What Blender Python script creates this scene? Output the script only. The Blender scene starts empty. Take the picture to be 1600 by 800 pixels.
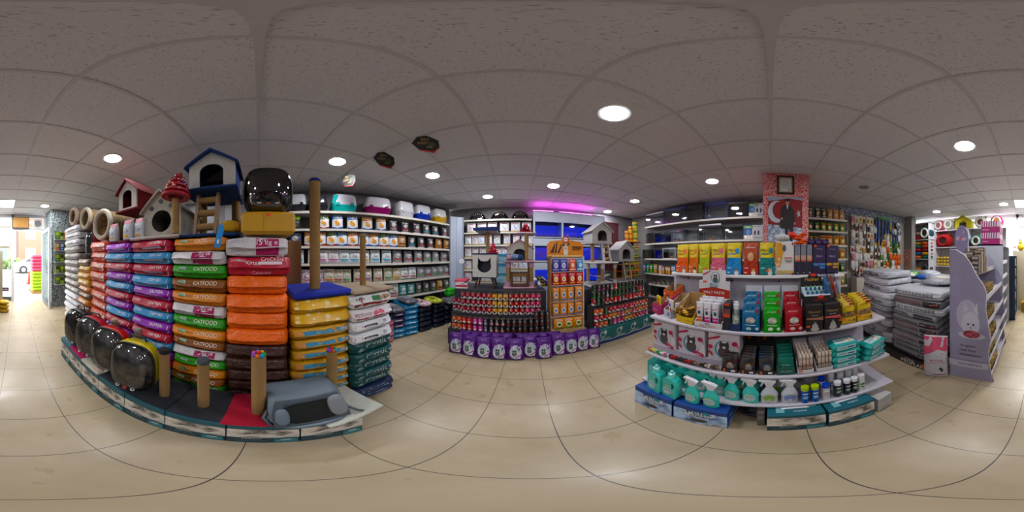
import bpy, math, random
from mathutils import Vector, Matrix, noise
random.seed(7)
R = math.radians
PI = math.pi
S = bpy.context.scene
COL = S.collection
CZ = 1.42            # camera height
HC = 2.72            # ceiling height

# ------------------------------------------------------------------ camera, light, exposure
cam = bpy.data.objects.new('panorama_camera', bpy.data.cameras.new('panorama_camera'))
COL.objects.link(cam)
cam.data.type = 'PANO'
for holder in (cam.data, getattr(cam.data, 'cycles', None)):
    try:
        holder.panorama_type = 'EQUIRECTANGULAR'
    except Exception:
        pass
cam.location = (0, 0, CZ)
cam.rotation_euler = (R(90), 0, R(0.9))
cam.data.clip_start = 0.01
S.camera = cam
w = bpy.data.worlds.new('daylight'); S.world = w; w.use_nodes = True
bg = w.node_tree.nodes['Background']
bg.inputs[0].default_value = (0.93, 0.97, 1.0, 1)
bg.inputs[1].default_value = 11.0
S.view_settings.view_transform = 'Standard'
S.view_settings.look = 'None'
S.view_settings.exposure = 0.0
S.view_settings.gamma = 1
S.view_settings.use_curve_mapping = False
LAMP_E = 190.0        # downlight diffusers
pl = bpy.data.lights.new('window_portal', 'AREA'); pl.shape = 'RECTANGLE'; pl.size = 4.9; pl.size_y = 2.6
try: pl.cycles.is_portal = True
except Exception: pass
po = bpy.data.objects.new('window_portal', pl); COL.objects.link(po)
po.location = (1.1, -5.15, 1.3); po.rotation_euler = (R(90), 0, 0)   # faces +Y, into the shop

# ------------------------------------------------------------------ materials
_M = {}
def lin(h):
    h = h.lstrip('#'); o = []
    for i in (0, 2, 4):
        c = int(h[i:i+2], 16) / 255
        o.append(c / 12.92 if c <= .04045 else ((c + .055) / 1.055) ** 2.4)
    return (*o, 1)
def rich(c):          # deeper printed colours
    g = .3*c[0]+.59*c[1]+.11*c[2]
    return tuple(max(0.0, (g+(x-g)*1.18)*.84) for x in c[:3])+(1,)
def m(col, kind='plain', col2=None, sc=1.0):
    key = (col, kind, col2, sc)
    if key in _M: return _M[key]
    mt = bpy.data.materials.new('%s_%s' % (kind, col.strip('#'))); mt.use_nodes = True
    nt = mt.node_tree; N = nt.nodes; L = nt.links; b = N['Principled BSDF']
    c = lin(col); c2 = lin(col2) if col2 else c
    if kind not in ('glass', 'tint', 'emit', 'floor', 'ceiling'): c, c2 = rich(c), rich(c2)
    b.inputs['Base Color'].default_value = c
    def tc():
        t = N.new('ShaderNodeTexCoord'); return t.outputs['Object']
    def noi(scale, det=2, rough=.5):
        n = N.new('ShaderNodeTexNoise'); n.inputs['Scale'].default_value = scale
        n.inputs['Detail'].default_value = det; n.inputs['Roughness'].default_value = rough
        L.new(tc(), n.inputs['Vector']); return n
    def ramp(src, stops):
        r = N.new('ShaderNodeValToRGB'); e = r.color_ramp.elements
        while len(e) < len(stops): e.new(.5)
        for i, (p, cc) in enumerate(stops): e[i].position = p; e[i].color = cc
        L.new(src, r.inputs[0]); return r
    def bump(src, st, dist=.01):
        bp = N.new('ShaderNodeBump'); bp.inputs['Strength'].default_value = st; bp.inputs['Distance'].default_value = dist
        L.new(src, bp.inputs['Height']); L.new(bp.outputs[0], b.inputs['Normal'])
    rough = b.inputs['Roughness']; rough.default_value = .5
    if kind == 'plain':
        n = noi(9); r = ramp(n.outputs[0], [(.3, tuple(x * .93 for x in c[:3]) + (1,)), (.7, c)])
        L.new(r.outputs[0], b.inputs['Base Color'])
    elif kind == 'film':        # glossy printed plastic film
        rough.default_value = .33; b.inputs['Specular IOR Level'].default_value = .4
        n = noi(17, 4, .55); n.inputs['Distortion'].default_value = 1.2; bump(n.outputs[0], .8, .02)
    elif kind == 'gloss': rough.default_value = .15; bump(noi(3).outputs[0], .03)
    elif kind == 'photo':       # blotchy printed picture
        n = noi(22 * sc, 4, .6); r = ramp(n.outputs[0], [(.36, c), (.5, c2), (.62, tuple(min(1, x * 1.5 + .05) for x in c2[:3]) + (1,))])
        L.new(r.outputs[0], b.inputs['Base Color']); rough.default_value = .4
    elif kind == 'carpet':
        n = noi(160 * sc, 3, .7); d = tuple(x * .6 for x in c[:3]) + (1,)
        r = ramp(n.outputs[0], [(.3, d), (.62, c)]); L.new(r.outputs[0], b.inputs['Base Color'])
        rough.default_value = .95; bump(n.outputs[0], .8, .008)
    elif kind == 'sisal':
        wv = N.new('ShaderNodeTexWave'); wv.bands_direction = 'Z'; wv.inputs['Scale'].default_value = 45; wv.inputs['Distortion'].default_value = 1.2
        L.new(tc(), wv.inputs['Vector'])
        r = ramp(wv.outputs[1], [(.0, tuple(x * .62 for x in c[:3]) + (1,)), (.6, c)]); L.new(r.outputs[0], b.inputs['Base Color'])
        rough.default_value = .9; bump(wv.outputs[1], .6, .004)
    elif kind == 'metal':
        b.inputs['Metallic'].default_value = 1; rough.default_value = .35; bump(noi(40).outputs[0], .03)
    elif kind == 'emit':
        b.inputs['Emission Color'].default_value = c; b.inputs['Emission Strength'].default_value = sc
    elif kind in ('glass', 'tint'):
        N.remove(b); tr = N.new('ShaderNodeBsdfTransparent'); gl = N.new('ShaderNodeBsdfGlossy'); mx = N.new('ShaderNodeMixShader')
        tr.inputs[0].default_value = c; gl.inputs['Roughness'].default_value = .04
        mx.inputs[0].default_value = .07 if kind == 'glass' else .13
        L.new(tr.outputs[0], mx.inputs[1]); L.new(gl.outputs[0], mx.inputs[2])
        L.new(mx.outputs[0], N['Material Output'].inputs[0])
    elif kind == 'ceiling':
        n = noi(95, 2, .6); r = ramp(n.outputs[0], [(.33, tuple(x * .55 for x in c[:3]) + (1,)), (.39, c)])
        L.new(r.outputs[0], b.inputs['Base Color']); rough.default_value = .95
    elif kind == 'floor':
        mp = N.new('ShaderNodeMapping'); mp.vector_type = 'POINT'; L.new(tc(), mp.inputs[0])
        mp.inputs['Rotation'].default_value = (0, 0, R(5)); mp.inputs['Location'].default_value = (-.145 * .8875, -.294, 0)
        bt = N.new('ShaderNodeTexBrick'); bt.offset = 0; bt.squash = 1
        for k_, v_ in (('Scale', 1), ('Mortar Size', .0022), ('Brick Width', .4), ('Row Height', .4), ('Mortar Smooth', 0), ('Bias', 0)): bt.inputs[k_].default_value = v_
        L.new(mp.outputs[0], bt.inputs['Vector'])
        n = noi(2.3, 5, .6); r = ramp(n.outputs[0], [(.3, c), (.7, c2)])
        L.new(r.outputs[0], bt.inputs['Color1']); L.new(r.outputs[0], bt.inputs['Color2']); bt.inputs['Mortar'].default_value = (.025, .02, .018, 1)
        L.new(bt.outputs[0], b.inputs['Base Color'])
        r2 = ramp(noi(6, 3).outputs[0], [(.3, (.26,)*3 + (1,)), (.7, (.42,)*3 + (1,))]); L.new(r2.outputs[0], rough)
    elif kind == 'mosaic':      # two colour scroll wallpaper
        v = N.new('ShaderNodeTexVoronoi'); v.inputs['Scale'].default_value = 26 * sc; v.feature = 'DISTANCE_TO_EDGE'
        n2 = noi(30 * sc); mxv = N.new('ShaderNodeVectorMath'); mxv.operation = 'ADD'
        L.new(tc(), mxv.inputs[0]); s2 = N.new('ShaderNodeVectorMath'); s2.operation = 'SCALE'; s2.inputs[3].default_value = .04
        L.new(n2.outputs[1], s2.inputs[0]); L.new(s2.outputs[0], mxv.inputs[1]); L.new(mxv.outputs[0], v.inputs['Vector'])
        r = ramp(v.outputs[0], [(.09, c2), (.14, c)]); L.new(r.outputs[0], b.inputs['Base Color'])
    elif kind == 'wood':
        wv = N.new('ShaderNodeTexWave'); wv.inputs['Scale'].default_value = 6; wv.inputs['Distortion'].default_value = 6; L.new(tc(), wv.inputs['Vector'])
        r = ramp(wv.outputs[1], [(0, tuple(x * .7 for x in c[:3]) + (1,)), (1, c)]); L.new(r.outputs[0], b.inputs['Base Color'])
    elif kind == 'spots':
        v = N.new('ShaderNodeTexVoronoi'); v.inputs['Scale'].default_value = 18 * sc; L.new(tc(), v.inputs['Vector'])
        r = ramp(v.outputs[0], [(.28, c2), (.33, c)]); L.new(r.outputs[0], b.inputs['Base Color']); rough.default_value = .35
    _M[key] = mt
    return mt
WHITE = m('#e9e8e6'); BLACK = m('#151517'); SISAL = m('#a8875a', 'sisal')

# ------------------------------------------------------------------ mesh builder
_T = {}
def text_mesh(s):
    if s not in _T:
        cu = bpy.data.curves.new('txt', 'FONT'); cu.body = s; cu.resolution_u = 2; cu.align_x = 'CENTER'; cu.align_y = 'CENTER'
        o = bpy.data.objects.new('txt', cu); COL.objects.link(o)
        dg = bpy.context.evaluated_depsgraph_get()
        me = bpy.data.meshes.new_from_object(o.evaluated_get(dg))
        vs = [(v.co.x, v.co.y) for v in me.vertices]; fs = [tuple(p.vertices) for p in me.polygons]
        bpy.data.objects.remove(o); bpy.data.curves.remove(cu); bpy.data.meshes.remove(me)
        xs = [a for a, b in vs]; ys = [b for a, b in vs]
        cx = (min(xs) + max(xs)) / 2; cy = (min(ys) + max(ys)) / 2
        _T[s] = ([(a - cx, b - cy) for a, b in vs], fs, max(xs) - min(xs), max(ys) - min(ys))
    return _T[s]

class MB:
    def __init__(s): s.v = []; s.f = []; s.m = []; s.sm = []; s.mats = []
    def add(s, vs, fs, mat, X=None, smooth=False):
        if mat not in s.mats: s.mats.append(mat)
        k = s.mats.index(mat); n = len(s.v)
        if X is not None: vs = [X @ Vector(v) for v in vs]
        s.v.extend([tuple(v) for v in vs])
        for f in fs: s.f.append(tuple(n + i for i in f)); s.m.append(k); s.sm.append(smooth)
        return s
    def box(s, x0, x1, y0, y1, z0, z1, mat, b=.0, X=None):
        if b <= 0:
            vs = [(x, y, z) for z in (z0, z1) for y in (y0, y1) for x in (x0, x1)]
            return s.add(vs, [(0, 2, 3, 1), (4, 5, 7, 6), (0, 1, 5, 4), (2, 6, 7, 3), (0, 4, 6, 2), (1, 3, 7, 5)], mat, X)
        c = [(x0 + x1) / 2, (y0 + y1) / 2, (z0 + z1) / 2]; h = [(x1 - x0) / 2, (y1 - y0) / 2, (z1 - z0) / 2]
        b = min(b, min(h) * .9); vs = []; idx = {}
        for sx in (-1, 1):
            for sy in (-1, 1):
                for sz in (-1, 1):
                    for a in range(3):
                        sg = (sx, sy, sz)
                        idx[sg, a] = len(vs)
                        vs.append([c[i] + sg[i] * (h[i] if i == a else h[i] - b) for i in range(3)])
        fs = []
        for a in range(3):
            o = [i for i in range(3) if i != a]
            for sg in (-1, 1):
                q = []
                for p, r_ in ((-1, -1), (1, -1), (1, 1), (-1, 1)):
                    t = [0]*3; t[a] = sg; t[o[0]] = p; t[o[1]] = r_; q.append(idx[tuple(t), a])
                fs.append(q)
            for p in (-1, 1):
                for r_ in (-1, 1):
                    t0 = [0]*3; t1 = [0]*3; t0[a] = -1; t1[a] = 1
                    for t in (t0, t1): t[o[0]] = p; t[o[1]] = r_
                    fs.append([idx[tuple(t0), o[0]], idx[tuple(t1), o[0]], idx[tuple(t1), o[1]], idx[tuple(t0), o[1]]])
        for sx in (-1, 1):
            for sy in (-1, 1):
                for sz in (-1, 1): fs.append([idx[(sx, sy, sz), a] for a in range(3)])
        return s.add(vs, fs, mat, X)
    def lathe(s, prof, mats, n=16, X=None, smooth=True, sy=1.0):
        if not isinstance(mats, (list, tuple)): mats = [mats] * (len(prof) - 1)
        for i in range(len(prof) - 1):
            (r0, z0), (r1, z1) = prof[i], prof[i + 1]
            vs = [(r * math.sin(2*PI*k/n), -r * sy * math.cos(2*PI*k/n), z) for r, z in ((r0, z0), (r1, z1)) for k in range(n)]
            if r0 < 1e-6: s.add([(0, 0, z0)] + vs[n:], [(0, 1 + (k+1) % n, 1 + k) for k in range(n)][::-1], mats[i], X, smooth)
            elif r1 < 1e-6: s.add(vs[:n] + [(0, 0, z1)], [(k, (k+1) % n, n) for k in range(n)], mats[i], X, smooth)
            else: s.add(vs, [(k, (k+1) % n, n + (k+1) % n, n + k) for k in range(n)], mats[i], X, smooth)
        return s
    def cyl(s, cx, cy, z0, z1, r, mat, n=16, r2=None, X=None):
        r2 = r if r2 is None else r2
        T = Matrix.Translation((cx, cy, 0)); T = X @ T if X is not None else T
        s.lathe([(0, z0), (r, z0)], mat, n, T, False); s.lathe([(r, z0), (r2, z1)], mat, n, T); s.lathe([(r2, z1), (0, z1)], mat, n, T, False)
        return s
    def tube(s, pts, r, mat, n=8, X=None, closed=False):
        P = [Vector(p) for p in pts]; vs = []; up = Vector((0, 0, 1)); K = len(P); pu = None
        for i, p in enumerate(P):
            a = P[(i - 1) % K] if (i or closed) else P[0]; b_ = P[(i + 1) % K] if (i < K - 1 or closed) else P[-1]
            t = (b_ - a).normalized(); u = t.cross(up) if pu is None else pu - t*pu.dot(t)
            if u.length < .05: u = t.cross(Vector((1, 0, 0)))
            if u.length < .05: u = t.cross(Vector((0, 1, 0)))
            u.normalize(); pu = u.copy(); w_ = t.cross(u); rr = r[i] if isinstance(r, (list, tuple)) else r
            for k in range(n): an = 2*PI*k/n; vs.append(p + (u * math.cos(an) + w_ * math.sin(an)) * rr)
        fs = []
        for i in range(K if closed else K - 1):
            j = (i + 1) % K
            for k in range(n): fs.append((i*n + k, i*n + (k+1) % n, j*n + (k+1) % n, j*n + k))
        if not closed: fs += [tuple(range(n))[::-1], tuple((K-1)*n + k for k in range(n))]
        return s.add(vs, fs, mat, X, True)
    def prism(s, poly, y0, y1, mat, X=None):     # XZ outline extruded along Y
        n = len(poly)
        vs = [(x, y0, z) for x, z in poly] + [(x, y1, z) for x, z in poly]
        return s.add(vs, [tuple(range(n)), tuple(range(n, 2*n))[::-1]] + [(i, n + i, n + (i+1) % n, (i+1) % n) for i in range(n)], mat, X)
    def holed(s, outer, inner, y0, y1, mat, edge=None, X=None):    # plate with a hole, both star shaped about the hole's centre
        cx = sum(p[0] for p in inner)/len(inner); cz = sum(p[1] for p in inner)/len(inner)
        def hit(poly, a):
            d = (math.cos(a), math.sin(a)); best = None
            for i in range(len(poly)):
                p = (poly[i][0]-cx, poly[i][1]-cz); q = (poly[(i+1) % len(poly)][0]-cx, poly[(i+1) % len(poly)][1]-cz)
                e = (q[0]-p[0], q[1]-p[1]); den = d[0]*e[1]-d[1]*e[0]
                if abs(den) < 1e-12: continue
                t = (p[0]*e[1]-p[1]*e[0])/den; u = (p[0]*d[1]-p[1]*d[0])/den
                if t > 0 and -1e-6 <= u <= 1+1e-6 and (best is None or t > best): best = t
            best = best or .01
            return (cx+d[0]*best, cz+d[1]*best)
        A = sorted(set([round(math.atan2(z-cz, x-cx), 5) for x, z in outer+inner] + [round(-PI+.001+k*PI/10, 5) for k in range(20)]))
        O = [hit(outer, a) for a in A]; I = [hit(inner, a) for a in A]; n = len(A)
        vs = [(x, y0, z) for x, z in O] + [(x, y0, z) for x, z in I] + [(x, y1, z) for x, z in O] + [(x, y1, z) for x, z in I]
        f1 = []; f2 = []
        for i in range(n):
            j = (i+1) % n
            f1 += [(i, j, n+j, n+i), (2*n+j, 2*n+i, 3*n+i, 3*n+j), (i, 2*n+i, 2*n+j, j)]; f2.append((n+i, n+j, 3*n+j, 3*n+i))
        s.add(vs, f1, mat, X); return s.add(vs, f2, edge or mat, X)
    def loft(s, rings, mat, X=None, caps=True, smooth=True):
        n = len(rings[0]); vs = [p for r_ in rings for p in r_]; fs = []
        for i in range(len(rings)-1):
            for k in range(n): fs.append((i*n+k, i*n+(k+1) % n, (i+1)*n+(k+1) % n, (i+1)*n+k))
        if caps: fs += [tuple(range(n))[::-1], tuple((len(rings)-1)*n+k for k in range(n))]
        return s.add(vs, fs, mat, X, smooth)
    def blob(s, c, r, mat, n=12, k=8, e=1.0, X=None):      # ellipsoid / rounded pillow
        rings = []
        pw = lambda v: math.copysign(abs(v)**e, v)
        for i in range(k+1):
            a = -PI/2 + PI*i/k; rr = max(.02, pw(math.cos(a)))
            rings.append([(c[0]+r[0]*rr*pw(math.cos(2*PI*j/n)), c[1]+r[1]*rr*pw(math.sin(2*PI*j/n)), c[2]+r[2]*pw(math.sin(a))) for j in range(n)])
        return s.loft(rings, mat, X)
    def dec(s, surf, W, H, decs, X=None):
        for lay, d in enumerate(decs):
            off = .0014 + .0007*lay; k = d[0]
            if k == 'r':
                _, u0, u1, v0, v1, mt = d; nu = max(1, int(abs(u1-u0)*5)); nv = max(1, int(abs(v1-v0)*7))
                vs = [surf(u0+(u1-u0)*i/nu, v0+(v1-v0)*j/nv, off) for j in range(nv+1) for i in range(nu+1)]
                fs = [(j*(nu+1)+i, j*(nu+1)+i+1, (j+1)*(nu+1)+i+1, (j+1)*(nu+1)+i) for j in range(nv) for i in range(nu)]
            elif k == 'd':
                _, cu, cv, ru, rv, mt = d; n = 14
                vs = [surf(cu, cv, off)] + [surf(cu+q_*ru*math.cos(2*PI*i/n), cv+q_*rv*math.sin(2*PI*i/n), off) for q_ in (.5, 1) for i in range(n)]
                fs = [(0, 1+i, 1+(i+1) % n) for i in range(n)] + [(1+i, 1+n+i, 1+n+(i+1) % n, 1+(i+1) % n) for i in range(n)]
            elif k == 'p':
                _, pts, mt = d; us = sorted(set([round(p[0], 4) for p in pts])); K = []
                for a_, b_ in zip(us, us[1:]):
                    n_ = max(1, int((b_-a_)*6)); K += [a_+(b_-a_)*(i+(.001 if i == 0 else 0))/n_ for i in range(n_)]
                K.append(us[-1]-.0005); vs = []; fs = []; nv = 5
                for u in K:
                    hs = []
                    for i in range(len(pts)):
                        p, q2 = pts[i], pts[(i+1) % len(pts)]
                        if (p[0]-u)*(q2[0]-u) < 0: hs.append(p[1]+(q2[1]-p[1])*(u-p[0])/(q2[0]-p[0]))
                    if not hs: hs = [pts[0][1]]
                    lo, hi = min(hs), max(hs); vs += [surf(u, lo+(hi-lo)*j/nv, off) for j in range(nv+1)]
                fs = [(i*(nv+1)+j, (i+1)*(nv+1)+j, (i+1)*(nv+1)+j+1, i*(nv+1)+j+1) for i in range(len(K)-1) for j in range(nv)]
            else:
                _, st, cu, cv, tw, mt = d; tv, tf, w0, h0 = text_mesh(st); q = tw/w0
                vs = [surf(cu+x*q/(W/2), cv+z*q/H, off) for x, z in tv]; fs = tf
            s.add(vs, fs, mt, X)
        return s
    def mesh(s, name):
        me = bpy.data.meshes.new(name); me.from_pydata(s.v, [], s.f)
        for mt in s.mats: me.materials.append(mt)
        me.polygons.foreach_set('material_index', s.m); me.polygons.foreach_set('use_smooth', s.sm)
        me.update(); return me

# ------------------------------------------------------------------ things
class Tpl:      # name, category, root mesh (or None), parts [(name, mesh, [subparts])], depth
    def __init__(s, name, cat, mesh=None, parts=(), d=0.0):
        s.name = name; s.cat = cat; s.mesh = mesh; s.parts = parts; s.d = d
def bm(name, fn):
    b = MB(); fn(b); return b.mesh(name)
def inst(t, label, loc, rot=0.0, group=None, sc=None, tilt=None):
    o = bpy.data.objects.new(t.name, t.mesh); COL.objects.link(o)
    o.location = loc; o.rotation_euler = (tilt[0], tilt[1], rot) if tilt else (0, 0, rot)
    if sc: o.scale = sc if isinstance(sc, (tuple, list)) else (sc,)*3
    o['label'] = label; o['category'] = t.cat
    if group: o['group'] = group
    def kids(par, parts):
        for p in parts:
            c = bpy.data.objects.new(p[0], p[1]); COL.objects.link(c); c.parent = par
            if len(p) > 3 and p[3]: c['label'] = p[3]
            if len(p) > 2 and p[2]: kids(c, p[2])
    kids(o, t.parts)
    return o
def struct(name, b):
    o = bpy.data.objects.new(name, b.mesh(name)); COL.objects.link(o); o['kind'] = 'structure'; o['label'] = name.replace('_', ' '); return o
class FR:       # a row of things facing the camera from azimuth phi at distance D
    def __init__(s, phi): s.p = R(phi); s.rot = -s.p
    def pos(s, u, D, z=0): return (D*math.sin(s.p)+u*math.cos(s.p), D*math.cos(s.p)-u*math.sin(s.p), z)
    def u(s, px, D): return D*math.tan(R((px-804)*.225)-s.p)
    def z(s, px, py, D): return CZ + D/math.cos(R((px-804)*.225)-s.p)*math.tan(R((400-py)*.225))
    def put(s, t, label, px=None, D=1, z=0, u=None, group=None, sc=None, dr=0, tilt=None):
        if u is None: u = s.u(px, D)
        dd = t.d*(sc[1] if isinstance(sc, (tuple, list)) else (sc or 1))/2
        return inst(t, label, s.pos(u, D+dd, z), s.rot+R(dr), group, sc, tilt)
ORD = 'first second third fourth fifth sixth seventh eighth ninth tenth eleventh twelfth thirteenth fourteenth fifteenth sixteenth seventeenth eighteenth nineteenth twentieth'.split()
def nth(i):
    return ORD[i] if i < 20 else ('twenty-' + ORD[i-20])
LW = FR(-69); LR = FR(-90); FT = FR(0); RT = FR(90); BK = FR(180)

# ------------------------------------------------------------------ packages
def sack(w, L, h, base, decs=(), wr=.008, seed=0, lip=.03):
    sd = seed*7.3; h = h-.007
    def surf(u, v, off=0):
        e = min(1, abs(u))**14; x = u*w/2
        z = h*(.5+(v-.5)*(1-.25*e)); p = .004+.014*v/.43 if v < .44 else max(0, .012+lip*(1-(v-.46)/.54))
        q = 0 if .03 < v < .97 else -.006
        y = -L/2-(p+q)*(1-e*.7)+.03*e+wr*(noise.noise(Vector((x*14+sd, v*3.1, sd)))+.5*noise.noise(Vector((x*41+sd, v*7, sd))))
        return Vector((x, y+.02-off, z+.008*noise.noise(Vector((x*9, v*2, sd+5)))*(1 if v > .2 else 0)))
    US = [-1, -.97, -.88, -.7, -.5, -.25, 0, .25, .5, .7, .88, .97, 1]; VS = [0, .04, .15, .3, .42, .45, .47, .56, .7, .85, .96, 1]
    b = MB(); rings = []
    for u in US:
        e = abs(u)**14; x = u*w/2; r_ = [tuple(surf(u, v)) for v in VS]
        zt = h*(1-.12*e); zb = h*.12*e
        for t in (.12, .4, .7, .93): r_.append((x, -L/2+L*t, zt+.004*(1-e)*math.sin(PI*t)))
        r_ += [(x, L/2-.04*e, h*.7), (x, L/2-.04*e, h*.3), (x, L/2*.85, zb), (x, 0, zb), (x, -L/2*.8, zb)]
        rings.append(r_)
    b.loft(rings, base); b.dec(surf, w, h, decs)
    return b
def sackT(*a, **k):
    return Tpl('food_sack', 'bag', sack(*a, **k).mesh('food_sack'), (), a[1])
def pouch(w, h, d, base, decs=(), seed=0, top=.93, wr=.006):
    sd = seed*3.7
    def prof(v): return (.8+.2*min(1, v/.1))*(1-.94*max(0, (v-.5)/.5)**1.7)
    def surf(u, v, off=0):
        x = u*w/2*(1-.05*math.sin(PI*v)); a = min(1, abs(u))
        y = -d/2*prof(v)*(1-.3*a**4)-.12*d*(1-a*a)*math.sin(PI*min(1, v*1.1))
        return Vector((x, y-off+wr*noise.noise(Vector((x*16+sd, v*4, sd))), v*h))
    b = MB(); rings = []
    for v in (0, .03, .12, .25, .4, .55, .68, .8, .9, .97, 1):
        fr = [tuple(surf(u, v)) for u in (-1, -.8, -.5, -.2, .2, .5, .8, 1)]
        x = w/2*(1-.05*math.sin(PI*v)); y = d/2*prof(v)*.9+.002
        rings.append(fr+[(x*.98, y, v*h), (0, y*1.05, v*h), (-x*.98, y, v*h)])
    b.loft(rings, base); b.dec(surf, w, h, decs); return b
def pouchT(w, h, d, base, decs=(), name='food_bag', cat='bag', **k):
    return Tpl(name, cat, pouch(w, h, d, base, decs, **k).mesh(name), (), d)
def carton(w, d, h, base, front=(), top=(), side=(), bev=.003):
    b = MB(); b.box(-w/2, w/2, -d/2, d/2, 0, h, base, bev)
    b.dec(lambda u, v, o=0: Vector((u*w/2, -d/2-o, v*h)), w, h, front)
    b.dec(lambda u, v, o=0: Vector((u*w/2, -d/2+v*d, h+o)), w, d, top)
    if side:
        b.dec(lambda u, v, o=0: Vector((w/2+o, u*d/2, v*h)), d, h, side); b.dec(lambda u, v, o=0: Vector((-w/2-o, -u*d/2, v*h)), d, h, side)
    return b
def cartonT(w, d, h, base, front=(), top=(), side=(), name='carton', cat='box', bev=.003):
    return Tpl(name, cat, carton(w, d, h, base, front, top, side, bev).mesh(name), (), d)
def catdec(cu, cv, s, a, c, k=1.0):    # small cat picture made of flat printed shapes; k = aspect u/v
    S_ = s*k
    return [('d', cu, cv-s*.9, S_*.75, s*.9, c), ('d', cu, cv, S_*.6, s*.5, a),
            ('p', [(cu-S_*.6, cv+s*.1), (cu-S_*.1, cv+s*.4), (cu-S_*.5, cv+s*.85)], a), ('p', [(cu+S_*.1, cv+s*.4), (cu+S_*.6, cv+s*.1), (cu+S_*.5, cv+s*.85)], a),
            ('d', cu, cv-s*.15, S_*.22, s*.18, m('#efece6')), ('d', cu-S_*.25, cv+s*.1, S_*.09, s*.09, BLACK), ('d', cu+S_*.25, cv+s*.1, S_*.09, s*.09, BLACK)]
def can(r, h, lab, low, decs=(), lid='#8a8884'):
    b = MB(); g = m(lid, 'metal')
    b.lathe([(0, 0), (r*.9, 0), (r, .003), (r, .008), (r*.97, .012), (r*.97, h*.36), (r*.97, h-.012), (r, h-.008), (r, h-.002), (r*.9, h-.003), (0, h-.003)], [g, g, g, g, low, lab, g, g, g, g], 16)
    b.dec(lambda u, v, o=0: Vector(((r*.97+o)*math.sin(u), -(r*.97+o)*math.cos(u), v*h)), r*2, h, decs)
    return Tpl('food_can', 'can', b.mesh('food_can'), (), 2*r)
def tray(w, d, h, fh, base, front=(), inner=None, t=.004):
    inner = inner or m('#b08a5c'); b = MB()
    b.box(-w/2, w/2, -d/2, d/2, 0, t, base); b.box(-w/2, w/2, -d/2, -d/2+t, 0, fh, base)
    b.box(-w/2, w/2, d/2-t, d/2, 0, h, base)
    for sx in (-1, 1):
        b.add([(sx*w/2, -d/2, 0), (sx*w/2, d/2, 0), (sx*w/2, d/2, h), (sx*w/2, -d/2, fh), (sx*(w/2-t), -d/2+t, t), (sx*(w/2-t), d/2-t, t), (sx*(w/2-t), d/2-t, h), (sx*(w/2-t), -d/2+t, fh)],
              [(0, 1, 2, 3), (3, 2, 6, 7), (0, 3, 7, 4), (1, 5, 6, 2)], base)
        b.add([(sx*(w/2-t), -d/2+t, t), (sx*(w/2-t), d/2-t, t), (sx*(w/2-t), d/2-t, h), (sx*(w/2-t), -d/2+t, fh)], [(0, 1, 2, 3)], inner)
    b.box(-w/2+t, w/2-t, d/2-t-.001, d/2-t, t, h, inner)
    b.dec(lambda u, v, o=0: Vector((u*w/2, -d/2-o, v*fh)), w, fh, front)
    return Tpl('display_tray', 'tray', b.mesh('display_tray'), (), d)
# ================================================================== ROOM
def slab(name, mat, *bxs):
    b = MB()
    for q in bxs: b.box(*q, mat)
    return struct(name, b)
FLOORM = m('#ad9d82', 'floor', '#9a896c')
slab('floor', FLOORM, (-4.2, 4.2, -5.08, 4.6, -.1, 0))
CEILM = m('#d2d3d6', 'ceiling')
slab('ceiling', CEILM, (-4.2, 4.2, -5.2, 4.6, HC, HC+.1))
b = MB(); tee = m('#d2d2d4')
k = -3.9+.0
for i in range(14): b.box(-3.9+.6*i-.012, -3.9+.6*i+.012, -5.0, 4.2, HC-.006, HC+.004, tee)
for j in range(-8, 8):
    if -5 < .6*j < 4.2: b.box(-4.1, 4.1, .6*j-.012, .6*j+.012, HC-.0075, HC+.004, tee)
struct('trim_1', b)
WALLM = m('#7c7a7c'); WHW = m('#d8d8da')
def wall_seg(name, p, q, mat, t=.1, z1=HC):      # inner face runs p -> q, room on the left hand side
    p = Vector(p); q = Vector(q); d = (q-p).normalized(); n = Vector((d.y, -d.x))*t
    b = MB(); vs = [(*p, 0), (*q, 0), (*(q+n), 0), (*(p+n), 0)]; vs += [(a, c, z1) for a, c, _ in vs]
    b.add(vs, [(3, 2, 1, 0), (4, 5, 6, 7), (0, 1, 5, 4), (1, 2, 6, 5), (2, 3, 7, 6), (3, 0, 4, 7)], mat)
    return struct(name, b)
def LWp(u, D=3.1): return LW.pos(u, D)[:2]
c_ = LWp(3.3); s_ = LWp(-.6)
wall_seg('wall_left_shelves', (c_[0], 4.2) if False else LWp(3.22), LWp(-2.0), WALLM)
wall_seg('wall_left', LWp(-2.0), (LWp(-2.0)[0], -4.5), WALLM)
wall_seg('wall_back_left', (LWp(-2.0)[0], -4.5), (-1.7, -4.5), WALLM)
wall_seg('wall_front', (3.8, 4.2), (-1.9, 4.2), WALLM)
wall_seg('wall_right', (3.7, -4.6), (3.7, 4.3), m('#8f8b88'))
wall_seg('wall_back_right', (3.3, -5.0), (3.85, -5.0), WALLM)
MOS = m('#23282b', 'mosaic', '#aab4b4', .9)
slab('column_entrance', MOS, (-1.85, -1.30, -4.8, -4.2, 0, HC))
REDM = m('#c3161a', 'mosaic', '#e0b4b0', 1.3)
slab('column_red', REDM, (2.32, 2.95, -.55, .11, 0, HC))
GRYP = m('#8d8a86')
slab('pillar_grey', GRYP, (3.36, 3.8, -4.14, -3.95, 0, HC))
slab('trim_2', m('#20263a', 'mosaic', '#b9c2d6', .8), (3.66, 3.70, -3.95, -1.66, 2.5, HC))
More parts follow.
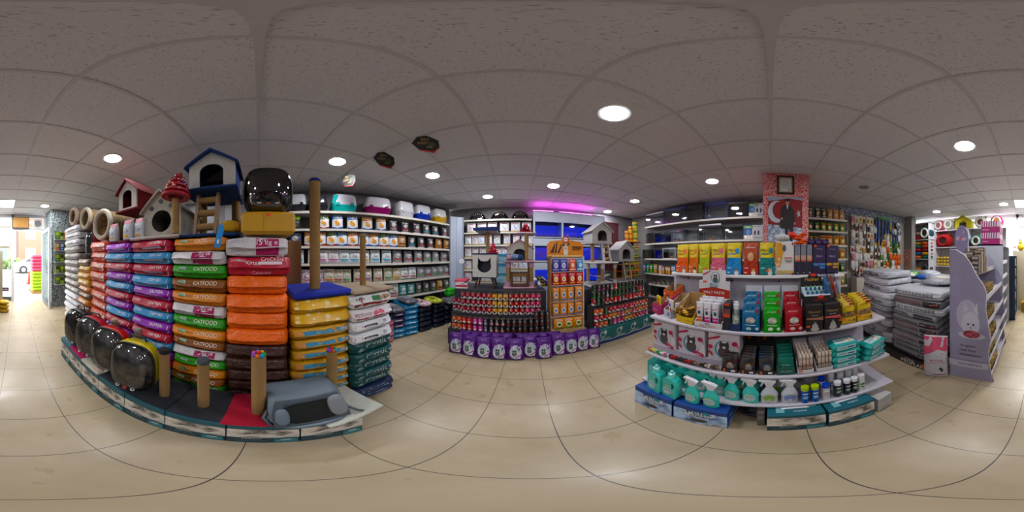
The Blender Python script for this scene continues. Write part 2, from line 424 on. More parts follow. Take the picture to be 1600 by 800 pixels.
# shop front: aluminium frames, glass, door
ALU = m('#d9dadb'); GL = m('#f4f8f8', 'glass')
b = MB()
for x0, x1 in ((-1.36, -1.28), (-.36, -.27), (.24, .32), (1.25, 1.31), (2.3, 2.36), (3.3, 3.36)): b.box(x0, x1, -5.06, -4.98, 0, HC, ALU)
b.box(-1.28, 3.3, -5.06, -4.98, 2.62, HC, ALU); b.box(-1.28, 3.3, -5.065, -4.975, 2.2, 2.29, ALU)
b.box(.32, 3.3, -5.05, -4.98, 0, .1, ALU)
struct('trim_3', b)
for i, (x0, x1) in enumerate(((.32, 1.25), (1.31, 2.3), (2.36, 3.3))):
    slab('window_%d' % (i+1), GL, (x0, x1, -5.03, -5.02, .1, 2.2))
slab('window_4', GL, (-1.28, 3.3, -5.03, -5.02, 2.29, 2.62))
def door_leaf(name, w_, X, lab):
    b = MB()
    for q in ((0, .07, 0, 2.18), (w_-.07, w_, 0, 2.18)): b.box(q[0], q[1], -.02, .02, q[2]+.01, q[3], ALU)
    b.box(.07, w_-.07, -.02, .02, .01, .14, m('#5c5f62')); b.box(.07, w_-.07, -.02, .02, 2.09, 2.18, ALU)
    o = struct(name, b); o.matrix_world = X
    g = MB(); g.box(.07, w_-.07, -.004, .004, .14, 2.09, GL); go = bpy.data.objects.new('pane', g.mesh('pane')); COL.objects.link(go); go.parent = o
    h = MB()
    for s in (-1, 1): h.tube([(w_-.12, s*.02, .95), (w_-.14, s*.06, .97), (w_-.14, s*.06, 1.22), (w_-.12, s*.02, 1.24)], .012, m('#c9c9c9', 'metal'), 8)
    ho = bpy.data.objects.new('door_handle', h.mesh('door_handle')); COL.objects.link(ho); ho.parent = o
    return o
d1 = door_leaf('door_1', .60, Matrix.Translation((.25, -5.02, 0)) @ Matrix.Rotation(PI, 4, 'Z'), '')
d2 = door_leaf('door_2', .92, Matrix.Translation((-1.235, -4.96, 0)) @ Matrix.Rotation(R(88), 4, 'Z'), '')
# purple notice on the fixed leaf
b = MB(); b.box(-.16, .16, -.004, .004, 0, .12, m('#4b2450')); b.dec(lambda u, v, o=0: Vector((u*.16, -.004-o, v*.12)), .32, .12, [('t', 'PROLIFE', 0, .5, .24, WHITE)])
inst(Tpl('door_notice', 'sign', b.mesh('door_notice')), 'purple notice strip low on the closed glass door leaf', (-.03, -5.008, .32), PI)

# ceiling lamps
hous = bm('housing', lambda b: b.lathe([(.093, -.009), (.112, -.012), (.118, -.004), (.118, 0)], WHITE, 28))
dif = bm('diffuser', lambda b: b.lathe([(.0935, -.008), (.0, -.008)], m('#f6f8ff', 'emit', None, LAMP_E), 28))
difoff = bm('diffuser', lambda b: b.lathe([(.0935, -.008), (.0, -.008)], m('#8a8784'), 28))
downl = Tpl('ceiling_downlight', 'ceiling light', None, [('housing', hous), ('diffuser', dif)])
downoff = Tpl('ceiling_downlight', 'ceiling light', None, [('housing', hous), ('diffuser', difoff)])
for x, y, s in ((.623, .886, 'largest, above the pink and brown treats floor gap before the malt paste stand'), (-1.187, -1.481, 'above the red cat house and the food sacks'), (-1.752, .92, 'beyond the black bubble carrier, left of the hanging tags'),
                (-1.161, 2.112, 'between the last hanging tag and the purple carriers'), (-.558, 3.354, 'over the domed carriers by the front wall'), (.668, 2.74, 'in front of the pink lit aquarium wall'),
                (2.49, 2.737, 'over the yellow tins and right hand tanks'), (2.463, .921, 'left of the red column with the framed certificate'), (2.5, 3.9, 'small far one over the red curtain'),
                (.602, -1.504, 'above the sack stacks and lilac cat stand'), (2.43, -3.95, 'over the white shelves with coloured beds'), (.55, -3.89, 'over the hooded beds by the shop window'),
                (-1.05, -3.95, 'near the patterned entrance column'), (-2.95, -1.45, 'behind the white wooden cat house')):
    s = 'round ceiling light ' + s if not s.startswith('largest') else 'largest round ceiling light, above the open floor facing the aquariums'
    inst(downl, s, (x, y, HC), 0, 'round recessed ceiling lights')
inst(downoff, 'unlit round ceiling light between the red column and the packet wall', (2.42, -1.56, HC), 0, 'round recessed ceiling lights')
panel = Tpl('ceiling_panel_light', 'ceiling light', None, [('frame', bm('frame', lambda b: b.holed([(-.29, -.29), (.29, -.29), (.29, .29), (-.29, .29)], [(-.27, -.27), (.27, -.27), (.27, .27), (-.27, .27)], -.01, 0, WHITE, None, Matrix.Rotation(R(90), 4, 'X') ))),
        ('diffuser', bm('diffuser', lambda b: b.box(-.27, .27, -.27, .27, -.006, -.003, m('#ffffff', 'emit', None, 70))))])
inst(panel, 'square light panel in the ceiling near the shop door', (0, -3.9, HC-.001))

# hanging black advertising tags
b = MB(); hexa = [(0, .09), (.105, .045), (.115, -.03), (.07, -.085), (-.05, -.07), (-.125, .0), (-.08, .07)]
b.prism(hexa, -.004, .004, m('#1b1b1d')); b.prism([(.11, -.033), (.07, -.085), (-.05, -.07), (-.055, -.062), (.066, -.076), (.103, -.031)], -.0052, .0052, m('#d8412c'))
for sg in (1, -1):
    fl = lambda u, v, o=0, sg=sg: Vector((sg*u*.1, -sg*(.004+o), (v-.5)*.14))
    b.dec(fl, .2, .14, [('t', 'BRIT', -.1, .82, .07, m('#c9a86a')), ('r', -.7, .2, .6, .62, m('#c9a86a')), ('r', -.8, .1, .52, .54, m('#d8b98a')), ('r', -.8, .0, .44, .46, m('#c9a86a')), ('d', .45, .45, .3, .2, m('#41503a')), ('t', 'care', .25, .25, .05, m('#d9c37a'))])
b.tube([(0, 0, .09), (0, 0, .115)], .0015, m('#bbbbbb'))
tag_ = Tpl('hanging_tag', 'hanging sign', b.mesh('hanging_tag'))
for (x, y, s), l, r_ in zip(((-.716, 1.19, 1), (-1.22, 1.19, 1), (-1.94, 1.19, 1)), ('nearest and widest', 'middle', 'farthest and narrowest'), (38, 66, 30)):
    inst(tag_, 'black hanging tag with gold print, %s of three under the ceiling' % l, (x, y, HC-.16), R(r_), 'black tags hung from the ceiling', (1, 1, 1.35))

# street outside
slab('street', m('#8f8e8a'), (-16, 14, -30, -5.08, -.15, -.02))
def facade(name, x0, x1, y, h, col, lab):
    b = MB(); b.box(x0, x1, y-6, y, 0, h, m(col)); wm = m('#8f979c', 'gloss'); fm = m('#f2efe9')
    wins = []
    for fl in range(4):
        for i in range(int((x1-x0)/2.2)):
            wx = x0+.7+i*2.2; wz = .9+fl*2.9
            if wz+1.5 < h:
                q = MB(); q.box(wx-.08, wx+1.28, y, y+.06, wz-.08, wz+1.58, fm); q.box(wx, wx+1.2, y+.06, y+.08, wz, wz+1.5, wm)
                wins.append(('window', q.mesh('window')))
    for fl in range(1, 4):
        if fl*2.9 < h: wins.append(('balcony', bm('balcony', lambda b: b.box(x0+.4, x0+3.4, y, y+1.0, fl*2.9-.1, fl*2.9+.6, fm))))
    inst(Tpl(name, 'building', b.mesh(name), wins), lab, (0, 0, 0))
facade('apartment_building', -9.5, -2.2, -22, 12, '#8f604e', 'terracotta and white apartment block across the street')
facade('apartment_building', -1.4, 6.5, -23.5, 11, '#a0988a', 'cream apartment block across the street behind the closed door leaf')
b = MB()
for i in range(60): b.blob((-9+i*.22, random.uniform(-.3, .3), random.uniform(.2, 1.0)), (.35, .35, .35), m('#6d7d50', 'carpet'), 7, 5)
o = inst(Tpl('hedge', 'hedge', b.mesh('hedge')), 'green hedge across the street below the buildings', (0, -18, -.05))
b = MB(); cm = m('#8a8e92', 'gloss')
b.prism([(-2.1, .3), (-2.15, .75), (-1.5, .95), (-.9, 1.4), (.6, 1.42), (1.3, .98), (2.05, .85), (2.15, .35), (1.8, .28), (-1.8, .28)], -.8, .8, cm)
b.prism([(-1.35, .97), (-.85, 1.34), (.55, 1.36), (1.15, .99)], -.82, .82, m('#3a4249', 'gloss'))
whl = MB(); whl.cyl(0, 0, -.1, .1, .32, BLACK, 20, X=Matrix.Rotation(R(90), 4, 'X')); whl.cyl(0, 0, -.11, .11, .19, m('#a9abad', 'metal'), 12, X=Matrix.Rotation(R(90), 4, 'X')); wme = whl.mesh('wheel')
car = inst(Tpl('parked_car', 'car', b.mesh('parked_car')), 'silver hatchback parked in the street outside the open door', (-3.0, -14, -.02), 0)
for wx in (-1.3, 1.3):
    for wy in (-.75, .75):
        c = bpy.data.objects.new('wheel', wme); COL.objects.link(c); c.parent = car; c.location = (wx, wy, .32)
b = MB(); b.lathe([(.18, 0), (.18, .03), (.11, .04), (.03, .62), (0, .63)], [m('#d9442e')]*4, 14); b.lathe([(.083, .2), (.062, .34)], WHITE, 14)
inst(Tpl('traffic_cone', 'traffic cone', b.mesh('traffic_cone')), 'orange traffic cone on the pavement outside the door', (-1.35, -8.2, -.02))
def pallet(w_, d_, h_=.11):
    b = MB(); wd = m('#c49a62', 'wood')
    for i in range(5): b.box(-w_/2+i*(w_-.09)/4, -w_/2+i*(w_-.09)/4+.09, -d_/2, d_/2, h_-.02, h_, wd)
    for i in range(3): b.box(-w_/2, w_/2, -d_/2+i*(d_-.09)/2, -d_/2+i*(d_-.09)/2+.09, 0, h_-.02, wd)
    return Tpl('pallet', 'pallet', b.mesh('pallet'), (), d_)
inst(pallet(.9, .7), 'wooden pallet on the pavement under sacks', (-1.55, -6.35, -.02))
SPOTW = m('#f0efec', 'spots', '#27272b', .7)
oT = {c: sackT(.42, .6, .125, m(h_, 'film'), seed=3) for c, h_ in (('lime green', '#a4c52e'), ('pink', '#d6516b'))}
sT = sackT(.42, .6, .125, SPOTW, seed=4)
for i in range(11):
    c = 'lime green' if i < 6 else 'pink'
    inst(oT[c], '%s sack outdoors on the pallet, %s from the bottom of its column' % (c, nth(i)), (-1.33, -6.3, .09+i*.125), PI+R(random.uniform(-3, 3)), 'sacks outside on the pallet')
    inst(sT, 'white dark-spotted sack outdoors on the pallet, %s from the bottom' % nth(i), (-1.78, -6.35, .09+i*.125), PI+R(random.uniform(-3, 3)), 'sacks outside on the pallet')
# items above the door
b = MB(); b.box(-.26, .26, -.03, .03, 0, .36, m('#4a4744')); b.box(-.235, .235, -.034, -.03, .025, .335, m('#b98a4c', 'plain'))
inst(Tpl('wall_board', 'board', b.mesh('wall_board')), 'tan board in a dark frame above the shop door', (-.55, -4.93, 2.27), PI)
b = MB(); b.box(-.13, .13, -.03, .03, 0, .26, m('#c9c9c9')); b.lathe([(.1, 0), (.09, .02), (.03, .02), (0, .03)], m('#77797b'), 20, Matrix.Translation((0, -.03, .13)) @ Matrix.Rotation(R(90), 4, 'X'))
for i in range(4): b.tube([(.095*math.sin(a), -.05, .13+.095*math.cos(a)) for a in [i*PI/2+j*.3 for j in range(3)]], .004, BLACK)
inst(Tpl('ventilation_fan', 'fan', b.mesh('ventilation_fan')), 'small white square extractor fan above the open door', (-1.08, -4.93, 2.3), PI)
# ================================================================== LEFT ROW OF SACK STACKS
LB = FR(-87.7)
film = lambda c: m(c, 'film')
W_ = m('#f2f0ee'); DK = m('#1d1d22'); MAG = film('#a3125c')
def lab_kit(txt, col, patch='#e9e7ea'):
    return [('r', -.35, .72, .3, .46, m(patch)), ('t', txt, -.05, .72, .2, W_), ('r', -.72, .2, .62, .65, W_), ('t', 'adult', .55, .74, .06, W_)]
def ozzy(c, h):
    return sackT(.42, .62, h, film(c), [('d', -.5, .76, .17, .15, m('#2a7a3c')), ('t', 'ozzy', -.5, .76, .06, W_), ('t', 'ADULT', -.2, .76, .05, m('#17391f')), ('t', 'CATFOOD', .32, .76, .17, m('#f1e9d8'))], seed=1)
ozw = sackT(.42, .62, .098, film('#dedbdc'), [('r', -.1, .62, .04, .96, MAG), ('t', '15 kg e', .22, .76, .1, W_), ('r', .05, .55, .9, .92, W_), ('t', 'KITTEN', -.55, .8, .08, m('#c9c5c8'))], seed=2)
S3 = {'orange': ozzy('#d98a14', .098), 'green': ozzy('#3d9a1e', .098), 'brown': ozzy('#8a5216', .098), 'white and magenta': ozw}
seq3 = ['orange', 'white and magenta', 'green', 'brown', 'orange', 'white and magenta', 'green', 'orange', 'brown', 'white and magenta', 'green', 'orange', 'brown', 'green', 'orange']
def stack(fr, u, D, top, h, seq, T, where, group, jit=1.0, bottom=0.0):
    n = 0; z = top-h
    cnt = {}
    while z > bottom-.05:
        z0 = max(z, bottom)
        c = seq[min(n, len(seq)-1)]
        fr.put(T[c], '%s sack in the stack %s, %s from top' % (c, where, nth(n)), u=u+random.uniform(-.006, .006)*jit, D=D+random.uniform(-.012, .012)*jit, z=z0,
               group=group, dr=random.uniform(-1.5, 1.5)*jit, sc=(1, 1, (z+h-z0)/h if z0 > z else 1.0))
        n += 1; z -= h
stack(LB, -.468, 1.04, 1.555, .0975, seq3, S3, 'below the blue cat tower', 'mixed cat food sacks below the blue tower')
def cat4(c, t2): return sackT(.43, .62, .1, film(c), [('r', -.25, .68, .28, .48, m('#d5cbd9')), ('t', 'CATERESS', -.6, .78, .09, W_), ('t', t2, .35, .78, .13, W_), ('r', .86, .88, .08, .92, W_), ('r', -.9, .88, .07, .09, W_)], seed=5)
S4 = {'crimson': cat4('#b3123f', 'CHICKEN'), 'sky blue': cat4('#3f92c4', 'STERILISED'), 'purple': cat4('#8d23a6', 'SALMON')}
stack(LB, -.905, 1.04, 1.555, .1, ['crimson', 'sky blue', 'crimson', 'sky blue', 'purple', 'crimson', 'sky blue', 'purple', 'crimson', 'sky blue', 'purple', 'crimson', 'sky blue', 'purple', 'crimson', 'sky blue'], S4, 'below the white round-hole cat house', 'crimson, blue and purple cat food sacks')
stack(LB, -1.345, 1.04, 1.555, .1, ['purple', 'sky blue', 'crimson']*6, S4, 'below the red cat house', 'crimson, blue and purple cat food sacks')
S6 = {'orange': sackT(.40, .6, .128, film('#c4481c'), [('r', -.5, .5, .62, .84, m('#d9a48c')), ('t', 'Kitten', 0, .74, .2, m('#f3e6df')), ('d', .7, .5, .12, .3, m('#f3e6df'))], seed=8, wr=.012),
      'dark red': sackT(.40, .6, .128, film('#7a1d18'), [('r', -.6, .6, .6, .86, m('#e3c9bf')), ('t', 'Adult', 0, .72, .2, m('#5a1414'))], seed=9, wr=.012)}
stack(LB, -1.755, 1.06, 1.6, .126, ['orange']*8+['dark red']*6, S6, 'of orange kitten food', 'orange kitten food sacks')
S7 = {'yellow': sackT(.38, .6, .1, film('#d3a01f'), [('r', -.6, .5, .5, .85, m('#f0e5c4')), ('t', 'CAT', .1, .7, .12, m('#8a3414'))], seed=10, wr=.014),
      'brown': sackT(.38, .6, .1, film('#6b5444'), [('r', -.6, .5, .5, .85, m('#d9cbb8')), ('t', 'CAT', .1, .7, .12, m('#40220f'))], seed=11, wr=.014),
      'amber': sackT(.38, .6, .1, film('#c97a20'), [('r', -.6, .5, .5, .85, m('#f2e2cc')), ('t', 'CAT', .1, .7, .12, m('#6a2a10'))], seed=12, wr=.014)}
stack(LB, -2.16, 1.06, 1.38, .1, ['brown', 'yellow', 'yellow', 'yellow', 'amber', 'brown', 'amber', 'brown', 'amber']+['brown']*6, S7, 'of amber and brown bags', 'amber and brown cat food sacks')
S8 = {'white': sackT(.66, .6, .118, film('#dcdcde'), [('t', 'PRO CAT', .1, .5, .3, m('#b3485a')), ('r', -.9, .9, .12, .15, m('#b9bac0'))], seed=13),
      'taupe yellow-ended': sackT(.66, .6, .118, film('#8f8580'), [('r', .62, .98, .1, .9, m('#c79a1f')), ('r', -.7, .5, .5, .85, m('#d8d4d0')), ('t', 'CHICKEN', -.1, .68, .3, m('#4a3a30'))], seed=14)}
stack(LB, -2.72, 1.08, 1.95, .118, ['white']*3+['taupe yellow-ended']*7+['white']*8, S8, 'nearest the entrance', 'white and taupe sacks by the entrance', bottom=.115)
LB.put(pallet(.72, .62), 'wooden pallet under the white and taupe sacks by the entrance', u=-2.72, D=1.07, z=0)
# orange / brown stack with plain faces
S2 = {'white and magenta': sackT(.41, .6, .125, film('#d9d6d8'), [('r', 0, .7, .04, .96, MAG), ('t', 'KITTEN', .2, .87, .07, W_), ('t', '15 kg e', .34, .73, .13, W_), ('t', 'ADULT', -.5, .8, .12, m('#bdb9bc')), ('r', .1, .62, .48, .5, W_)], seed=15),
      'crimson': sackT(.42, .6, .125, film('#b30f3c'), [('t', 'CATERESS', -.62, .82, .1, W_), ('t', 'Kitten', -.15, .7, .09, W_), ('r', .02, .72, .62, .76, m('#e8d8dc')), ('t', 'CHICKEN', .42, .88, .14, W_), ('t', 'Cateress', .1, .18, .12, m('#dfa9b8'))], seed=16),
      'orange': sackT(.4, .6, .125, film('#ec7420'), [], seed=17), 'dark brown': sackT(.41, .6, .115, film('#3b1f18'), [], seed=18)}
stack(LB, -.05, 1.02, 1.545, .125, ['white and magenta', 'crimson', 'orange', 'orange', 'orange', 'orange']+['dark brown']*9, S2, 'below the black bubble carrier', 'plain orange and brown sacks')
PAW = m('#e0b02a', 'spots', '#e9d9a0', .9)
yb = [('r', -.8, .85, .5, .8, m('#2d86a8')), ('d', -.72, .62, .13, .22, m('#c98a4a')), ('t', 'DOG & CAT', .05, .66, .14, m('#7fc0d4')), ('t', '15kg', .72, .68, .05, W_), ('r', -.95, .95, .9, .93, m('#efd060'))]
S1 = {'yellow paw-print': Tpl('food_sack', 'bag', sack(.44, .6, .115, PAW, [], .014, 20, .05).mesh('food_sack'), (), .6),
      'yellow blue-banded': sackT(.44, .6, .1, film('#c9960f'), yb, wr=.01, seed=21)}
stack(LB, .385, 1.04, 1.115, .102, ['yellow paw-print', 'yellow paw-print']+['yellow blue-banded']*10, S1, 'below the royal blue post board', 'yellow sacks under the blue board')
TEAL = film('#0b4a4c')
S0 = {'white, green and red': sackT(.39, .55, .112, film('#e2e2e0'), [('r', -1, 1, .02, .4, m('#b3161c')), ('t', 'Hills', -.62, .8, .07, DK), ('r', -.1, .3, .55, .9, m('#1e6b35')), ('d', .55, .72, .25, .16, m('#3a2a22', 'photo', '#b98a5e')), ('t', '3', -.62, .6, .03, m('#b3161c'))], seed=22),
      'white and pink': sackT(.39, .55, .1, film('#e4e0e0'), [('r', -1, 1, .0, .4, m('#c9566c')), ('d', .15, .65, .28, .25, m('#d3667c')), ('t', 'PETFOOD', -.55, .68, .14, m('#8a3242')), ('r', .75, .95, .55, .9, m('#55505a', 'photo', '#d8d8d8'))], seed=23),
      'white': sackT(.39, .55, .1, film('#e6e6e8'), [('r', -.9, -.6, .4, .75, m('#c21a24')), ('t', 'pro', -.75, .58, .04, W_), ('r', -.55, .1, .42, .72, m('#26262a')), ('t', 'Natura', -.22, .58, .09, m('#bfbfc4')), ('t', 'm', .5, .7, .03, m('#3b2a6e')), ('r', .2, .4, .5, .54, m('#58a058'))], seed=24),
      'dark teal': sackT(.4, .55, .112, TEAL, [('t', 'Mystic', .12, .66, .2, m('#cfdad8')), ('d', -.62, .4, .14, .18, m('#9fb3b0')), ('d', .78, .72, .1, .15, m('#9fb3b0')), ('t', 'PREMIUM SAND', .12, .34, .12, m('#7f9a98')), ('t', '10 KG', -.7, .88, .06, m('#9fb3b0'))], seed=25, lip=.012),
      'navy and white': sackT(.42, .55, .08, film('#15294a'), [('t', 'CAT LITTER', 0, .6, .25, m('#9cb6d8'))], seed=26)}
stack(LB, .785, .985, 1.12, .105, ['white, green and red', 'white and pink', 'white', 'white', 'dark teal', 'dark teal', 'dark teal', 'dark teal', 'dark teal', 'navy and white', 'navy and white'], S0, 'ending the row', 'sacks at the end of the left row')

# ---- cat litter cartons along the floor
PH = m('#5c5650', 'photo', '#c9c2b6', .5)
TE = m('#12606e'); TE2 = m('#0d3f4c')
def litter_box(w_, d_, h_, seed=0, top=()):
    fr = [('r', -1, 1, .0, .34, TE2), ('r', -1, 1, .34, .8, PH), ('r', -1, 1, .34, .36, m('#e6e2da')), ('t', 'PetNew', -.3, .28, .08, W_), ('t', 'CLUMPING CAT LITTER', -.35, .15, .13, m('#7fb4bc')), ('r', .3, .95, .02, .3, m('#0f7a86')), ('t', 'elegance', .62, .16, .08, m('#bfe0e2')), ('d', .62, .24, .18, .03, m('#cfe6e8')), ('p', [(-1, .4), (-.3, .6), (.4, .44), (1, .66), (1, .5), (.4, .38), (-.3, .5), (-1, .36)], m('#f0ece4'))]
    return cartonT(w_, d_, h_, TE, fr, top, [('r', -.9, .9, .1, .6, TE2)], 'litter_carton', 'box')
lbx = litter_box(.292, .33, .31)
where = ['under the white mat and grey soft carrier', 'under the crimson mat', 'under the dark mat with the grey-topped post', 'under the dark mat behind the yellow backpack', 'in front of the red bubble backpack', 'under the white fleece mat', 'under the pink mat', 'at the entrance end of the row']
LBU = [.29, -.009, -.307, -.604, -.902, -1.2, -1.5, -1.8]
for u_, t_ in zip(LBU, where): LB.put(lbx, 'teal cat litter carton on the floor %s' % t_, u=u_, D=.645, z=0, group='teal litter cartons under the mats')
def matT(w_, d_, h_, mt):
    def f(b):
        r_ = []
        b.box(-w_/2, w_/2, -d_/2, d_/2, 0, h_, mt, h_*.4)
    return bm('board', f)
def post(r_, h_, top='flat', tm=None):
    pts = []
    def f(b):
        n = int(h_/.007); pr = [(0, 0)]
        for i in range(n): pr += [(r_, h_*i/n), (r_*.975, h_*(i+.5)/n)]
        pr += [(r_, h_), (0, h_)]
        b.lathe(pr, SISAL, 18)
    kids = [('post', bm('post', f))]
    if top == 'flat' and tm:
        kids.append(('post_cap', bm('post_cap', lambda b: b.lathe([(r_*1.06, h_-.012), (r_*1.1, h_+.004), (r_*.9, h_+.02), (0, h_+.026)], tm, 18))))
    if top == 'balls':
        cs = ['#e04a3a', '#4aa84e', '#e8b93a', '#5a7ae0', '#d85ab0', '#9a5ad0', '#e87a3a', '#3aa8c8']
        pos_ = [(0, 0, .022)]+[(r_*.68*math.cos(i*PI/3.5), r_*.68*math.sin(i*PI/3.5), .01) for i in range(7)]
        for p_, c in zip(pos_, cs):
            kids.append(('pompom', bm('pompom', lambda b, p_=p_, c=c: b.blob((p_[0], p_[1], h_+p_[2]), (r_*.36,)*3, m(c, 'carpet'), 10, 6))))
    return kids
def scratcher(w_, d_, t_, mt, px, py, r_, h_, top, tm=None, lab='', fr=LB, u=0, D=.66, z=.31, group='scratching posts on the cartons', dr=0):
    o = inst(Tpl('scratching_post', 'scratching post', None, [('board', matT(w_, d_, t_, m(mt, 'carpet')))]), lab, fr.pos(u, D+d_/2, z), fr.rot+R(dr), group)
    for k_ in post(r_, h_, top, m(tm, 'carpet') if tm else None):
        c = bpy.data.objects.new(k_[0], k_[1]); COL.objects.link(c); c.parent = o; c.location = (px, py, t_)
    return o
scratcher(.33, .33, .02, '#d9dccf', .045, .14, .034, .44, 'balls', lab='white fleece board with a sisal post topped by coloured balls', u=.375, D=.6, dr=10)
scratcher(.31, .33, .02, '#c01440', .0, -.03, .036, .55, 'balls', lab='crimson plush board with a tall sisal post topped by coloured balls', u=-.03, D=.635)
scratcher(.29, .33, .015, '#2b2d33', .0, -.03, .032, .46, 'flat', '#4b4f56', lab='dark board and sisal post with dark grey top before the green sacks', u=-.312, D=.65)
scratcher(.29, .33, .015, '#2b2d33', .05, -.03, .032, .46, 'flat', '#17171a', lab='dark board and sisal post with black top beside the yellow backpack', u=-.607, D=.65)
scratcher(.29, .33, .015, '#2f3138', .0, .10, .03, .46, 'flat', '#8d8984', lab='dark board and sisal post with pale grey top behind the red backpack', u=-.905, D=.65)
scratcher(.3, .33, .03, '#ded8c6', .0, .11, .03, .45, 'flat', '#b5a184', lab='cream fleece board and sisal post with beige top', u=-1.2, D=.63)
scratcher(.29, .33, .02, '#c22a66', .08, .09, .028, .3, 'flat', '#c22a66', lab='pink board and short post near the black round bag', u=-1.5, D=.64)

# ---- bubble backpacks
def backpack(col, clear='#c4cad0', w_=.32, h_=.46, dd=.11, strap=True):
    def sup(t, a, b_, e=.62):
        c, s = math.cos(t), math.sin(t); return (a*math.copysign(abs(c)**e, c), b_*math.copysign(abs(s)**e, s))
    def ring(y, s): return [(x, y, h_/2+z*(1 if z < 0 else 1.0)) for x, z in [sup(2*PI*i/28, w_/2*s, h_/2*s) for i in range(28)]]
    body = bm('body', lambda b: b.loft([ring(0, 1), ring(.03, 1.01), ring(.09, .97), ring(.115, .85)], m(col, 'film')))
    dome = bm('bubble', lambda b: b.loft([ring(0.0, .97), ring(-.03, .96), ring(-dd*.65, .86), ring(-dd*.93, .62), ring(-dd, .3)], m(clear, 'tint')))
    inner = bm('lining', lambda b: b.loft([ring(-.001, .93), ring(-.0005, .9)], m('#3a3a3c', 'photo', '#8f8880', .45)))
    rim = bm('rim', lambda b: b.tube([p for p in ring(-.004, .985)], .008, BLACK, 6, closed=True))
    vents = []
    for i in (-1, 0, 1):
        c_ = '#d9442e' if i == 0 else '#d9d2c8'
        vents.append(('vent', bm('vent', lambda b: b.lathe([(.006, 0), (.013, .004), (.016, 0)], m(c_), 14, Matrix.Translation((i*.055, -dd*.86, .075)) @ Matrix.Rotation(R(65), 4, 'X')))))
    st = bm('strap', lambda b: b.tube([(-.07, .06, h_), (-.05, .07, h_+.03), (.05, .07, h_+.03), (.07, .06, h_)], .009, BLACK, 6))
    return Tpl('bubble_backpack', 'pet backpack', None, [('body', body), ('bubble', dome), ('lining', inner), ('rim', rim), ('strap', st)]+vents, 0)
LB.put(backpack('#c2b21c'), 'yellow-backed bubble backpack with clear dome, nearest of the row', u=-.768, D=.73, z=.33, group='bubble pet backpacks', dr=14)
LB.put(backpack('#b32222'), 'red-backed bubble backpack with clear dome, middle of the row', u=-1.055, D=.74, z=.345, group='bubble pet backpacks', dr=14)
LB.put(backpack('#a81f30'), 'red-backed clear bubble backpack with pink top, farthest domed one', u=-1.355, D=.74, z=.345, group='bubble pet backpacks', dr=14)
LB.put(backpack('#1c1c1f', '#26262a'), 'black round pet bag at the entrance end of the cartons', u=-1.68, D=.74, z=.33, group='bubble pet backpacks', dr=10)
LB.put(backpack('#a52029', '#aab2ba', .3, .42), 'red and clear pet backpack on top of the amber sacks', u=-2.14, D=1.2, z=1.39, dr=-25)
# soft grey carrier
def carrier():
    g = m('#6d7a84'); g2 = m('#4d565e')
    def rr(x, s, sz=1): return [(x, s*.125*math.copysign(abs(math.cos(t))**.6, math.cos(t)), .125+sz*.125*math.copysign(abs(math.sin(t))**.6, math.sin(t))) for t in [2*PI*i/20 for i in range(20)]]
    shell = bm('shell', lambda b: b.loft([rr(-.205, .7, .75), rr(-.2, .9, .92), rr(-.15, 1, 1), rr(0, 1.0, 1.03), rr(.15, 1, 1), rr(.2, .9, .92), rr(.205, .7, .75)], g))
    win = bm('mesh_window', lambda b: b.holed([(-.19, .02), (.19, .02), (.2, .12), (.17, .235), (-.17, .235), (-.2, .12)], [(-.15, .035), (.15, .035), (.16, .12), (.13, .21), (-.13, .21), (-.16, .12)], -.139, -.125, g2).box(-.16, .16, -.134, -.128, .03, .215, m('#2a2624', 'gloss')))
    flap = bm('side_flap', lambda b: b.blob((.145, -.136, .13), (.055, .02, .09), m('#85898d'), 14, 8, .8))
    flap2 = bm('side_flap', lambda b: b.blob((-.15, -.136, .11), (.035, .02, .07), g, 14, 8, .8))
    pip = bm('piping', lambda b: b.tube([(.19*math.cos(t), -.135, .12+.1*math.sin(t)) for t in [2*PI*i/24 for i in range(24)]], .005, m('#3a4046'), 6, closed=True))
    st2 = bm('strap', lambda b: b.tube([(-.2, 0, .1), (-.23, -.05, .05), (-.2, -.12, .02)], .012, g2, 6))
    st = bm('strap', lambda b: b.tube([(.2, -.1, .08), (.24, -.14, .03), (.27, -.15, .005)], .011, g2, 6))
    base = bm('base', lambda b: b.blob((0, -.03, .012), (.215, .145, .012), g, 20, 6, .7))
    sh = Matrix(((1, 0, 0, 0), (0, 1, .5, -.02), (0, 0, 1, 0), (0, 0, 0, 1)))
    for q in (shell, win, flap, flap2, pip): q.transform(sh)
    return Tpl('soft_pet_carrier', 'pet carrier', None, [('shell', shell), ('mesh_window', win), ('side_flap', flap), ('side_flap', flap2), ('piping', pip), ('strap', st), ('strap', st2), ('base', base)], .27)
LB.put(carrier(), 'grey soft pet carrier lying across the crimson and white mats', u=.19, D=.63, sc=.88, z=.332, dr=6)

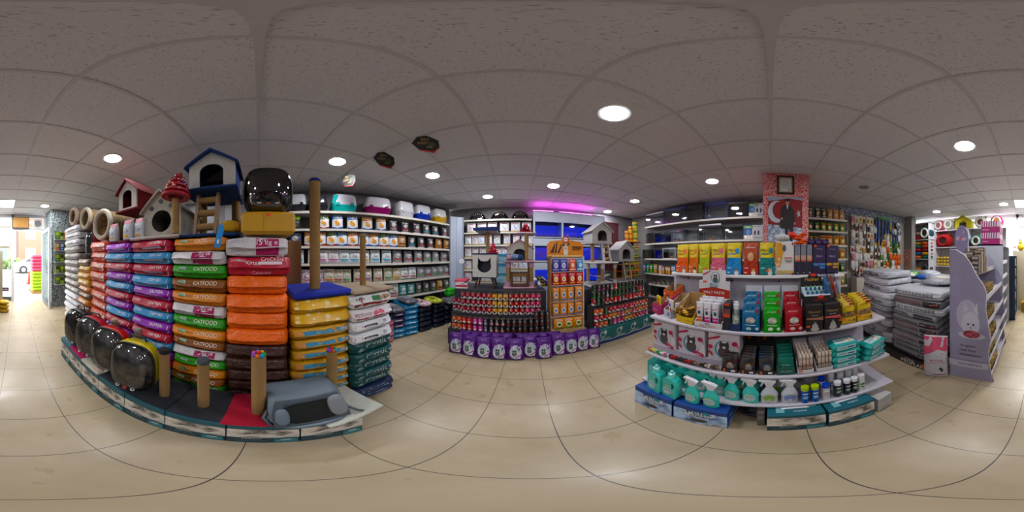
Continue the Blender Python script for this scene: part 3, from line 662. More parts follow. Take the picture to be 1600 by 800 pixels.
# ---- things on top of the stacks
def arch(w_, h_, z0, n=10):
    r_ = w_/2; return [(-r_, z0), (r_, z0)]+[(r_*math.cos(t), z0+h_-r_*.8+r_*.8*math.sin(t)) for t in [PI*i/n for i in range(n+1)]]
def circ(cx, cz, r_, n=18): return [(cx+r_*math.cos(2*PI*i/n), cz+r_*math.sin(2*PI*i/n)) for i in range(n)]
def house(w_, d_, he, ha, wall, roof, hole, side=None, ov=.04, t=.018, floorm=None, extra=None):
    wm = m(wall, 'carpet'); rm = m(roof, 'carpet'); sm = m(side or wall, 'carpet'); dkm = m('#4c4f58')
    def walls(b):
        out = [(-w_/2, 0), (w_/2, 0), (w_/2, he), (0, ha), (-w_/2, he)]
        b.holed(out, hole, -d_/2, -d_/2+t, wm, dkm)
        b.prism(out, d_/2-t, d_/2, wm)
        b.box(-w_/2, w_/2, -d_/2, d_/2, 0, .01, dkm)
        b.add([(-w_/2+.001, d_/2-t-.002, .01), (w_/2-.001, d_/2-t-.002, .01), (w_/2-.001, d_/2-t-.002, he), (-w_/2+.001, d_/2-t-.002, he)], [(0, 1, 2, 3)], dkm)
        if extra: extra(b)
    def side1(b, s):
        b.box(min(s*w_/2, s*(w_/2-t)), max(s*w_/2, s*(w_/2-t)), -d_/2+t, d_/2-t, 0, he, sm)
    def rf(b):
        L_ = math.hypot(w_/2, ha-he); ux, uz = (w_/2)/L_, (he-ha)/L_
        for s in (-1, 1):
            e = ov; x1, z1 = s*(w_/2+ux*e), he+uz*e
            poly = [(0, ha), (x1, z1), (x1-s*uz*.02*-1, z1+.022), (0, ha+.026)]
            b.prism(poly, -d_/2-ov, d_/2+ov*.5, rm)
    return [('wall', bm('wall', walls)), ('side_wall', bm('side_wall', lambda b: side1(b, -1))), ('side_wall', bm('side_wall', lambda b: side1(b, 1))), ('roof', bm('roof', rf))]
def group_at(parts, loc):      # shift freshly built part meshes
    for p in parts:
        p[1].transform(Matrix.Translation(loc))
    return parts
def boardp(name, x0, x1, y0, y1, z0, z1, c, k_='carpet'): return (name, bm(name, lambda b: b.box(x0, x1, y0, y1, z0, z1, m(c, k_), (z1-z0)*.35)))
def sisal_p(x, y, z0, z1, r_): 
    def f(b):
        n = max(4, int((z1-z0)/.012)); pr = [(0, z0)]
        for i in range(n): pr += [(r_, z0+(z1-z0)*i/n), (r_*.975, z0+(z1-z0)*(i+.5)/n)]
        b.lathe(pr+[(r_, z1), (0, z1)], SISAL, 16, Matrix.Translation((x, y, 0)))
    return ('sisal_post', bm('sisal_post', f))
def ladder(x0, x1, yb, yt, z0, z1, rail, nr, rr=.028):
    out = []
    def f(b):
        for x in (x0, x1):
            b.add([(x-.012, yb-.03, z0), (x+.012, yb-.03, z0), (x+.012, yb+.03, z0), (x-.012, yb+.03, z0), (x-.012, yt-.03, z1), (x+.012, yt-.03, z1), (x+.012, yt+.03, z1), (x-.012, yt+.03, z1)],
                  [(3, 2, 1, 0), (4, 5, 6, 7), (0, 1, 5, 4), (1, 2, 6, 5), (2, 3, 7, 6), (3, 0, 4, 7)], m(rail, 'carpet'))
    sub = []
    for i in range(nr):
        t = (i+.5)/nr; sub.append(('rung', bm('rung', lambda b, t=t: b.lathe([(0, 0), (rr, 0), (rr, x1-x0-.02), (0, x1-x0-.02)], SISAL, 12, Matrix.Translation((x0+.01, yb+(yt-yb)*t, z0+(z1-z0)*t)) @ Matrix.Rotation(R(90), 4, 'Y')))))
    return ('ladder', bm('ladder', f), sub)
# royal blue tower
hp = group_at(house(.37, .36, .25, .385, '#d8d6cc', '#123a7a', arch(.19, .22, .03), side='#123a7a'), (0.02, .06, .40))
parts = hp+[boardp('base_board', -.23, .24, -.24, .22, 0, .02, '#12386e'), boardp('platform', -.21, .23, -.2, .26, .375, .4, '#123a6e'), ladder(-.09, .07, -.17, -.08, .02, .375, '#a9927a', 3), sisal_p(.17, .17, .02, .375, .04), sisal_p(-.15, .17, .02, .375, .04)]
LB.put(Tpl('cat_tower', 'cat tower', None, parts), 'cat tower with royal blue roofed house above a ladder, on the sacks', u=-.43, D=1.3, z=1.56, dr=2)
# red house tower
hp = group_at(house(.29, .38, .24, .385, '#d8d4ca', '#7d1422', arch(.15, .22, .03), side='#7d1422'), (0, .0, .39))
LB.put(Tpl('cat_tower', 'cat tower', None, hp+[boardp('base_board', -.17, .22, -.31, .16, 0, .02, '#7d1426'), boardp('platform', -.17, .17, -.23, .22, .365, .39, '#7d1422'), ladder(-.02, .12, -.16, .02, .02, .365, '#6f6c6c', 3), sisal_p(-.12, .12, .02, .365, .035)]),
       'cat tower with dark red roofed house above grey supports, on the sacks', u=-1.37, D=1.40, z=1.56)
# white house with round hole
holes = circ(0, .14, .1)
hp = house(.38, .34, .25, .42, '#cdc8ba', '#c9c2b0', holes)
for x, z in ((-.1, .27), (0, .325), (.1, .27)): hp.append(('small_opening', bm('small_opening', lambda b, x=x, z=z: b.lathe([(0, .0), (.021, .0), (.021, .006)], m('#2d2c30'), 14, Matrix.Translation((x, -.177, z)) @ Matrix.Rotation(R(-90), 4, 'X')))))
group_at(hp, (0.02, .06, .03))
LB.put(Tpl('cat_house', 'cat house', None, hp+[boardp('base_board', -.26, .25, -.22, .25, 0, .025, '#c9b9b6')]), 'cream cat house with round entrance and three small holes', u=-.875, D=1.25, z=1.56, dr=4)
# spiral ball track on a post
def track(c, r0, n=4, hh=.18):
    ks = []
    for i in range(n):
        rr = r0*(1-.17*i); z = i*hh/n
        ks.append(('tier', bm('tier', lambda b, rr=rr, z=z: b.lathe([(rr*.55, z+.012), (rr*.75, z), (rr, z+.004), (rr*1.03, z+.02), (rr*.95, z+.016), (rr*.7, z+.018), (rr*.55, z+.045)], m(c, 'gloss'), 26))))
        ks.append(('track_rail', bm('track_rail', lambda b, rr=rr, z=z: b.tube([(rr*math.cos(t), rr*math.sin(t), z+.04) for t in [2*PI*j/22 for j in range(22)]], .004, m(c, 'gloss'), 6, closed=True))))
        ks.append(('ball', bm('ball', lambda b, rr=rr, z=z, i=i: b.blob((rr*.86*math.cos(4+i), rr*.86*math.sin(4+i), z+.035), (.015,)*3, m('#e5b9b0' if i % 2 else '#5a3a8a', 'gloss'), 10, 6))))
    rt = r0*(1-.17*n)*.9
    ks.append(('cat_head', bm('cat_head', lambda b: b.blob((0, 0, hh+.02), (rt, rt*.9, rt*.8), m(c, 'gloss'), 14, 8).lathe([(.014, 0), (0, .03)], m(c, 'gloss'), 8, Matrix.Translation((-rt*.6, 0, hh+.015+rt*.6))).lathe([(.014, 0), (0, .03)], m(c, 'gloss'), 8, Matrix.Translation((rt*.6, 0, hh+.015+rt*.6))))))
    return ks
tk = track('#a8363c', .105)
tw = LB.put(Tpl('sisal_post_stand', 'scratching post', None, [sisal_p(0, 0, 0, .27, .028)]), 'plain sisal post beside the cream cat house carrying the red toy', u=-.625, D=1.02, z=1.588)
LB.put(Tpl('ball_track_toy', 'cat toy', None, tk), 'red tiered ball track toy tilted on the post by the cat houses', u=-.625, D=1.02, z=1.862, tilt=(R(-6), R(4)))
# pouches beside the houses
pp = pouchT(.12, .2, .07, m('#cfd3d6'), [('r', -1, 1, .78, .99, m('#c98a96')), ('d', 0, .5, .6, .2, m('#39424a', 'photo', '#b9c6cc', 2)), ('r', -.5, .5, .1, .22, m('#d8a84a'))], seed=31)
for i, (u_, D_) in enumerate(((-1.47, 1.07), (-1.2, 1.05), (-1.08, 1.09))): LB.put(pp, ['clear and pink food pouch left of the sisal bar under the red house', 'clear and pink food pouch front, beside the cream house board', 'clear and pink food pouch half behind, touching the cream house'][i], u=u_, D=D_, z=1.583 if i != 2 else 1.587, group='clear and pink pouches by the cat houses')
# things behind the blue tower ladder
b = MB(); b.tube([(-.07, 0, 0), (-.08, 0, .12), (-.04, 0, .2), (.03, 0, .2), (.08, 0, .12), (.08, 0, 0)], .03, m('#8b8681', 'carpet'), 10)
LB.put(Tpl('scratching_arch', 'cat toy', b.mesh('scratching_arch')), 'grey carpeted scratching arch behind the blue tower ladder', u=-.14, D=1.42, z=1.55)
b = MB(); b.blob((0, 0, .045), (.075, .05, .045), m('#d0a53a', 'carpet'), 12, 8, .8).blob((.06, -.01, .04), (.04, .04, .035), m('#c08a2a', 'carpet'), 10, 6)
LB.put(Tpl('plush_toy', 'toy', b.mesh('plush_toy')), 'yellow plush toy lying on the blue tower base', u=-.245, D=1.12, z=1.583)
b = MB(); b.prism([(-.02, -.13), (.02, -.13), (.02, 0), (0, .03), (-.02, 0)], -.002, .002, m('#3f8fd0')); b.dec(lambda u, v, o=0: Vector((u*.02, -.002-o, -.13+v*.13)), .04, .13, [('d', 0, .3, .4, .12, W_)])
LB.put(Tpl('price_tag', 'tag', b.mesh('price_tag')), 'light blue tag hanging from the blue tower base', u=-.272, D=.985, z=1.6, tilt=(R(4), R(14)))
# yellow carrier with the black bubble
bb = backpack('#1d1d20', '#2a2b2e', .34, .38, .15)
yb_ = bm('base_box', lambda b: b.box(-.175, .175, -.12, .16, -.135, .015, m('#c79a10'), .02).box(-.03, -.028, -.1215, -.12, -.13, .0, m('#8f6d0a')))
vent = bm('price_sticker', lambda b: b.box(-.015, .015, -.1225, -.121, -.02, -.003, m('#e0521c')))
LB.put(Tpl('bubble_carrier', 'pet carrier', None, bb.parts+[('base_box', yb_), ('price_sticker', vent)]), 'large black bubble pet carrier on its yellow base above the orange sacks', u=.02, D=1.14, z=1.695)
# tunnels
def tunnel(L_, r_, bc, rc, k_='carpet'):
    X = Matrix.Rotation(R(-90), 4, 'X')
    body = bm('tube', lambda b: b.lathe([(r_*.93, 0.0), (r_, .02), (r_, L_-.02), (r_*.93, L_)], m(bc, 'photo', '#6b5a3c', 1.6), 26, Matrix.Translation((0, 0, r_)) @ X))
    inn = bm('lining', lambda b: b.lathe([(r_*.9, .01), (r_*.9, L_-.01)], m('#6b5238', 'photo', '#a58c64', 2), 26, Matrix.Translation((0, 0, r_)) @ X))
    def rg(y): return bm('plush_ring', lambda b: b.tube([((r_*.93)*math.cos(t), y, r_+(r_*.93)*math.sin(t)) for t in [2*PI*j/26 for j in range(26)]], .032, m(rc, 'carpet'), 10, closed=True))
    return Tpl('cat_tunnel', 'cat tunnel', None, [('tube', body), ('lining', inn), ('plush_ring', rg(0)), ('plush_ring', rg(L_))], 0)
LB.put(tunnel(.5, .19, '#a8977a', '#d8cfbb'), 'brown cat tunnel with cream plush rim, nearest and largest', u=-1.74, D=1.12, z=1.635, group='cat tunnels on the sacks')
LB.put(tunnel(.5, .16, '#b89f7d', '#d6cbb4'), 'straw cat tunnel with cream rim above the red pet backpack', u=-2.24, D=1.14, z=1.85, group='cat tunnels on the sacks')
LB.put(tunnel(.45, .155, '#a88478', '#cdb8a6'), 'pinkish cat tunnel with beige rim on the white sacks, farthest', u=-2.68, D=1.12, z=1.985, group='cat tunnels on the sacks')
# boards with posts at the end of the row
scratcher(.46, .42, .045, '#12289a', -.015, -.04, .042, .87, 'flat', '#12287a', lab='royal blue board with a very tall sisal post on the yellow sacks', u=.39, D=1.03, z=1.125, group='scratching posts on the sacks', dr=4)
scratcher(.4, .4, .03, '#a89580', .02, .02, .027, .44, 'flat', '#a48a66', lab='beige board with a short sisal post at the end of the row', u=.8, D=.98, z=1.13, group='scratching posts on the sacks')
b = MB(); b.box(-.07, .07, -.1, .1, 0, .43, m('#8a6540'), .003)
LB.put(Tpl('cardboard_carton', 'box', b.mesh('cardboard_carton'), (), .2), 'plain brown cardboard carton standing behind the tall blue-board post', u=.26, D=1.46, z=1.13)
# small rack of green packs on the entrance column
rk = MB(); rk.box(-.2, .2, 0, .03, 0, 1.4, m('#b9c0c4'))
for i in range(5): rk.box(-.2, .2, -.12, 0, .3*i, .3*i+.015, m('#c9cfd2'))
BK2 = FR(196)
inst(Tpl('entrance_rack', 'rack', rk.mesh('entrance_rack')), 'narrow rack fixed on the patterned entrance column', (-1.56, -4.16, .65), PI)
gp = [cartonT(.11, .07, .2, m(c), [('r', -.8, .8, .5, .9, m(c2)), ('t', 'Pet', 0, .3, .06, W_)], name='food_packet', cat='packet') for c, c2 in (('#3f6a24', '#c2d23a'), ('#8fa81e', '#2c3a16'), ('#c9752a', '#efe2a8'), ('#2b5f9a', '#dfe6ea'))]
for s in range(5):
    for i in range(3): inst(gp[(s*2+i) % 4 if s > 2 else (i+s) % 2], 'small packet on the entrance rack, %s place on %s shelf from below' % (nth(i), nth(s)), (-1.43-i*.125, -4.105, .667+.3*s), PI, 'packets on the entrance rack')
# ================================================================== SLANTED WALL OF KIBBLE BAGS
SHM = m('#bdb8ae'); EDGE = m('#d9d4c8')
def shelfrow(fr, name, u0, u1, D, depth, zs, back=None, zb=0, zt=2.2, cat='shelving', label='', side=True, bm_=None):
    kids = []
    for z in zs: kids.append(('shelf_board', bm('shelf_board', lambda b, z=z: b.box(u0, u1, -depth, 0, z-.022, z, SHM).box(u0, u1, -depth-.008, -depth, z-.035, z+.004, EDGE))))
    if back: kids.append(('back_panel', bm('back_panel', lambda b: b.box(u0, u1, 0, .015, zb, zt, back))))
    n = max(1, round((u1-u0)/1.0))
    for i in range(n+1):
        x = u0+(u1-u0)*i/n; kids.append(('upright', bm('upright', lambda b, x=x: b.box(x-.015, x+.015, .015, .045, 0, zt, SHM))))
    return inst(Tpl(name, cat, None, kids), label, fr.pos(0, D+depth, 0), fr.rot)
ZL = [.65, .96, 1.29, 1.58, 1.867, 2.17]
shelfrow(LW, 'wall_shelving', -1.1, 2.78, 2.65, .36, ZL, m('#55524f'), 0, 2.19, label='long white shelving of kibble bags on the slanted left wall')
F2 = film
def nd(top, low, letters, seed):
    return pouchT(.185, .255, .09, m('#e8e8ea', 'film'), [('p', [(-1, .62), (1, .72), (1, .97), (-1, .97)], m(top)), ('p', [(-1, .03), (1, .03), (1, .2), (0, .08), (-1, .16)], m(low)), ('t', 'ND', .1, .84, .125, m(letters)),
        ('d', -.2, .45, .42, .16, m('#b5652c', 'photo', '#d9a24e', 1.5)), ('d', .15, .36, .3, .12, m('#e0a03a')), ('r', -.6, .5, .24, .255, m('#8c8c92'))], seed=seed)
ND = {'green': nd('#2f5a2c', '#8f1f1c', '#e8e4d2', 1), 'blue': nd('#2a5f94', '#1e4f9c', '#e8e4d2', 2), 'orange': nd('#b87820', '#1e4f9c', '#f0e8d0', 3), 'amber': nd('#c0782a', '#8f2a1c', '#f0e8d0', 4)}
def kb(base, band, pic, low=None, txt='PLAN', tc='#e9e9ec', w_=.165, h_=.235, seed=0, pk='photo'):
    return pouchT(w_, h_, .085, m(base, 'film'), [('t', txt, 0, .84, w_*.7, m(tc)), ('d', 0, .56, .55, .17, m(pic, pk, '#b9b4ae', 2)), ('r', -.8, .8, .24, .33, m(band)), ('r', -.6, .6, .17, .19, m(tc)), ('r', -1, 1, .02, .1, m(low or base))], seed=seed)
KB = {'black and red': kb('#26262b', '#b3262c', '#3a3434', '#d8d6d8', seed=5), 'black and teal': kb('#26262b', '#3a9fa8', '#4a4444', '#d8d6d8', seed=6), 'black and pink': kb('#2b282d', '#c07a8a', '#4a4040', '#e0dcdf', seed=7),
      'tan and brown': kb('#a8763a', '#5a3418', '#5e4020', '#7a4c1e', 'Royal', seed=8), 'white and pink': kb('#dedade', '#c25a8c', '#cfc9cf', '#b9b5bb', 'Vet', '#6d6872', .19, .24, 9),
      'white and blue': kb('#dce4e8', '#4aa8c8', '#7f8c94', '#b9c6cc', 'ADVANCE', '#2f3a44', .18, .235, 10), 'white and yellow': kb('#dfe0e0', '#d8b23a', '#6c7a84', '#b9bdc0', 'ADVANCE', '#2f3a44', .18, .235, 11),
      'grey and red': kb('#77767c', '#b8463c', '#55535a', '#dadada', 'PROPLAN', '#e6e6e8', .19, .235, 12), 'grey and green': kb('#77767c', '#6fa35a', '#55535a', '#dadada', 'PROPLAN', '#e6e6e8', .19, .235, 13),
      'black speckled': pouchT(.17, .23, .085, m('#1c1c20', 'photo', '#b9a9b4', 1.2), [('t', 'CAT', 0, .8, .09, W_), ('r', -.7, .7, .2, .3, m('#c97a9c'))], seed=14),
      'beige and orange': kb('#c9bfae', '#d87a2a', '#8f7f6e', '#a89a86', 'Brit', '#4a3a2c', .18, .24, 15), 'beige and green': kb('#c4c2a8', '#3fa078', '#8a8f8a', '#b9b394', 'Brit', '#2f5a44', seed=16),
      'beige and purple': kb('#c9bfa8', '#8a54b0', '#8a8f8a', '#b9ab90', 'Brit', '#4a3a5c', seed=17), 'beige and crimson': kb('#c9bfa8', '#b8405a', '#8f8a84', '#b9ab90', 'Brit', '#5c2a34', seed=18), 'beige and gold': kb('#c9bfa0', '#c9982a', '#8f8a84', '#b9a980', 'Brit', '#5c4a2a', seed=19),
      'white, red and green': kb('#dfe2e0', '#b8302c', '#3c3a40', '#2a6a44', 'Hills', '#22408a', seed=20), 'silver and orange-red': kb('#cfd0d2', '#a8431e', '#5c5450', '#a8431e', 'Dog', '#3a3a3c', .19, .26, 21),
      'teal-green': kb('#3c7c7c', '#e0e6e2', '#8fa8a0', '#2a5a4a', 'Trovet', '#e4ece8', seed=22), 'charcoal': kb('#3a393e', '#5c8a4a', '#2a2a2e', '#55545a', 'Acana', '#cfcfd4', .17, .24, 23),
      'dark green headed': pouchT(.19, .25, .09, m('#20261e', 'film'), [('r', -1, 1, .72, .96, m('#7fb83a')), ('t', 'GreenDog', 0, .5, .12, m('#cfd8c9')), ('d', 0, .25, .5, .14, m('#6c7a50'))], seed=24),
      'navy and orange': kb('#1d3a66', '#d87a2a', '#8a5a34', '#234a80', 'MONGE', '#d9e0ea', .2, .24, 25)}
KB.update({'%s-topped white' % k: v for k, v in ND.items()})
def fillrow(fr, D, z, items, wh, group, x0=450, sc_=.225, T=None, **kw):
    cnt = {}
    for i, (zx, c) in enumerate(items):
        T_ = (T or KB)[c]
        fr.put(T_, '%s bag, %s from the left on %s' % (c, nth(i), wh), px=x0+zx*sc_, D=D+random.uniform(0, .02), z=z+.001, group=group, dr=random.uniform(-4, 4), sc=(kw.get('sx', 1), 1, random.uniform(.97, 1.02)*kw.get('s', 1)))
G1 = 'kibble bags on the slanted wall shelves'
fillrow(LW, 2.68, 1.867, [(-60, 'navy and orange'), (45, 'dark green headed'), (248, 'green-topped white'), (345, 'blue-topped white'), (450, 'blue-topped white'), (553, 'orange-topped white'), (650, 'orange-topped white'), (735, 'black and pink'), (818, 'black and red'), (898, 'black and pink'), (965, 'black and teal'), (1028, 'black and teal'), (1092, 'black and pink')], 'the highest bag shelf, left wall', G1)
fillrow(LW, 2.68, 1.58, [(-60, 'navy and orange'), (50, 'navy and orange'), (150, 'amber-topped white'), (225, 'amber-topped white'), (305, 'green-topped white'), (375, 'blue-topped white'), (452, 'amber-topped white'), (530, 'blue-topped white'), (598, 'orange-topped white'), (670, 'green-topped white'), (735, 'blue-topped white'), (795, 'tan and brown'), (862, 'black and teal'), (928, 'black and red'), (993, 'black and red'), (1052, 'tan and brown'), (1108, 'tan and brown')], 'the second bag shelf, left wall', G1)
fillrow(LW, 2.68, 1.29, [(-50, 'white and blue'), (72, 'white and blue'), (175, 'white and yellow'), (238, 'white and pink'), (316, 'white and pink'), (392, 'white and blue'), (465, 'white and blue'), (533, 'white and yellow'), (608, 'white and blue'), (688, 'white and blue'), (762, 'grey and red'), (838, 'grey and red'), (910, 'grey and red'), (972, 'grey and green'), (1030, 'grey and green'), (1088, 'grey and red')], 'the third bag shelf, left wall', G1)
fillrow(LW, 2.68, .96, [(-50, 'black speckled'), (60, 'black speckled'), (130, 'black speckled'), (213, 'black speckled'), (285, 'beige and orange'), (350, 'beige and crimson'), (407, 'beige and green'), (490, 'beige and crimson'), (553, 'beige and purple'), (628, 'beige and crimson'), (697, 'beige and green'), (758, 'beige and gold'), (812, 'white, red and green'), (868, 'white, red and green'), (925, 'grey and green'), (975, 'grey and red'), (1020, 'grey and green'), (1062, 'grey and green'), (1103, 'grey and red')], 'the fourth bag shelf, left wall', G1)
fillrow(LW, 2.66, .65, [(400, 'silver and orange-red'), (480, 'silver and orange-red'), (560, 'silver and orange-red'), (650, 'silver and orange-red'), (738, 'silver and orange-red'), (802, 'teal-green'), (858, 'teal-green'), (910, 'charcoal'), (963, 'charcoal'), (1012, 'charcoal'), (1060, 'tan and brown'), (1103, 'charcoal')], 'the lowest bag shelf, left wall', G1)
# carriers / hooded litter boxes on top
def hooded(w_, base, top, side=None, clips=True, h_=.34, d_=.34):
    bt = m(base, 'gloss'); tp = m(top, 'gloss')
    def rr(z, s, sy=1): return [(w_/2*s*math.copysign(abs(math.cos(t))**.35, math.cos(t)), d_/2*s*sy*math.copysign(abs(math.sin(t))**.35, math.sin(t)), z) for t in [2*PI*i/24 for i in range(24)]]
    k_ = [('tray', bm('tray', lambda b: b.loft([rr(0, .86), rr(.01, .9), rr(h_*.33, 1), rr(h_*.36, 1.03), rr(h_*.38, 1.03)], bt))),
          ('hood', bm('hood', lambda b: b.loft([rr(h_*.38, 1), rr(h_*.42, 1), rr(h_*.8, .93), rr(h_*.93, .88), rr(h_*.99, .75), rr(h_, .6)], tp)))]
    if clips:
        for s in (-1, 1): k_.append(('clip', bm('clip', lambda b, s=s: b.box(s*w_*.28-.03, s*w_*.28+.03, -d_/2-.018, -d_/2+.005, h_*.3, h_*.48, bt, .006))))
    if side: k_.append(('side_panel', bm('side_panel', lambda b: b.prism([(-w_*.505, h_*.4), (-w_*.36, h_*.4), (-w_*.26, h_*.9), (-w_*.44, h_*.9)], -d_*.485, d_*.45, m(side, 'gloss')))))
    return Tpl('hooded_litter_box', 'litter box', None, k_, d_)
for zx, t, l in ((-90, hooded(.3, '#4a4c50', '#8b8c90', clips=False), 'grey hooded litter box behind the black bubble carrier'), (60, hooded(.32, '#2c2d31', '#c9c9cc'), 'black and white hooded litter box left of the tall sisal post'),
                 (205, hooded(.34, '#24252b', '#2b2c33'), 'all black pet carrier just right of the tall sisal post'), (392, hooded(.44, '#35b0aa', '#d9d8de', '#35b0aa'), 'turquoise and white hooded litter box on the top shelf'),
                 (637, hooded(.5, '#8a1260', '#d6d4d9'), 'purple and white hooded litter box on the top shelf'), (828, hooded(.36, '#cfcfd2', '#d9d9dc'), 'all white hooded litter box on the top shelf'),
                 (955, hooded(.36, '#1634a8', '#d6d8dc'), 'blue and white hooded litter box on the top shelf'), (1070, hooded(.36, '#c9a01c', '#d8d8d4'), 'yellow and white hooded litter box at the shelf end')):
    LW.put(t, l, px=450+zx*.225, D=2.66, z=2.172, group='hooded boxes on the top shelf', dr=random.uniform(-5, 5))
# sacks lying on the floor in front of that shelving
def fs(c, c2, txt, seed, w_=.285, h_=.1): return sackT(w_, .5, h_, film(c), [('r', -.35, .5, .3, .72, m(c2)), ('t', txt, .07, .5, .11, m(c))], seed=seed)
FS = {'pink': fs('#b8707c', '#d9a9b0', 'CAT', 41), 'light blue': fs('#2f86b8', '#b9d6e4', 'Reflex', 42), 'violet': fs('#2a1a4e', '#c9c4d6', 'Reflex', 43), 'navy': fs('#131a2c', '#24304a', 'Bonnie', 44), 'violet and white': fs('#33246a', '#dcdce4', 'Reflex', 45)}
def fstack(zx, D, seq, top, wh, h=.1, sc=1, fr=LW):
    for i, c in enumerate(seq):
        fr.put(FS[c], '%s sack on the floor %s below the kibble, %s from top' % (c, wh, nth(i)), px=590+zx*.2, D=D+random.uniform(-.01, .01), z=top-h*(i+1), dr=random.uniform(-2, 2), group='sacks under the kibble shelves')
fstack(65, 2.2, ['navy', 'navy', 'pink', 'pink', 'pink', 'pink'], .6, 'in the leftmost stack')
fstack(160, 2.26, ['violet', 'violet', 'violet', 'light blue', 'light blue'], .5, 'in the violet-topped stack')
fstack(268, 2.27, ['light blue']*6, .6, 'in the blue stack')
fstack(378, 2.27, ['navy']*5, .5, 'in the first dark stack')
fstack(487, 2.27, ['navy']*5, .5, 'in the second dark stack')
fstack(572, 2.27, ['navy']*4, .4, 'in the third dark stack')
for i in range(4): inst(FS['violet and white'], 'violet and white sack in the corner stack by the white panel, %s from top' % nth(i), (-1.02, 3.3, .3-.1*i), R(20), 'sacks in the corner stack')
# bags slumped on those stacks
SLm = {'silver': m('#9a9aa0', 'photo', '#3c3a40', .6), 'black and lime': m('#2a2b26', 'photo', '#a9b23a', .5), 'dark red': m('#5a2028', 'photo', '#b9a4a8', .5), 'white grey': m('#cfcfd3', 'photo', '#8a8a92', .5)}
def slump(mt, w_=.34, l_=.42, h_=.1, sd=0):
    b = MB(); rings = []
    for i in range(9):
        t = -1+i/4; y = t*l_/2; s = (1-abs(t)**4*.35); hh = h_*(1-abs(t)**3*.85)+.006
        rings.append([(w_/2*s*math.copysign(abs(math.cos(a))**.6, math.cos(a)), y, h_/2+hh/2*math.sin(a)+.012*noise.noise(Vector((math.cos(a)*2+sd, t*2, sd)))) for a in [2*PI*k/16 for k in range(16)]])
    b.loft(rings, mt); return Tpl('food_bag', 'bag', b.mesh('food_bag'), (), l_)
for zx, c, D_, z_, l in ((150, 'silver', 2.36, .5, 'on the violet-topped stack'), (262, 'silver', 2.38, .6, 'on the blue stack'), (370, 'dark red', 2.38, .5, 'on the first dark stack'), (468, 'black and lime', 2.4, .5, 'on the second dark stack'), (590, 'silver', 2.38, .4, 'on the corner dark stack')):
    LW.put(slump(SLm[c], .42, .26, sd=zx), '%s patterned bag slumped %s below the kibble shelves' % (c, l), px=590+zx*.2, D=D_-.12, z=z_+.003, group='slumped bags under the kibble shelves', dr=90+random.uniform(-10, 10))
b = MB()
for i in range(5): b.tube([(-.12, 0, .05+.0*i), (.12, 0, .05)], .0, m('#2f8f2a')) if False else None
b.blob((0, 0, .07), (.13, .1, .07), m('#2d8a28', 'film'), 16, 8, .7); b.blob((0, -.01, .15), (.11, .08, .05), m('#3aa032', 'film'), 16, 8, .7)
LW.put(Tpl('rolled_blanket', 'roll', b.mesh('rolled_blanket')), 'bright green rolled bundle at the lower right shelf end', px=590+565*.2, D=2.5, z=.51)
# white corner panel
b = MB(); b.box(0, .42, 0, .04, 0, 2.36, m('#b4bccb')); b.box(.19, .2, -.003, 0, 0, 2.36, m('#8d95a5')); b.box(.4, .42, -.02, .0, 0, 2.36, m('#a4acbb'))
inst(Tpl('corner_panel', 'panel', b.mesh('corner_panel')), 'tall pale blue-white corner panel between the shelvings', (-1.452, 3.50, 0), R(42), None, (.78, 1, 1))

# ================================================================== FRONT WALL: white veterinary food bags
shelfrow(FT, 'wall_shelving', -1.2, .40, 3.75, .36, [.8, 1.095, 1.385, 1.68, 1.98, 2.29], m('#7d6a70'), 0, 2.31, label='white shelving of white food bags on the front wall')
def rc(pic, low, sd, w_=.22):
    return pouchT(w_, .25, .09, m('#e6e3e6', 'film'), [('r', -.7, .7, .84, .9, m('#b81f2a')), ('d', 0, .5, .6, .2, m(pic, 'photo', '#e2dfe2', 1.3)), ('r', -.8, .8, .68, .72, m('#a9a6ac')), ('r', -1, 1, .02, .1, m(low))], seed=sd)
RC = {'white and pink': rc('#c25a9a', '#c9a64a', 51), 'white and violet': rc('#6a4ab0', '#c9a64a', 52), 'white and sky blue': rc('#3f94c9', '#c9a64a', 53), 'white and green': rc('#2f9a5a', '#2f7a44', 54), 'white and brown': rc('#7a5638', '#c9a64a', 55), 'white and orange': rc('#d88a3a', '#c9a64a', 56)}
G2 = 'white food bags on the front wall'
fillrow(FT, 3.78, 1.98, [(180, 'white and pink'), (262, 'white and pink'), (345, 'white and violet'), (440, 'white and sky blue'), (528, 'white and sky blue'), (615, 'white and pink')], 'the highest front wall shelf', G2, 700, .2, RC)
fillrow(FT, 3.78, 1.68, [(155, 'white and sky blue'), (210, 'white and brown'), (258, 'white and sky blue'), (318, 'white and brown'), (382, 'white and green'), (460, 'white and sky blue'), (535, 'white and orange'), (600, 'white and sky blue'), (655, 'white and brown')], 'the second front wall shelf', G2, 700, .2, RC, sx=.74)
fillrow(FT, 3.78, 1.385, [(155, 'white and brown'), (212, 'white and orange'), (270, 'white and brown'), (330, 'white and brown'), (395, 'white and orange'), (450, 'white and sky blue'), (600, 'white and pink')], 'the third front wall shelf', G2, 700, .2, RC, sx=.76)
fillrow(FT, 3.78, 1.095, [(150, 'white and pink'), (230, 'white and pink'), (320, 'white and sky blue'), (515, 'white and brown'), (590, 'white and sky blue'), (640, 'white and sky blue')], 'the fourth front wall shelf', G2, 700, .2, RC)
fillrow(FT, 3.78, .8, [(150, 'white and pink'), (262, 'white and brown'), (330, 'white and brown'), (530, 'white and violet'), (610, 'white and brown')], 'the fifth front wall shelf', G2, 700, .2, RC)
RCB = cartonT(.27, .2, .2, m('#b9dcea'), [('r', -1, 1, .72, 1, m('#3f9cc4')), ('d', 0, .4, .5, .22, m('#2f86b4', 'photo', '#9fd0e4', 2)), ('r', -.8, .8, .06, .12, W_)], name='food_carton')
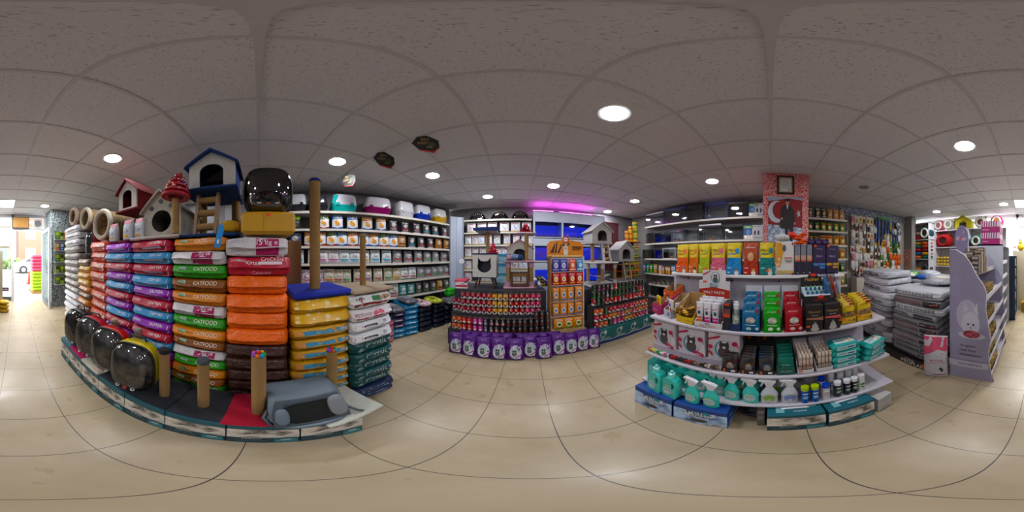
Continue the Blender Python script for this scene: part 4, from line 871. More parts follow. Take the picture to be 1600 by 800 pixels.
for i in range(4): FT.put(RCB, 'light blue food carton in a column between the shelves, %s from the floor side' % nth(i), px=781, D=3.35, z=.66+.201*i, group='light blue food cartons')
b = MB(); b.box(-.2, .2, -.15, .15, 0, .64, WHITE, .01); FT.put(Tpl('plinth', 'plinth', b.mesh('plinth'), (), .3), 'low white plinth under the light blue cartons', px=781, D=3.3, z=0)
# domed transparent carriers on top
def domec(c):
    def arc_(y, s): return [(-.21*s, y, 0)]+[(-.21*s*math.cos(t), y, .2*s*math.sin(t)) for t in [PI*i/14 for i in range(1, 14)]]+[(.21*s, y, 0)]
    k_ = [('window', bm('window', lambda b: b.loft([arc_(-.15, .88), arc_(-.151, .6)], m('#8f7a86', 'tint'))), [], ''), ('shell', bm('shell', lambda b: b.loft([arc_(-.145, .97), arc_(.12, 1), arc_(.15, .9)], m(c)))),
          ('rim', bm('rim', lambda b: b.tube(arc_(-.15, .95), .014, m('#231d20'), 6)))]
    for i in range(5):
        t = PI*(.3+.1*i); k_.append(('air_hole', bm('air_hole', lambda b, t=t: b.lathe([(0, 0), (.009, 0), (.009, .003), (0, .003)], m('#e6c94a' if i == 2 else '#dcd4d8'), 8, Matrix.Translation((-.16*math.cos(t), -.156, .15*math.sin(t))) @ Matrix.Rotation(R(90), 4, 'X')))))
    return Tpl('domed_carrier', 'pet carrier', None, [(q[0], q[1]) for q in k_], .3)
for zx, c, l in ((232, '#5a3a4c', 'left, plum'), (402, '#7a5a34', 'middle, tan'), (565, '#7a2f34', 'right, red'),): FT.put(domec(c), 'domed see-through pet carrier above the white bags, %s coloured' % l, px=700+zx*.2, D=3.78, z=2.292, group='domed carriers above the white bags')

# ================================================================== AQUARIUM WALL
AQW = m('#c4ccd8')
b = MB(); X0, X1, Y0 = .455, 2.3, 3.75
for z0, z1 in ((2.235, 2.5), (1.66, 1.87), (1.1, 1.31), (0, .72)): b.box(X0, X1, Y0, Y0+.05, z0, z1, AQW)
for x in (X0, 1.14, X1): b.box(x-.02, x+.02, Y0+.005, Y0+.42, .0, 2.5, AQW)
b.box(X0, X1, Y0+.4, Y0+.42, 0, 2.5, m('#26305c')); b.box(X0, X1, Y0, Y0+.42, 2.48, 2.5, AQW)
for z in (.72, 1.28, 1.85): b.box(X0, X1, Y0, Y0+.4, z-.02, z, AQW)
cabm = b.mesh('aquarium_cabinet'); tanks_ = []
BLUE = m('#0a1f9c', 'emit', None, 1.5)  # back panes emit blue themselves, standing in for the tanks' blue lighting
fish = bm('fish', lambda b: b.blob((0, 0, 0), (.028, .008, .013), m('#e0562a'), 8, 6).prism([(.024, 0), (.045, .014), (.045, -.014)], -.002, .002, m('#e0562a')))
fishT = Tpl('goldfish', 'fish', fish)
for r_, (z, h_) in enumerate(((1.88, .33), (1.31, .33), (.72, .36))):
    for c, (xa, xb) in enumerate(((.475, 1.12), (1.16, 2.28))):
        k_ = [('back_glass', bm('back_glass', lambda b: b.box(xa, xb, 4.12, 4.13, z, z+h_, BLUE))), ('glass', bm('glass', lambda b: b.box(xa, xb, 3.79, 3.796, z, z+h_, m('#dfe9ff', 'glass')))),
              ('gravel', bm('gravel', lambda b: b.box(xa, xb, 3.8, 4.12, z, z+.02, m('#5c3a3a', 'spots', '#d89a7a', 4))))]
        if r_ == 1 and c == 0: k_.append(('rock', bm('rock', lambda b: b.blob((.86, 3.95, z+.09), (.09, .08, .1), m('#8a6f74', 'photo', '#c9a9a4', 1), 10, 7).blob((.93, 3.95, z+.05), (.06, .06, .06), m('#8a6f74', 'photo', '#c9a9a4', 1), 10, 7))))
        tanks_.append(('fish_tank', k_[0][1], k_[1:]))
        nf = (7, 12, 5)[r_]
        for i in range(nf):
            inst(fishT, 'orange goldfish swimming in the %s %s blue tank, %s from left' % (('top', 'middle', 'bottom')[r_], ('left', 'right')[c], nth(i)), (xa+.06+(xb-xa-.12)*i/nf, random.uniform(3.84, 3.95), z+.035+random.uniform(0, .05 if r_ == 0 else h_*.7)), R(random.choice((0, 180, 20, 160))), 'goldfish in the blue tanks')
inst(Tpl('aquarium_cabinet', 'cabinet', cabm, tanks_), 'white cabinet with rows of lit blue fish tanks on the front wall', (0, 0, 0))
for i, x in enumerate((.7, 1.35, 1.75)):   # pink grow light tubes on top of the cabinet
    inst(Tpl('light_tube', 'lamp', None, [('tube', bm('tube', lambda b: b.lathe([(0, 0), (.013, 0), (.013, .5), (0, .5)], m('#ff5cf0', 'emit', None, 24), 10, Matrix.Translation((-.25, 0, .03)) @ Matrix.Rotation(R(90), 4, 'Y')))), ('holder', bm('holder', lambda b: b.box(-.27, .27, -.02, .02, 0, .015, WHITE)))]), 'pink light tube on the aquarium cabinet roof, %s from left' % nth(i), (x, 3.9, 2.505), 0, 'pink light tubes over the aquariums')
b = MB()
for i in range(34):
    x = i*.013; b.box(x, x+.009, .012*math.sin(i*1.3), .012*math.sin(i*1.3)+.012, 0, 1.3, m('#5e0f22'))
b.box(-.02, .46, -.02, .03, 1.3, 1.34, m('#5e0f22'))
inst(Tpl('curtain', 'curtain', b.mesh('curtain')), 'dark red curtain hanging between aquariums and yellow tins', (2.33, 3.75, 1.02))
# rack of yellow tins
ZR = [1.0, 1.19, 1.38, 1.6, 1.83]
for z, c in zip(ZR, ('#c9541e', '#c9741e', '#24305c', '#2a6a34', '#c9401c')):
    pass
kk = [('shelf_board', bm('shelf_board', lambda b, z=z, c=c: b.box(2.68, 3.35, 3.42, 3.75, z-.02, z, m(c)))) for z, c in zip([.85]+ZR, ('#6a3a1e', '#c9541e', '#c9741e', '#2c2f54', '#2a7a3c', '#c9401c'))]
kk.append(('back_panel', bm('back_panel', lambda b: b.box(2.68, 3.35, 3.75, 3.77, 0, 1.85, m('#4a3a34')))))
inst(Tpl('tin_rack', 'rack', None, kk), 'rack with red, green and orange shelf edges full of yellow tins', (0, 0, 0))
def tin(r_, h_, c, c2):
    return Tpl('fish_food_tin', 'tin', bm('tin', lambda b: b.lathe([(0, 0), (r_, 0), (r_, h_*.3), (r_, h_*.7), (r_, h_*.93), (r_, h_*.94), (r_, h_), (0, h_)], [m(c), m(c), m(c2, 'spots', c, 3), m(c), m(c2), m(c2), m(c2)], 14)), (), 2*r_)
yt = tin(.085, .2, '#d9c01c', '#3a6a2c'); yt2 = tin(.06, .15, '#d6b81c', '#b8402a'); yt3 = tin(.04, .12, '#c9a83a', '#3a7a4c')
G3 = 'yellow tins in the corner rack'
def T_(t, x, y, z, l): inst(t, l, (x, y, z+.001), random.uniform(0, 6), G3)
for i, (x, z) in enumerate(((3.24, 1.83), (3.24, 2.031), (3.24, 2.232))): T_(yt, x, 3.55, z, 'large yellow tin on the rack top, right column, %s from below' % nth(i))
for i in range(3): T_(yt2, 3.07, 3.56, 1.83+.151*i, 'yellow tin on the rack top, middle column, %s from below' % nth(i))
for i in range(2): T_(yt2, 2.93, 3.56, 1.83+.151*i, 'yellow tin on the rack top, left column, %s from below' % nth(i))
for r_, z in enumerate([.85]+ZR[:-1]):
    for i in range(6): T_(yt3 if (i+r_) % 3 else tin(.045, .13, ('#c9541e', '#d9a41c', '#b8b03a', '#3f7a3a', '#d9c06a')[r_], '#8a2a1c'), 2.75+i*.105, 3.49, z, 'small tin on the %s rack shelf from below, %s from left' % (nth(r_), nth(i)))
# ================================================================== FRONT DISPLAY: cans, litter bags, cat furniture
b = MB(); dk = m('#2c2a30')
b.box(-.95, .48, 2.19, 2.32, 0, .29, dk); b.box(-.95, .48, 2.32, 2.46, 0, .53, dk); b.box(-.95, .48, 2.46, 3.15, 0, .88, dk)
pass
inst(Tpl('stepped_display', 'display stand', b.mesh('stepped_display')), 'dark stepped display carrying the pink and black cans', (0, 0, 0))
b = MB(); b.box(1.1, 2.65, 2.2, 2.32, 0, .28, dk); b.box(1.1, 2.65, 2.46, 3.3, 0, .85, dk); b.box(1.1, 2.65, 2.32, 2.46, 0, .3, dk)
inst(Tpl('stepped_display', 'display stand', b.mesh('stepped_display')), 'dark stepped display under the white cat towers', (0, 0, 0))
PUR = film('#4a1470')
def litterbag(sd):
    d_ = [('d', 0, .42, .78, .34, m('#b9c6cc', 'film')), ('p', [(-.75, .3), (-.1, .12), (.55, .1), (.7, .35), (-.3, .55)], m('#dfe6ea')), ('t', 'CatSand', 0, .7, .13, m('#d9a9dc'))]
    d_ += catdec(-.18, .48, .13, m('#4b5258'), m('#6a7278'), 3.2)+[('p', [(-.1, .14), (.75, .3), (.8, .36), (-.05, .2)], m('#b8308a')), ('t', '5L', .5, .22, .02, W_), ('t', 'SILICA', 0, .9, .07, m('#b98ac9'))]
    return pouchT(.195, .345, .12, PUR, d_, name='litter_bag', seed=sd, wr=.014)
LBG = [litterbag(60), litterbag(61), litterbag(62)]
for i, (px, D_) in enumerate(((711.4, 1.95), (732.5, 1.93), (755.2, 1.91), (778.8, 1.9), (805.6, 1.9), (829, 1.96), (851, 1.9), (874, 1.95), (893.5, 1.95), (911.5, 1.96), (929, 1.96))):
    FT.put(LBG[i % 3], 'purple cat sand bag on the floor in the front row, %s from the left' % nth(i), px=px, D=D_, z=0, group='purple cat sand bags', dr=random.uniform(-6, 6), sc=(1, 1, .97+.04*(i % 2)))
for i in range(9):
    FT.put(LBG[(i+1) % 3], 'purple cat sand bag in the rear row, %s from the left' % nth(i), u=-.66+i*.14+(.06 if i > 4 else 0), D=2.055, z=0, group='purple cat sand bags', dr=random.uniform(-6, 6), sc=(.85, .8, .98))
def cn(lab, low, pic, txt='PET', tc='#f0ece8', extra=()):
    return can(.0375, .112, m(lab), m(low), [('d', 0, .32, .5, .16, m(pic)), ('t', txt, 0, .62, .03, m(tc)), ('d', -.1, .78, .2, .06, m(tc))]+list(extra))
CN = {'crimson': cn('#a3243c', '#e4dfe0', '#2a2426'), 'orange-red': cn('#c93c1c', '#e4dfe0', '#3a2a24'), 'yellow': cn('#d8a012', '#e6e0d0', '#4a3a2a'), 'red': cn('#b3281e', '#e6e0e0', '#2a2426'), 'pink': cn('#c93a66', '#e6dfe2', '#4a2a34'),
      'orange': cn('#d8641a', '#e6d9c8', '#7a3a1a'), 'red and white': cn('#c4281e', '#d84a34', '#e8e4e0'), 'magenta and white': cn('#c2408a', '#c95a9a', '#f0e8ec'), 'black': cn('#1b1a1c', '#222024', '#7a2a20', 'Pet', '#d9d4cc'), 'black and blue': cn('#1a2036', '#26304c', '#b9bcc4', 'Pet'),
      'black and red': cn('#201a1c', '#8f2a26', '#c9c0bc', 'Pet'), 'black and green': cn('#16251a', '#1d3a24', '#4f8a4c', 'Dog', '#b9c9a8'), 'black and pink': cn('#2a1a24', '#3a2030', '#c25a8a', 'Dog'), 'pink and white': cn('#d0507a', '#e4c9d2', '#a32a4a')}
G = 'black and red cans in the lower rows'
cols = ['orange', 'orange', 'red and white', 'red and white', 'magenta and white', 'magenta and white', 'black and blue', 'black and red', 'black and red', 'black and red']+['black']*8
for i, c in enumerate(cols):
    for r_ in range(2):
        inst(CN[c], '%s can, %s from the left, %s row of the low can shelf' % (c, nth(i), ('lower', 'upper')[r_]), (-.86+i*.0775, 2.235, .291+.1125*r_), R(random.uniform(-12, 12)), 'cans on the low step')
for i in range(3): inst(CN['black'], 'black can in the third layer at the right end, %s from its left' % nth(i), (.3+i*.078, 2.237, .291+.225), 0, 'cans on the low step')
cols = ['crimson']*5+['orange-red']+['yellow']*3+['red']*3+['pink']*3
for i, c in enumerate(cols):
    for r_ in range(3):
        cc = 'red' if (c == 'pink' and i == 12 and r_ == 2) else c
        inst(CN[cc], '%s-labelled can, %s column from the left, %s row of the middle step' % (cc, nth(i), ('bottom', 'middle', 'top')[r_]), (-.77+i*.08, 2.375, .531+.1125*r_), R(random.uniform(-15, 15)), 'cans on the middle step')
for r_ in range(2):
    for i in range(2): inst(CN['crimson'], 'crimson can left of the main can rows, %s row, %s' % (('lower', 'upper')[r_], ('outer', 'inner')[i]), (-.925+i*.078, 2.415+.0*i, .531+.1125*r_), 0, 'cans on the middle step')
random.seed(21)
for r_ in range(6):
    for i in range(14):
        if r_ >= 4: c = random.choice(['black and green']*5+['black and pink', 'black', 'black and blue', 'red and white'])
        elif r_ == 3: c = random.choice(['black and green', 'black', 'red', 'black and red'] if i < 5 else ['red', 'red and white', 'black and blue', 'orange'])
        elif r_ == 2: c = random.choice(['black and green', 'red', 'orange'] if i < 4 else ['orange', 'red', 'red and white', 'pink'])
        elif r_ == 1: c = random.choice(['pink', 'orange', 'red'] if i < 4 else ['yellow', 'orange', 'magenta and white', 'orange'])
        else: c = ['red', 'orange', 'orange', 'black and green', 'magenta and white', 'magenta and white', 'pink', 'yellow', 'yellow', 'orange', 'red', 'pink', 'pink', 'magenta and white'][i]
        inst(CN[c], '%s can above the teal cartons, %s row up, %s from left' % (c, nth(r_), nth(i)), (1.16+i*.08, 2.11 if r_ < 3 else 2.2, .282+.1125*r_ if r_ < 3 else .301+.1125*r_), R(random.uniform(-15, 15)), 'cans above the teal cat litter cartons')
b = MB(); b.box(1.1, 2.3, 2.155, 2.31, .281, .625, dk); inst(Tpl('can_riser', 'display stand', b.mesh('can_riser')), 'dark riser behind the lower cans above the teal cartons', (0, 0, 0))
wv = m('#d5dcd6')
tc_ = cartonT(.29, .2, .275, m('#0f6a6c'), [('r', -1, 1, 0, .2, m('#1a3f7c')), ('d', -.1, .62, .3, .22, wv), ('d', -.1, .62, .24, .16, m('#0f6a6c')), ('d', .2, .75, .16, .13, wv), ('p', [(.1, .82), (.18, .95), (.24, .82)], wv), ('t', 'Cats Litter', .1, .36, .2, wv), ('p', [(-1, .22), (0, .3), (1, .22), (1, .18), (0, .25), (-1, .18)], wv)], name='litter_carton')
for i in range(4): inst(tc_, 'teal carton with white cat drawing under the cans, %s from the left' % nth(i), (1.245+i*.292, 2.14, 0), 0, 'teal cartons with cat drawings')

# dog treat stand
OR_ = m('#e0901c')
b = MB(); b.box(-.25, .25, 0, .02, .0, 1.4, m('#c9c4c9')); b.box(-.275, -.25, -.13, .03, 0, 1.42, m('#8a6844')); b.box(.25, .265, -.10, .03, 0, 1.42, m('#d9d2cc')); b.box(-.29, .29, -.13, .03, 0, .25, m('#c9a87a'))
for z in (.27, .5, .74, .99, 1.19): b.box(-.25, .25, -.1, 0, z-.006, z, m('#dedade'))
hdr = [(-.29, 1.4), (.29, 1.4), (.29, 1.59), (.24, 1.64), (.06, 1.66)]+[(.055*math.cos(t), 1.67+.055*math.sin(t)) for t in [PI*i/8 for i in range(9)]]+[(-.06, 1.66), (-.24, 1.64), (-.29, 1.59)]
hd = MB(); hd.prism(hdr, -.008, .006, OR_)
hs = lambda u, v, o=0: Vector((u*.29, -.008-o, 1.4+v*.33))
dogd = [('d', .0, .24, .13, .18, m('#e9e4dc')), ('d', 0, .45, .12, .16, m('#e9e4dc')), ('p', [(-.2, .55), (-.1, .72), (-.05, .5)], m('#5a3a24')), ('p', [(.06, .5), (.12, .72), (.22, .6)], m('#5a3a24')), ('d', -.05, .55, .02, .03, BLACK), ('d', .05, .55, .02, .03, BLACK), ('d', 0, .42, .03, .04, BLACK)]
hd.dec(hs, .58, .33, [('d', 0, .82, .17, .28*.6, m('#c23a2a')), ('d', 0, .82, .12, .1, W_), ('r', -.06, .06, .8, .84, m('#a3281c')), ('p', [(-.85, .2), (-.6, .6), (-.55, .6), (-.65, .2)], m('#3a2418')), ('p', [(-.6, .2), (-.5, .7), (-.45, .7), (-.5, .2)], m('#3a2418')), ('p', [(-.45, .2), (-.25, .6), (-.2, .55), (-.35, .2)], m('#3a2418'))]+dogd+[('r', .34, .9, .47, .51, m('#4a2c14')), ('r', .36, .9, .41, .44, m('#4a2c14')), ('r', .34, .8, .34, .37, m('#4a2c14')), ('r', -.95, .95, .02, .1, m('#e9c98a'))])
stx = 2.2*math.tan(R((889-804)*.225))
inst(Tpl('treat_stand', 'display stand', None, [('stand_body', b.mesh('stand_body')), ('header_board', hd.mesh('header_board'))]), 'orange headed dog treat stand with hanging packets between the can displays', (stx, 2.36, 0))
def tp(base, c2, pic, w_=.115, h_=.185, sd=0, t='DOG'):
    return pouchT(w_, h_, .035, film(base), [('t', t, 0, .84, w_*.6, W_), ('d', 0, .5, .55, .22, m(pic)), ('d', 0, .5, .35, .12, m(c2)), ('r', -.8, .8, .12, .22, m(c2))], name='treat_packet', cat='packet', seed=sd)
TP = {'violet': tp('#3a3a94', '#a9a4d8', '#d9d9ea', sd=70), 'orange-red': tp('#d84a1a', '#f0e0c9', '#e8b89a', sd=71), 'sky blue': tp('#2a8ac0', '#e0ecf0', '#9fd0e4', sd=72), 'red and yellow': tp('#b81f2c', '#e0c040', '#f0ece0', sd=73),
      'amber blue-pictured': tp('#d88a14', '#3f7ac0', '#e4e4e8', .105, .215, 74), 'large amber': tp('#d88a14', '#4a6a9a', '#c9c9d0', .13, .22, 75), 'amber green-worded': tp('#d88f1a', '#3a8a3c', '#f0e4c0', .17, .2, 76)}
rows = [(1.19, [(869, 'violet'), (881, 'violet'), (895, 'orange-red'), (907, 'sky blue')]), (.99, [(869, 'red and yellow'), (881, 'red and yellow'), (894.5, 'red and yellow'), (906, 'red and yellow')]),
        (.74, [(869, 'amber blue-pictured'), (881, 'amber blue-pictured'), (892, 'amber blue-pictured'), (905, 'large amber')]), (.5, [(869, 'amber blue-pictured'), (881, 'amber blue-pictured'), (892.5, 'amber blue-pictured'), (905, 'large amber')]), (.27, [(874, 'amber green-worded'), (889, 'amber green-worded'), (904, 'amber green-worded')])]
for r_, (z, it) in enumerate(rows):
    for i, (px, c) in enumerate(it):
        FT.put(TP[c], '%s treat packet on the dog stand, %s row from top, %s from left' % (c, nth(r_), nth(i)), px=px, D=2.26, z=z+.001, group='treat packets on the dog stand', dr=random.uniform(-4, 4))
# cat faced cube house
def cathead(r_, n=22):
    P = [(r_*math.cos(t), r_*.92*math.sin(t)) for t in [-PI/2+2*PI*i/n for i in range(n)]]
    P = [p for p in P if not (p[1] > r_*.45)]
    i = max(range(len(P)), key=lambda k: (P[k][0] > 0)*P[k][1])
    right = [p for p in P if p[0] >= 0]; left = [p for p in P if p[0] < 0]
    right.sort(key=lambda p: p[1]); left.sort(key=lambda p: -p[1])
    return [(x, z) for x, z in right+[(r_*.9, r_*1.25), (r_*.5, r_*.72), (0, r_*.68), (-r_*.5, r_*.72), (-r_*.9, r_*1.25)]+left]
ch = [(x, z+.18) for x, z in cathead(.115)]
kk = [('front_panel', bm('front_panel', lambda b: b.holed([(-.195, 0), (.195, 0), (.195, .37), (-.195, .37)], ch, -.19, -.17, m('#d9d6d0', 'carpet'), m('#6a6a78')))),
      ('body', bm('body', lambda b: b.box(-.195, -.175, -.17, .19, 0, .37, m('#c9c6c2', 'carpet')).box(.175, .195, -.17, .19, 0, .37, m('#c9c6c2', 'carpet')).box(-.175, .175, .17, .19, 0, .37, m('#55566a')).box(-.175, .175, -.17, .17, 0, .015, m('#6a6a78')))),
      ('top_board', bm('top_board', lambda b: b.box(-.2, .2, -.195, .195, .37, .39, m('#16244a', 'carpet')))), ('trim_board', bm('trim_board', lambda b: b.box(-.2, .2, -.195, .195, -.015, 0, m('#16244a'))))]
for sx in (-1, 1):
    for sy in (-1, 1): kk.append(('leg', bm('leg', lambda b: b.tube([(sx*.12, sy*.12, -.01), (sx*.165, sy*.155, -.19)], [.022, .012], m('#5e3a26', 'wood'), 8))))
kk += [(n_, me) for n_, me in [sisal_p(.02, .05, .39, .76, .032)]]
kk.append(('perch', bm('perch', lambda b: b.box(-.17, .2, -.12, .2, .76, .79, m('#c9c6c2', 'carpet'), .01).tube([(-.18, -.13, .80), (.21, -.13, .80), (.21, .21, .80), (-.18, .21, .80)], .03, m('#14306a', 'carpet'), 8, closed=True))))
inst(Tpl('cat_house', 'cat house', None, kk), 'white cube cat house with cat-head opening, wooden legs and blue perch', (-.49, 2.79, 1.075))
tk2 = track('#b3364a', .085, 3, .1)
inst(Tpl('ball_track_toy', 'cat toy', None, tk2), 'pink-red ball track toy on top of the cube cat house', (-.355, 2.70, 1.467))
inst(Tpl('ball_track_toy', 'cat toy', None, track('#8f2028', .1, 3, .1)), 'dark red tiered ball toy on the pink tower perch', (.19, 2.8, 1.822))
# pink tower
PK = '#c9a0b0'
hp = group_at(house(.44, .3, .2, .33, '#d8d0c6', PK, arch(.2, .17, .02), side=PK, ov=.03), (0, .05, .47))
kk = hp+[boardp('base_board', -.27, .27, -.22, .24, 0, .03, PK), boardp('platform', -.27, .25, -.22, .24, .435, .465, PK)]
for x, y in ((-.19, -.14), (.19, -.14), (-.19, .16), (.19, .16)):
    kk += [sisal_p(x, y, .1, .36, .034), ('post_sleeve', bm('post_sleeve', lambda b, x=x, y=y: b.cyl(x, y, .03, .11, .042, m(PK, 'carpet'), 14))), ('post_sleeve', bm('post_sleeve', lambda b, x=x, y=y: b.cyl(x, y, .35, .435, .042, m(PK, 'carpet'), 14)))]
kk += [sisal_p(.11, -.17, .465, .9, .03), boardp('perch', -.05, .27, -.2, .12, .9, .93, '#d8c4c9'), ('lower_frame', bm('lower_frame', lambda b: b.box(-.12, .12, -.2, -.16, .05, .08, m('#5a3a26', 'wood')).box(-.12, .12, -.2, -.16, .2, .25, m('#8a6844', 'carpet')).box(-.14, -.11, -.2, -.1, .03, .27, m('#5a3a26', 'wood')).box(.11, .14, -.2, -.1, .03, .27, m('#5a3a26', 'wood'))))]
kk.append(('hanging_ball', bm('hanging_ball', lambda b: b.blob((-.17, -.2, .515), (.042,)*3, m(PK, 'carpet'), 12, 8))))
inst(Tpl('cat_tower', 'cat tower', None, kk), 'pale pink cat tower with peaked house and sisal posts', (.085, 2.83, .882))
b = MB(); b.blob((0, 0, .055), (.12, .06, .05), m('#c9ced8', 'photo', '#5a6a90', 1.2), 14, 8).blob((.09, -.02, .05), (.06, .05, .045), m('#2a4a7a', 'carpet'), 10, 6).blob((-.1, .0, .08), (.05, .04, .03), m('#8a94a8', 'carpet'), 10, 6)
inst(Tpl('plush_toy', 'toy', b.mesh('plush_toy')), 'blue and white plush toy lying on the pink tower platform', (-.0, 2.66, 1.35))
# white tower
WC = '#cfccc8'
hp = group_at(house(.43, .42, .23, .385, WC, WC, arch(.2, .21, .03), ov=.045), (.02, .12, .83))
kk = hp+[boardp('base_board', -.32, .32, -.26, .28, 0, .03, '#b9b6b2'), boardp('platform', -.32, .3, -.26, .26, .425, .455, WC), boardp('house_floor', -.22, .25, -.12, .36, .8, .83, WC), sisal_p(-.15, .0, .455, .8, .036), ladder(.0, .14, -.2, -.08, .455, .8, '#c4c1bd', 3, .024)]
for x, y in ((-.27, -.05), (-.05, -.21), (.27, -.15), (.1, .2)):
    kk += [sisal_p(x, y, .09, .34, .034), ('post_sleeve', bm('post_sleeve', lambda b, x=x, y=y: b.cyl(x, y, .03, .1, .042, m(WC, 'carpet'), 14))), ('post_sleeve', bm('post_sleeve', lambda b, x=x, y=y: b.cyl(x, y, .33, .425, .042, m(WC, 'carpet'), 14)))]
ham = MB(); ham.loft([[(x, y, .16+.9*(x*x)+z) for y, z in ((-.1, 0), (.1, 0), (.1, .012), (-.1, .012))] for x in [-.2+.05*i for i in range(9)]], m('#d8d5d2', 'carpet'))
ham.transform if False else None
kk.append(('hammock', ham.mesh('hammock')))
for x in (-.2, .2): kk.append(('cord', bm('cord', lambda b, x=x: b.tube([(x, 0, .2), (x*1.1, 0, .43)], .004, m('#8a8480'), 6))))
inst(Tpl('cat_tower', 'cat tower', None, kk), 'tall white cat tower with hammock, ladder and raised peaked house', (1.6, 2.8, .852))
hp = group_at(house(.40, .44, .25, .42, '#bfbcb8', '#c4c1bd', arch(.2, .22, .03), ov=.045), (0, .08, .47))
kk = hp+[boardp('base_board', -.25, .22, -.24, .26, 0, .025, '#a9a5a2'), boardp('house_floor', -.21, .21, -.16, .3, .445, .47, '#bfbcb8'), ladder(-.07, .09, -.2, -.1, .025, .445, '#a9a6a3', 3, .024), sisal_p(-.12, .18, .025, .445, .035), sisal_p(.12, .18, .025, .445, .035)]
inst(Tpl('cat_tower', 'cat tower', None, kk), 'low grey-white cat house on a ladder right of the tall white tower', (2.32, 2.95, .852), R(-6))
# odd items around the display
b = MB(); b.lathe([(0, -.004), (.06, -.004), (.06, .004), (0, .004)], m('#e9e9ea'), 20, Matrix.Rotation(R(90), 4, 'X')); b.dec(lambda u, v, o=0: Vector((u*.06, -.004-o, (v-.5)*.12)), .12, .12, [('r', -.5, .5, .5, .54, m('#b9808a')), ('r', -.4, .4, .4, .42, m('#9a9aa2'))])
inst(Tpl('round_sign', 'sign', b.mesh('round_sign')), 'small round white sign on the corner panel edge', (-1.21, 3.60, 1.3), R(20))
for i in range(5):
    inst(Tpl('folded_pack', 'packet', bm('folded_pack', lambda b: b.box(-.1, .1, -.12, .12, 0, .028, m(['#e4e2e4', '#c9304a', '#e4e2e4', '#d9c9cf', '#b9324a'][i]), .008))), 'folded pack in the small pile left of the cans, %s from below' % nth(i), (-.87, 2.62, .882+.029*i), R(random.uniform(-20, 20)), 'folded packs on the display corner')
b = MB()
for i in range(26):
    a = random.uniform(0, 6.28); r_ = random.uniform(0, .09); b.blob((r_*math.cos(a), r_*math.sin(a)*.7, .04+random.uniform(0, .17)), (.035, .035, .028), m(random.choice(['#17181a', '#1d1e20', '#b9a02a', '#d8d4cc', '#2a2c30']), 'plain'), 8, 5)
for i in range(8): b.tube([(.06*math.cos(i), .05*math.sin(i), .2), (.12*math.cos(i*1.3), .09*math.sin(i), .12), (.13*math.cos(i*1.3), .09*math.sin(i*1.1), .02)], .005, m(['#1a1a1c', '#c9b03a', '#e4e0da'][i % 3]), 6)
o = inst(Tpl('toy_heap', 'toys', b.mesh('toy_heap')), 'heap of black, white and yellow rope toys beside the dog treat stand', (.42, 2.62, .882)); o['kind'] = 'stuff'
# ================================================================== RED COLUMN: certificate and poster
def onface(fr, D, px0, px1, y0, y1):
    u0, u1 = fr.u(px0, D), fr.u(px1, D); c = (px0+px1)/2
    return (u0+u1)/2, abs(u1-u0), fr.z(c, y1, D), fr.z(c, y0, D)
b = MB(); w_, h_ = .25, .32
for q in ((-w_/2, -w_/2+.03, 0, h_), (w_/2-.03, w_/2, 0, h_), (-w_/2, w_/2, 0, .03), (-w_/2, w_/2, h_-.03, h_)): b.box(q[0], q[1], -.02, 0, q[2], q[3], m('#3a2418', 'wood'), .004)
b.box(-w_/2+.02, w_/2-.02, -.006, 0, .02, h_-.02, m('#b9a888')); b.dec(lambda u, v, o=0: Vector((u*w_/2, -.006-o, v*h_)), w_, h_, [('r', -.6, .6, .15, .85, m('#dcdcd6')), ('r', -.3, .3, .74, .76, m('#4a4a4a')), ('d', -.45, .77, .05, .03, m('#b8302c'))]+[('r', -.5, .5-.1*(i % 2), .66-.06*i, .672-.06*i, m('#7a7a78')) for i in range(7)]+[('d', .4, .22, .1, .04, m('#6a9a7a'))])
RT.put(Tpl('framed_certificate', 'picture frame', b.mesh('framed_certificate')), 'dark framed certificate high on the red column', u=.215, D=2.317, z=2.345)
w_, h_ = .49, .68; b = MB(); b.box(-w_/2, w_/2, -.003, 0, 0, h_, m('#8b1c20'))
rd = m('#8b1c20'); wt = m('#c9cdd4'); cl = m('#241c20'); S_ = lambda u, v, o=0: Vector((u*w_/2, -.003-o, v*h_))
st = []
for k in range(5):
    a = PI/2+.3+k*2*PI/5; st.append(('p', [(.78+.13*math.cos(a), .62+.094*math.sin(a)), (.78+.055*math.cos(a+1.6), .62+.04*math.sin(a+1.6)), (.78+.055*math.cos(a-1.6), .62+.04*math.sin(a-1.6))], wt))
b.dec(S_, w_, h_, [('p', [(-1, .9), (-.4, .93), (.2, .97), (1, .93), (1, 1), (-1, 1)], m('#9aa4b4')), ('d', -.5, .66, .52, .25, wt), ('d', -.33, .69, .42, .2, rd)]+st+
      [('p', [(-1, 0), (1, 0), (1, .3), (.2, .33), (-1, .38)], m('#6c7a90', 'photo', '#a9b4c4', 1.2)),
       ('p', [(-.32, .3), (-.25, .72), (-.08, .8), (.28, .8), (.5, .7), (.58, .42), (.42, .3), (.1, .25), (-.1, .28)], cl), ('p', [(-.02, .02), (-.04, .35), (.18, .35), (.18, .02)], cl), ('p', [(.24, .02), (.22, .35), (.46, .35), (.44, .02)], cl),
       ('d', .12, .86, .11, .06, m('#b98f7c')), ('p', [(-.02, .89), (.0, .95), (.24, .95), (.26, .89)], m('#17161a')), ('p', [(.06, .8), (.12, .7), (.18, .8)], m('#d9d9dc')), ('d', -.2, .5, .05, .03, m('#b98f7c')), ('d', .55, .4, .05, .03, m('#b98f7c'))])
RT.put(Tpl('flag_poster', 'poster', b.mesh('flag_poster')), 'poster of a person in dark coat before a red crescent flag', u=.21, D=2.317, z=1.62)

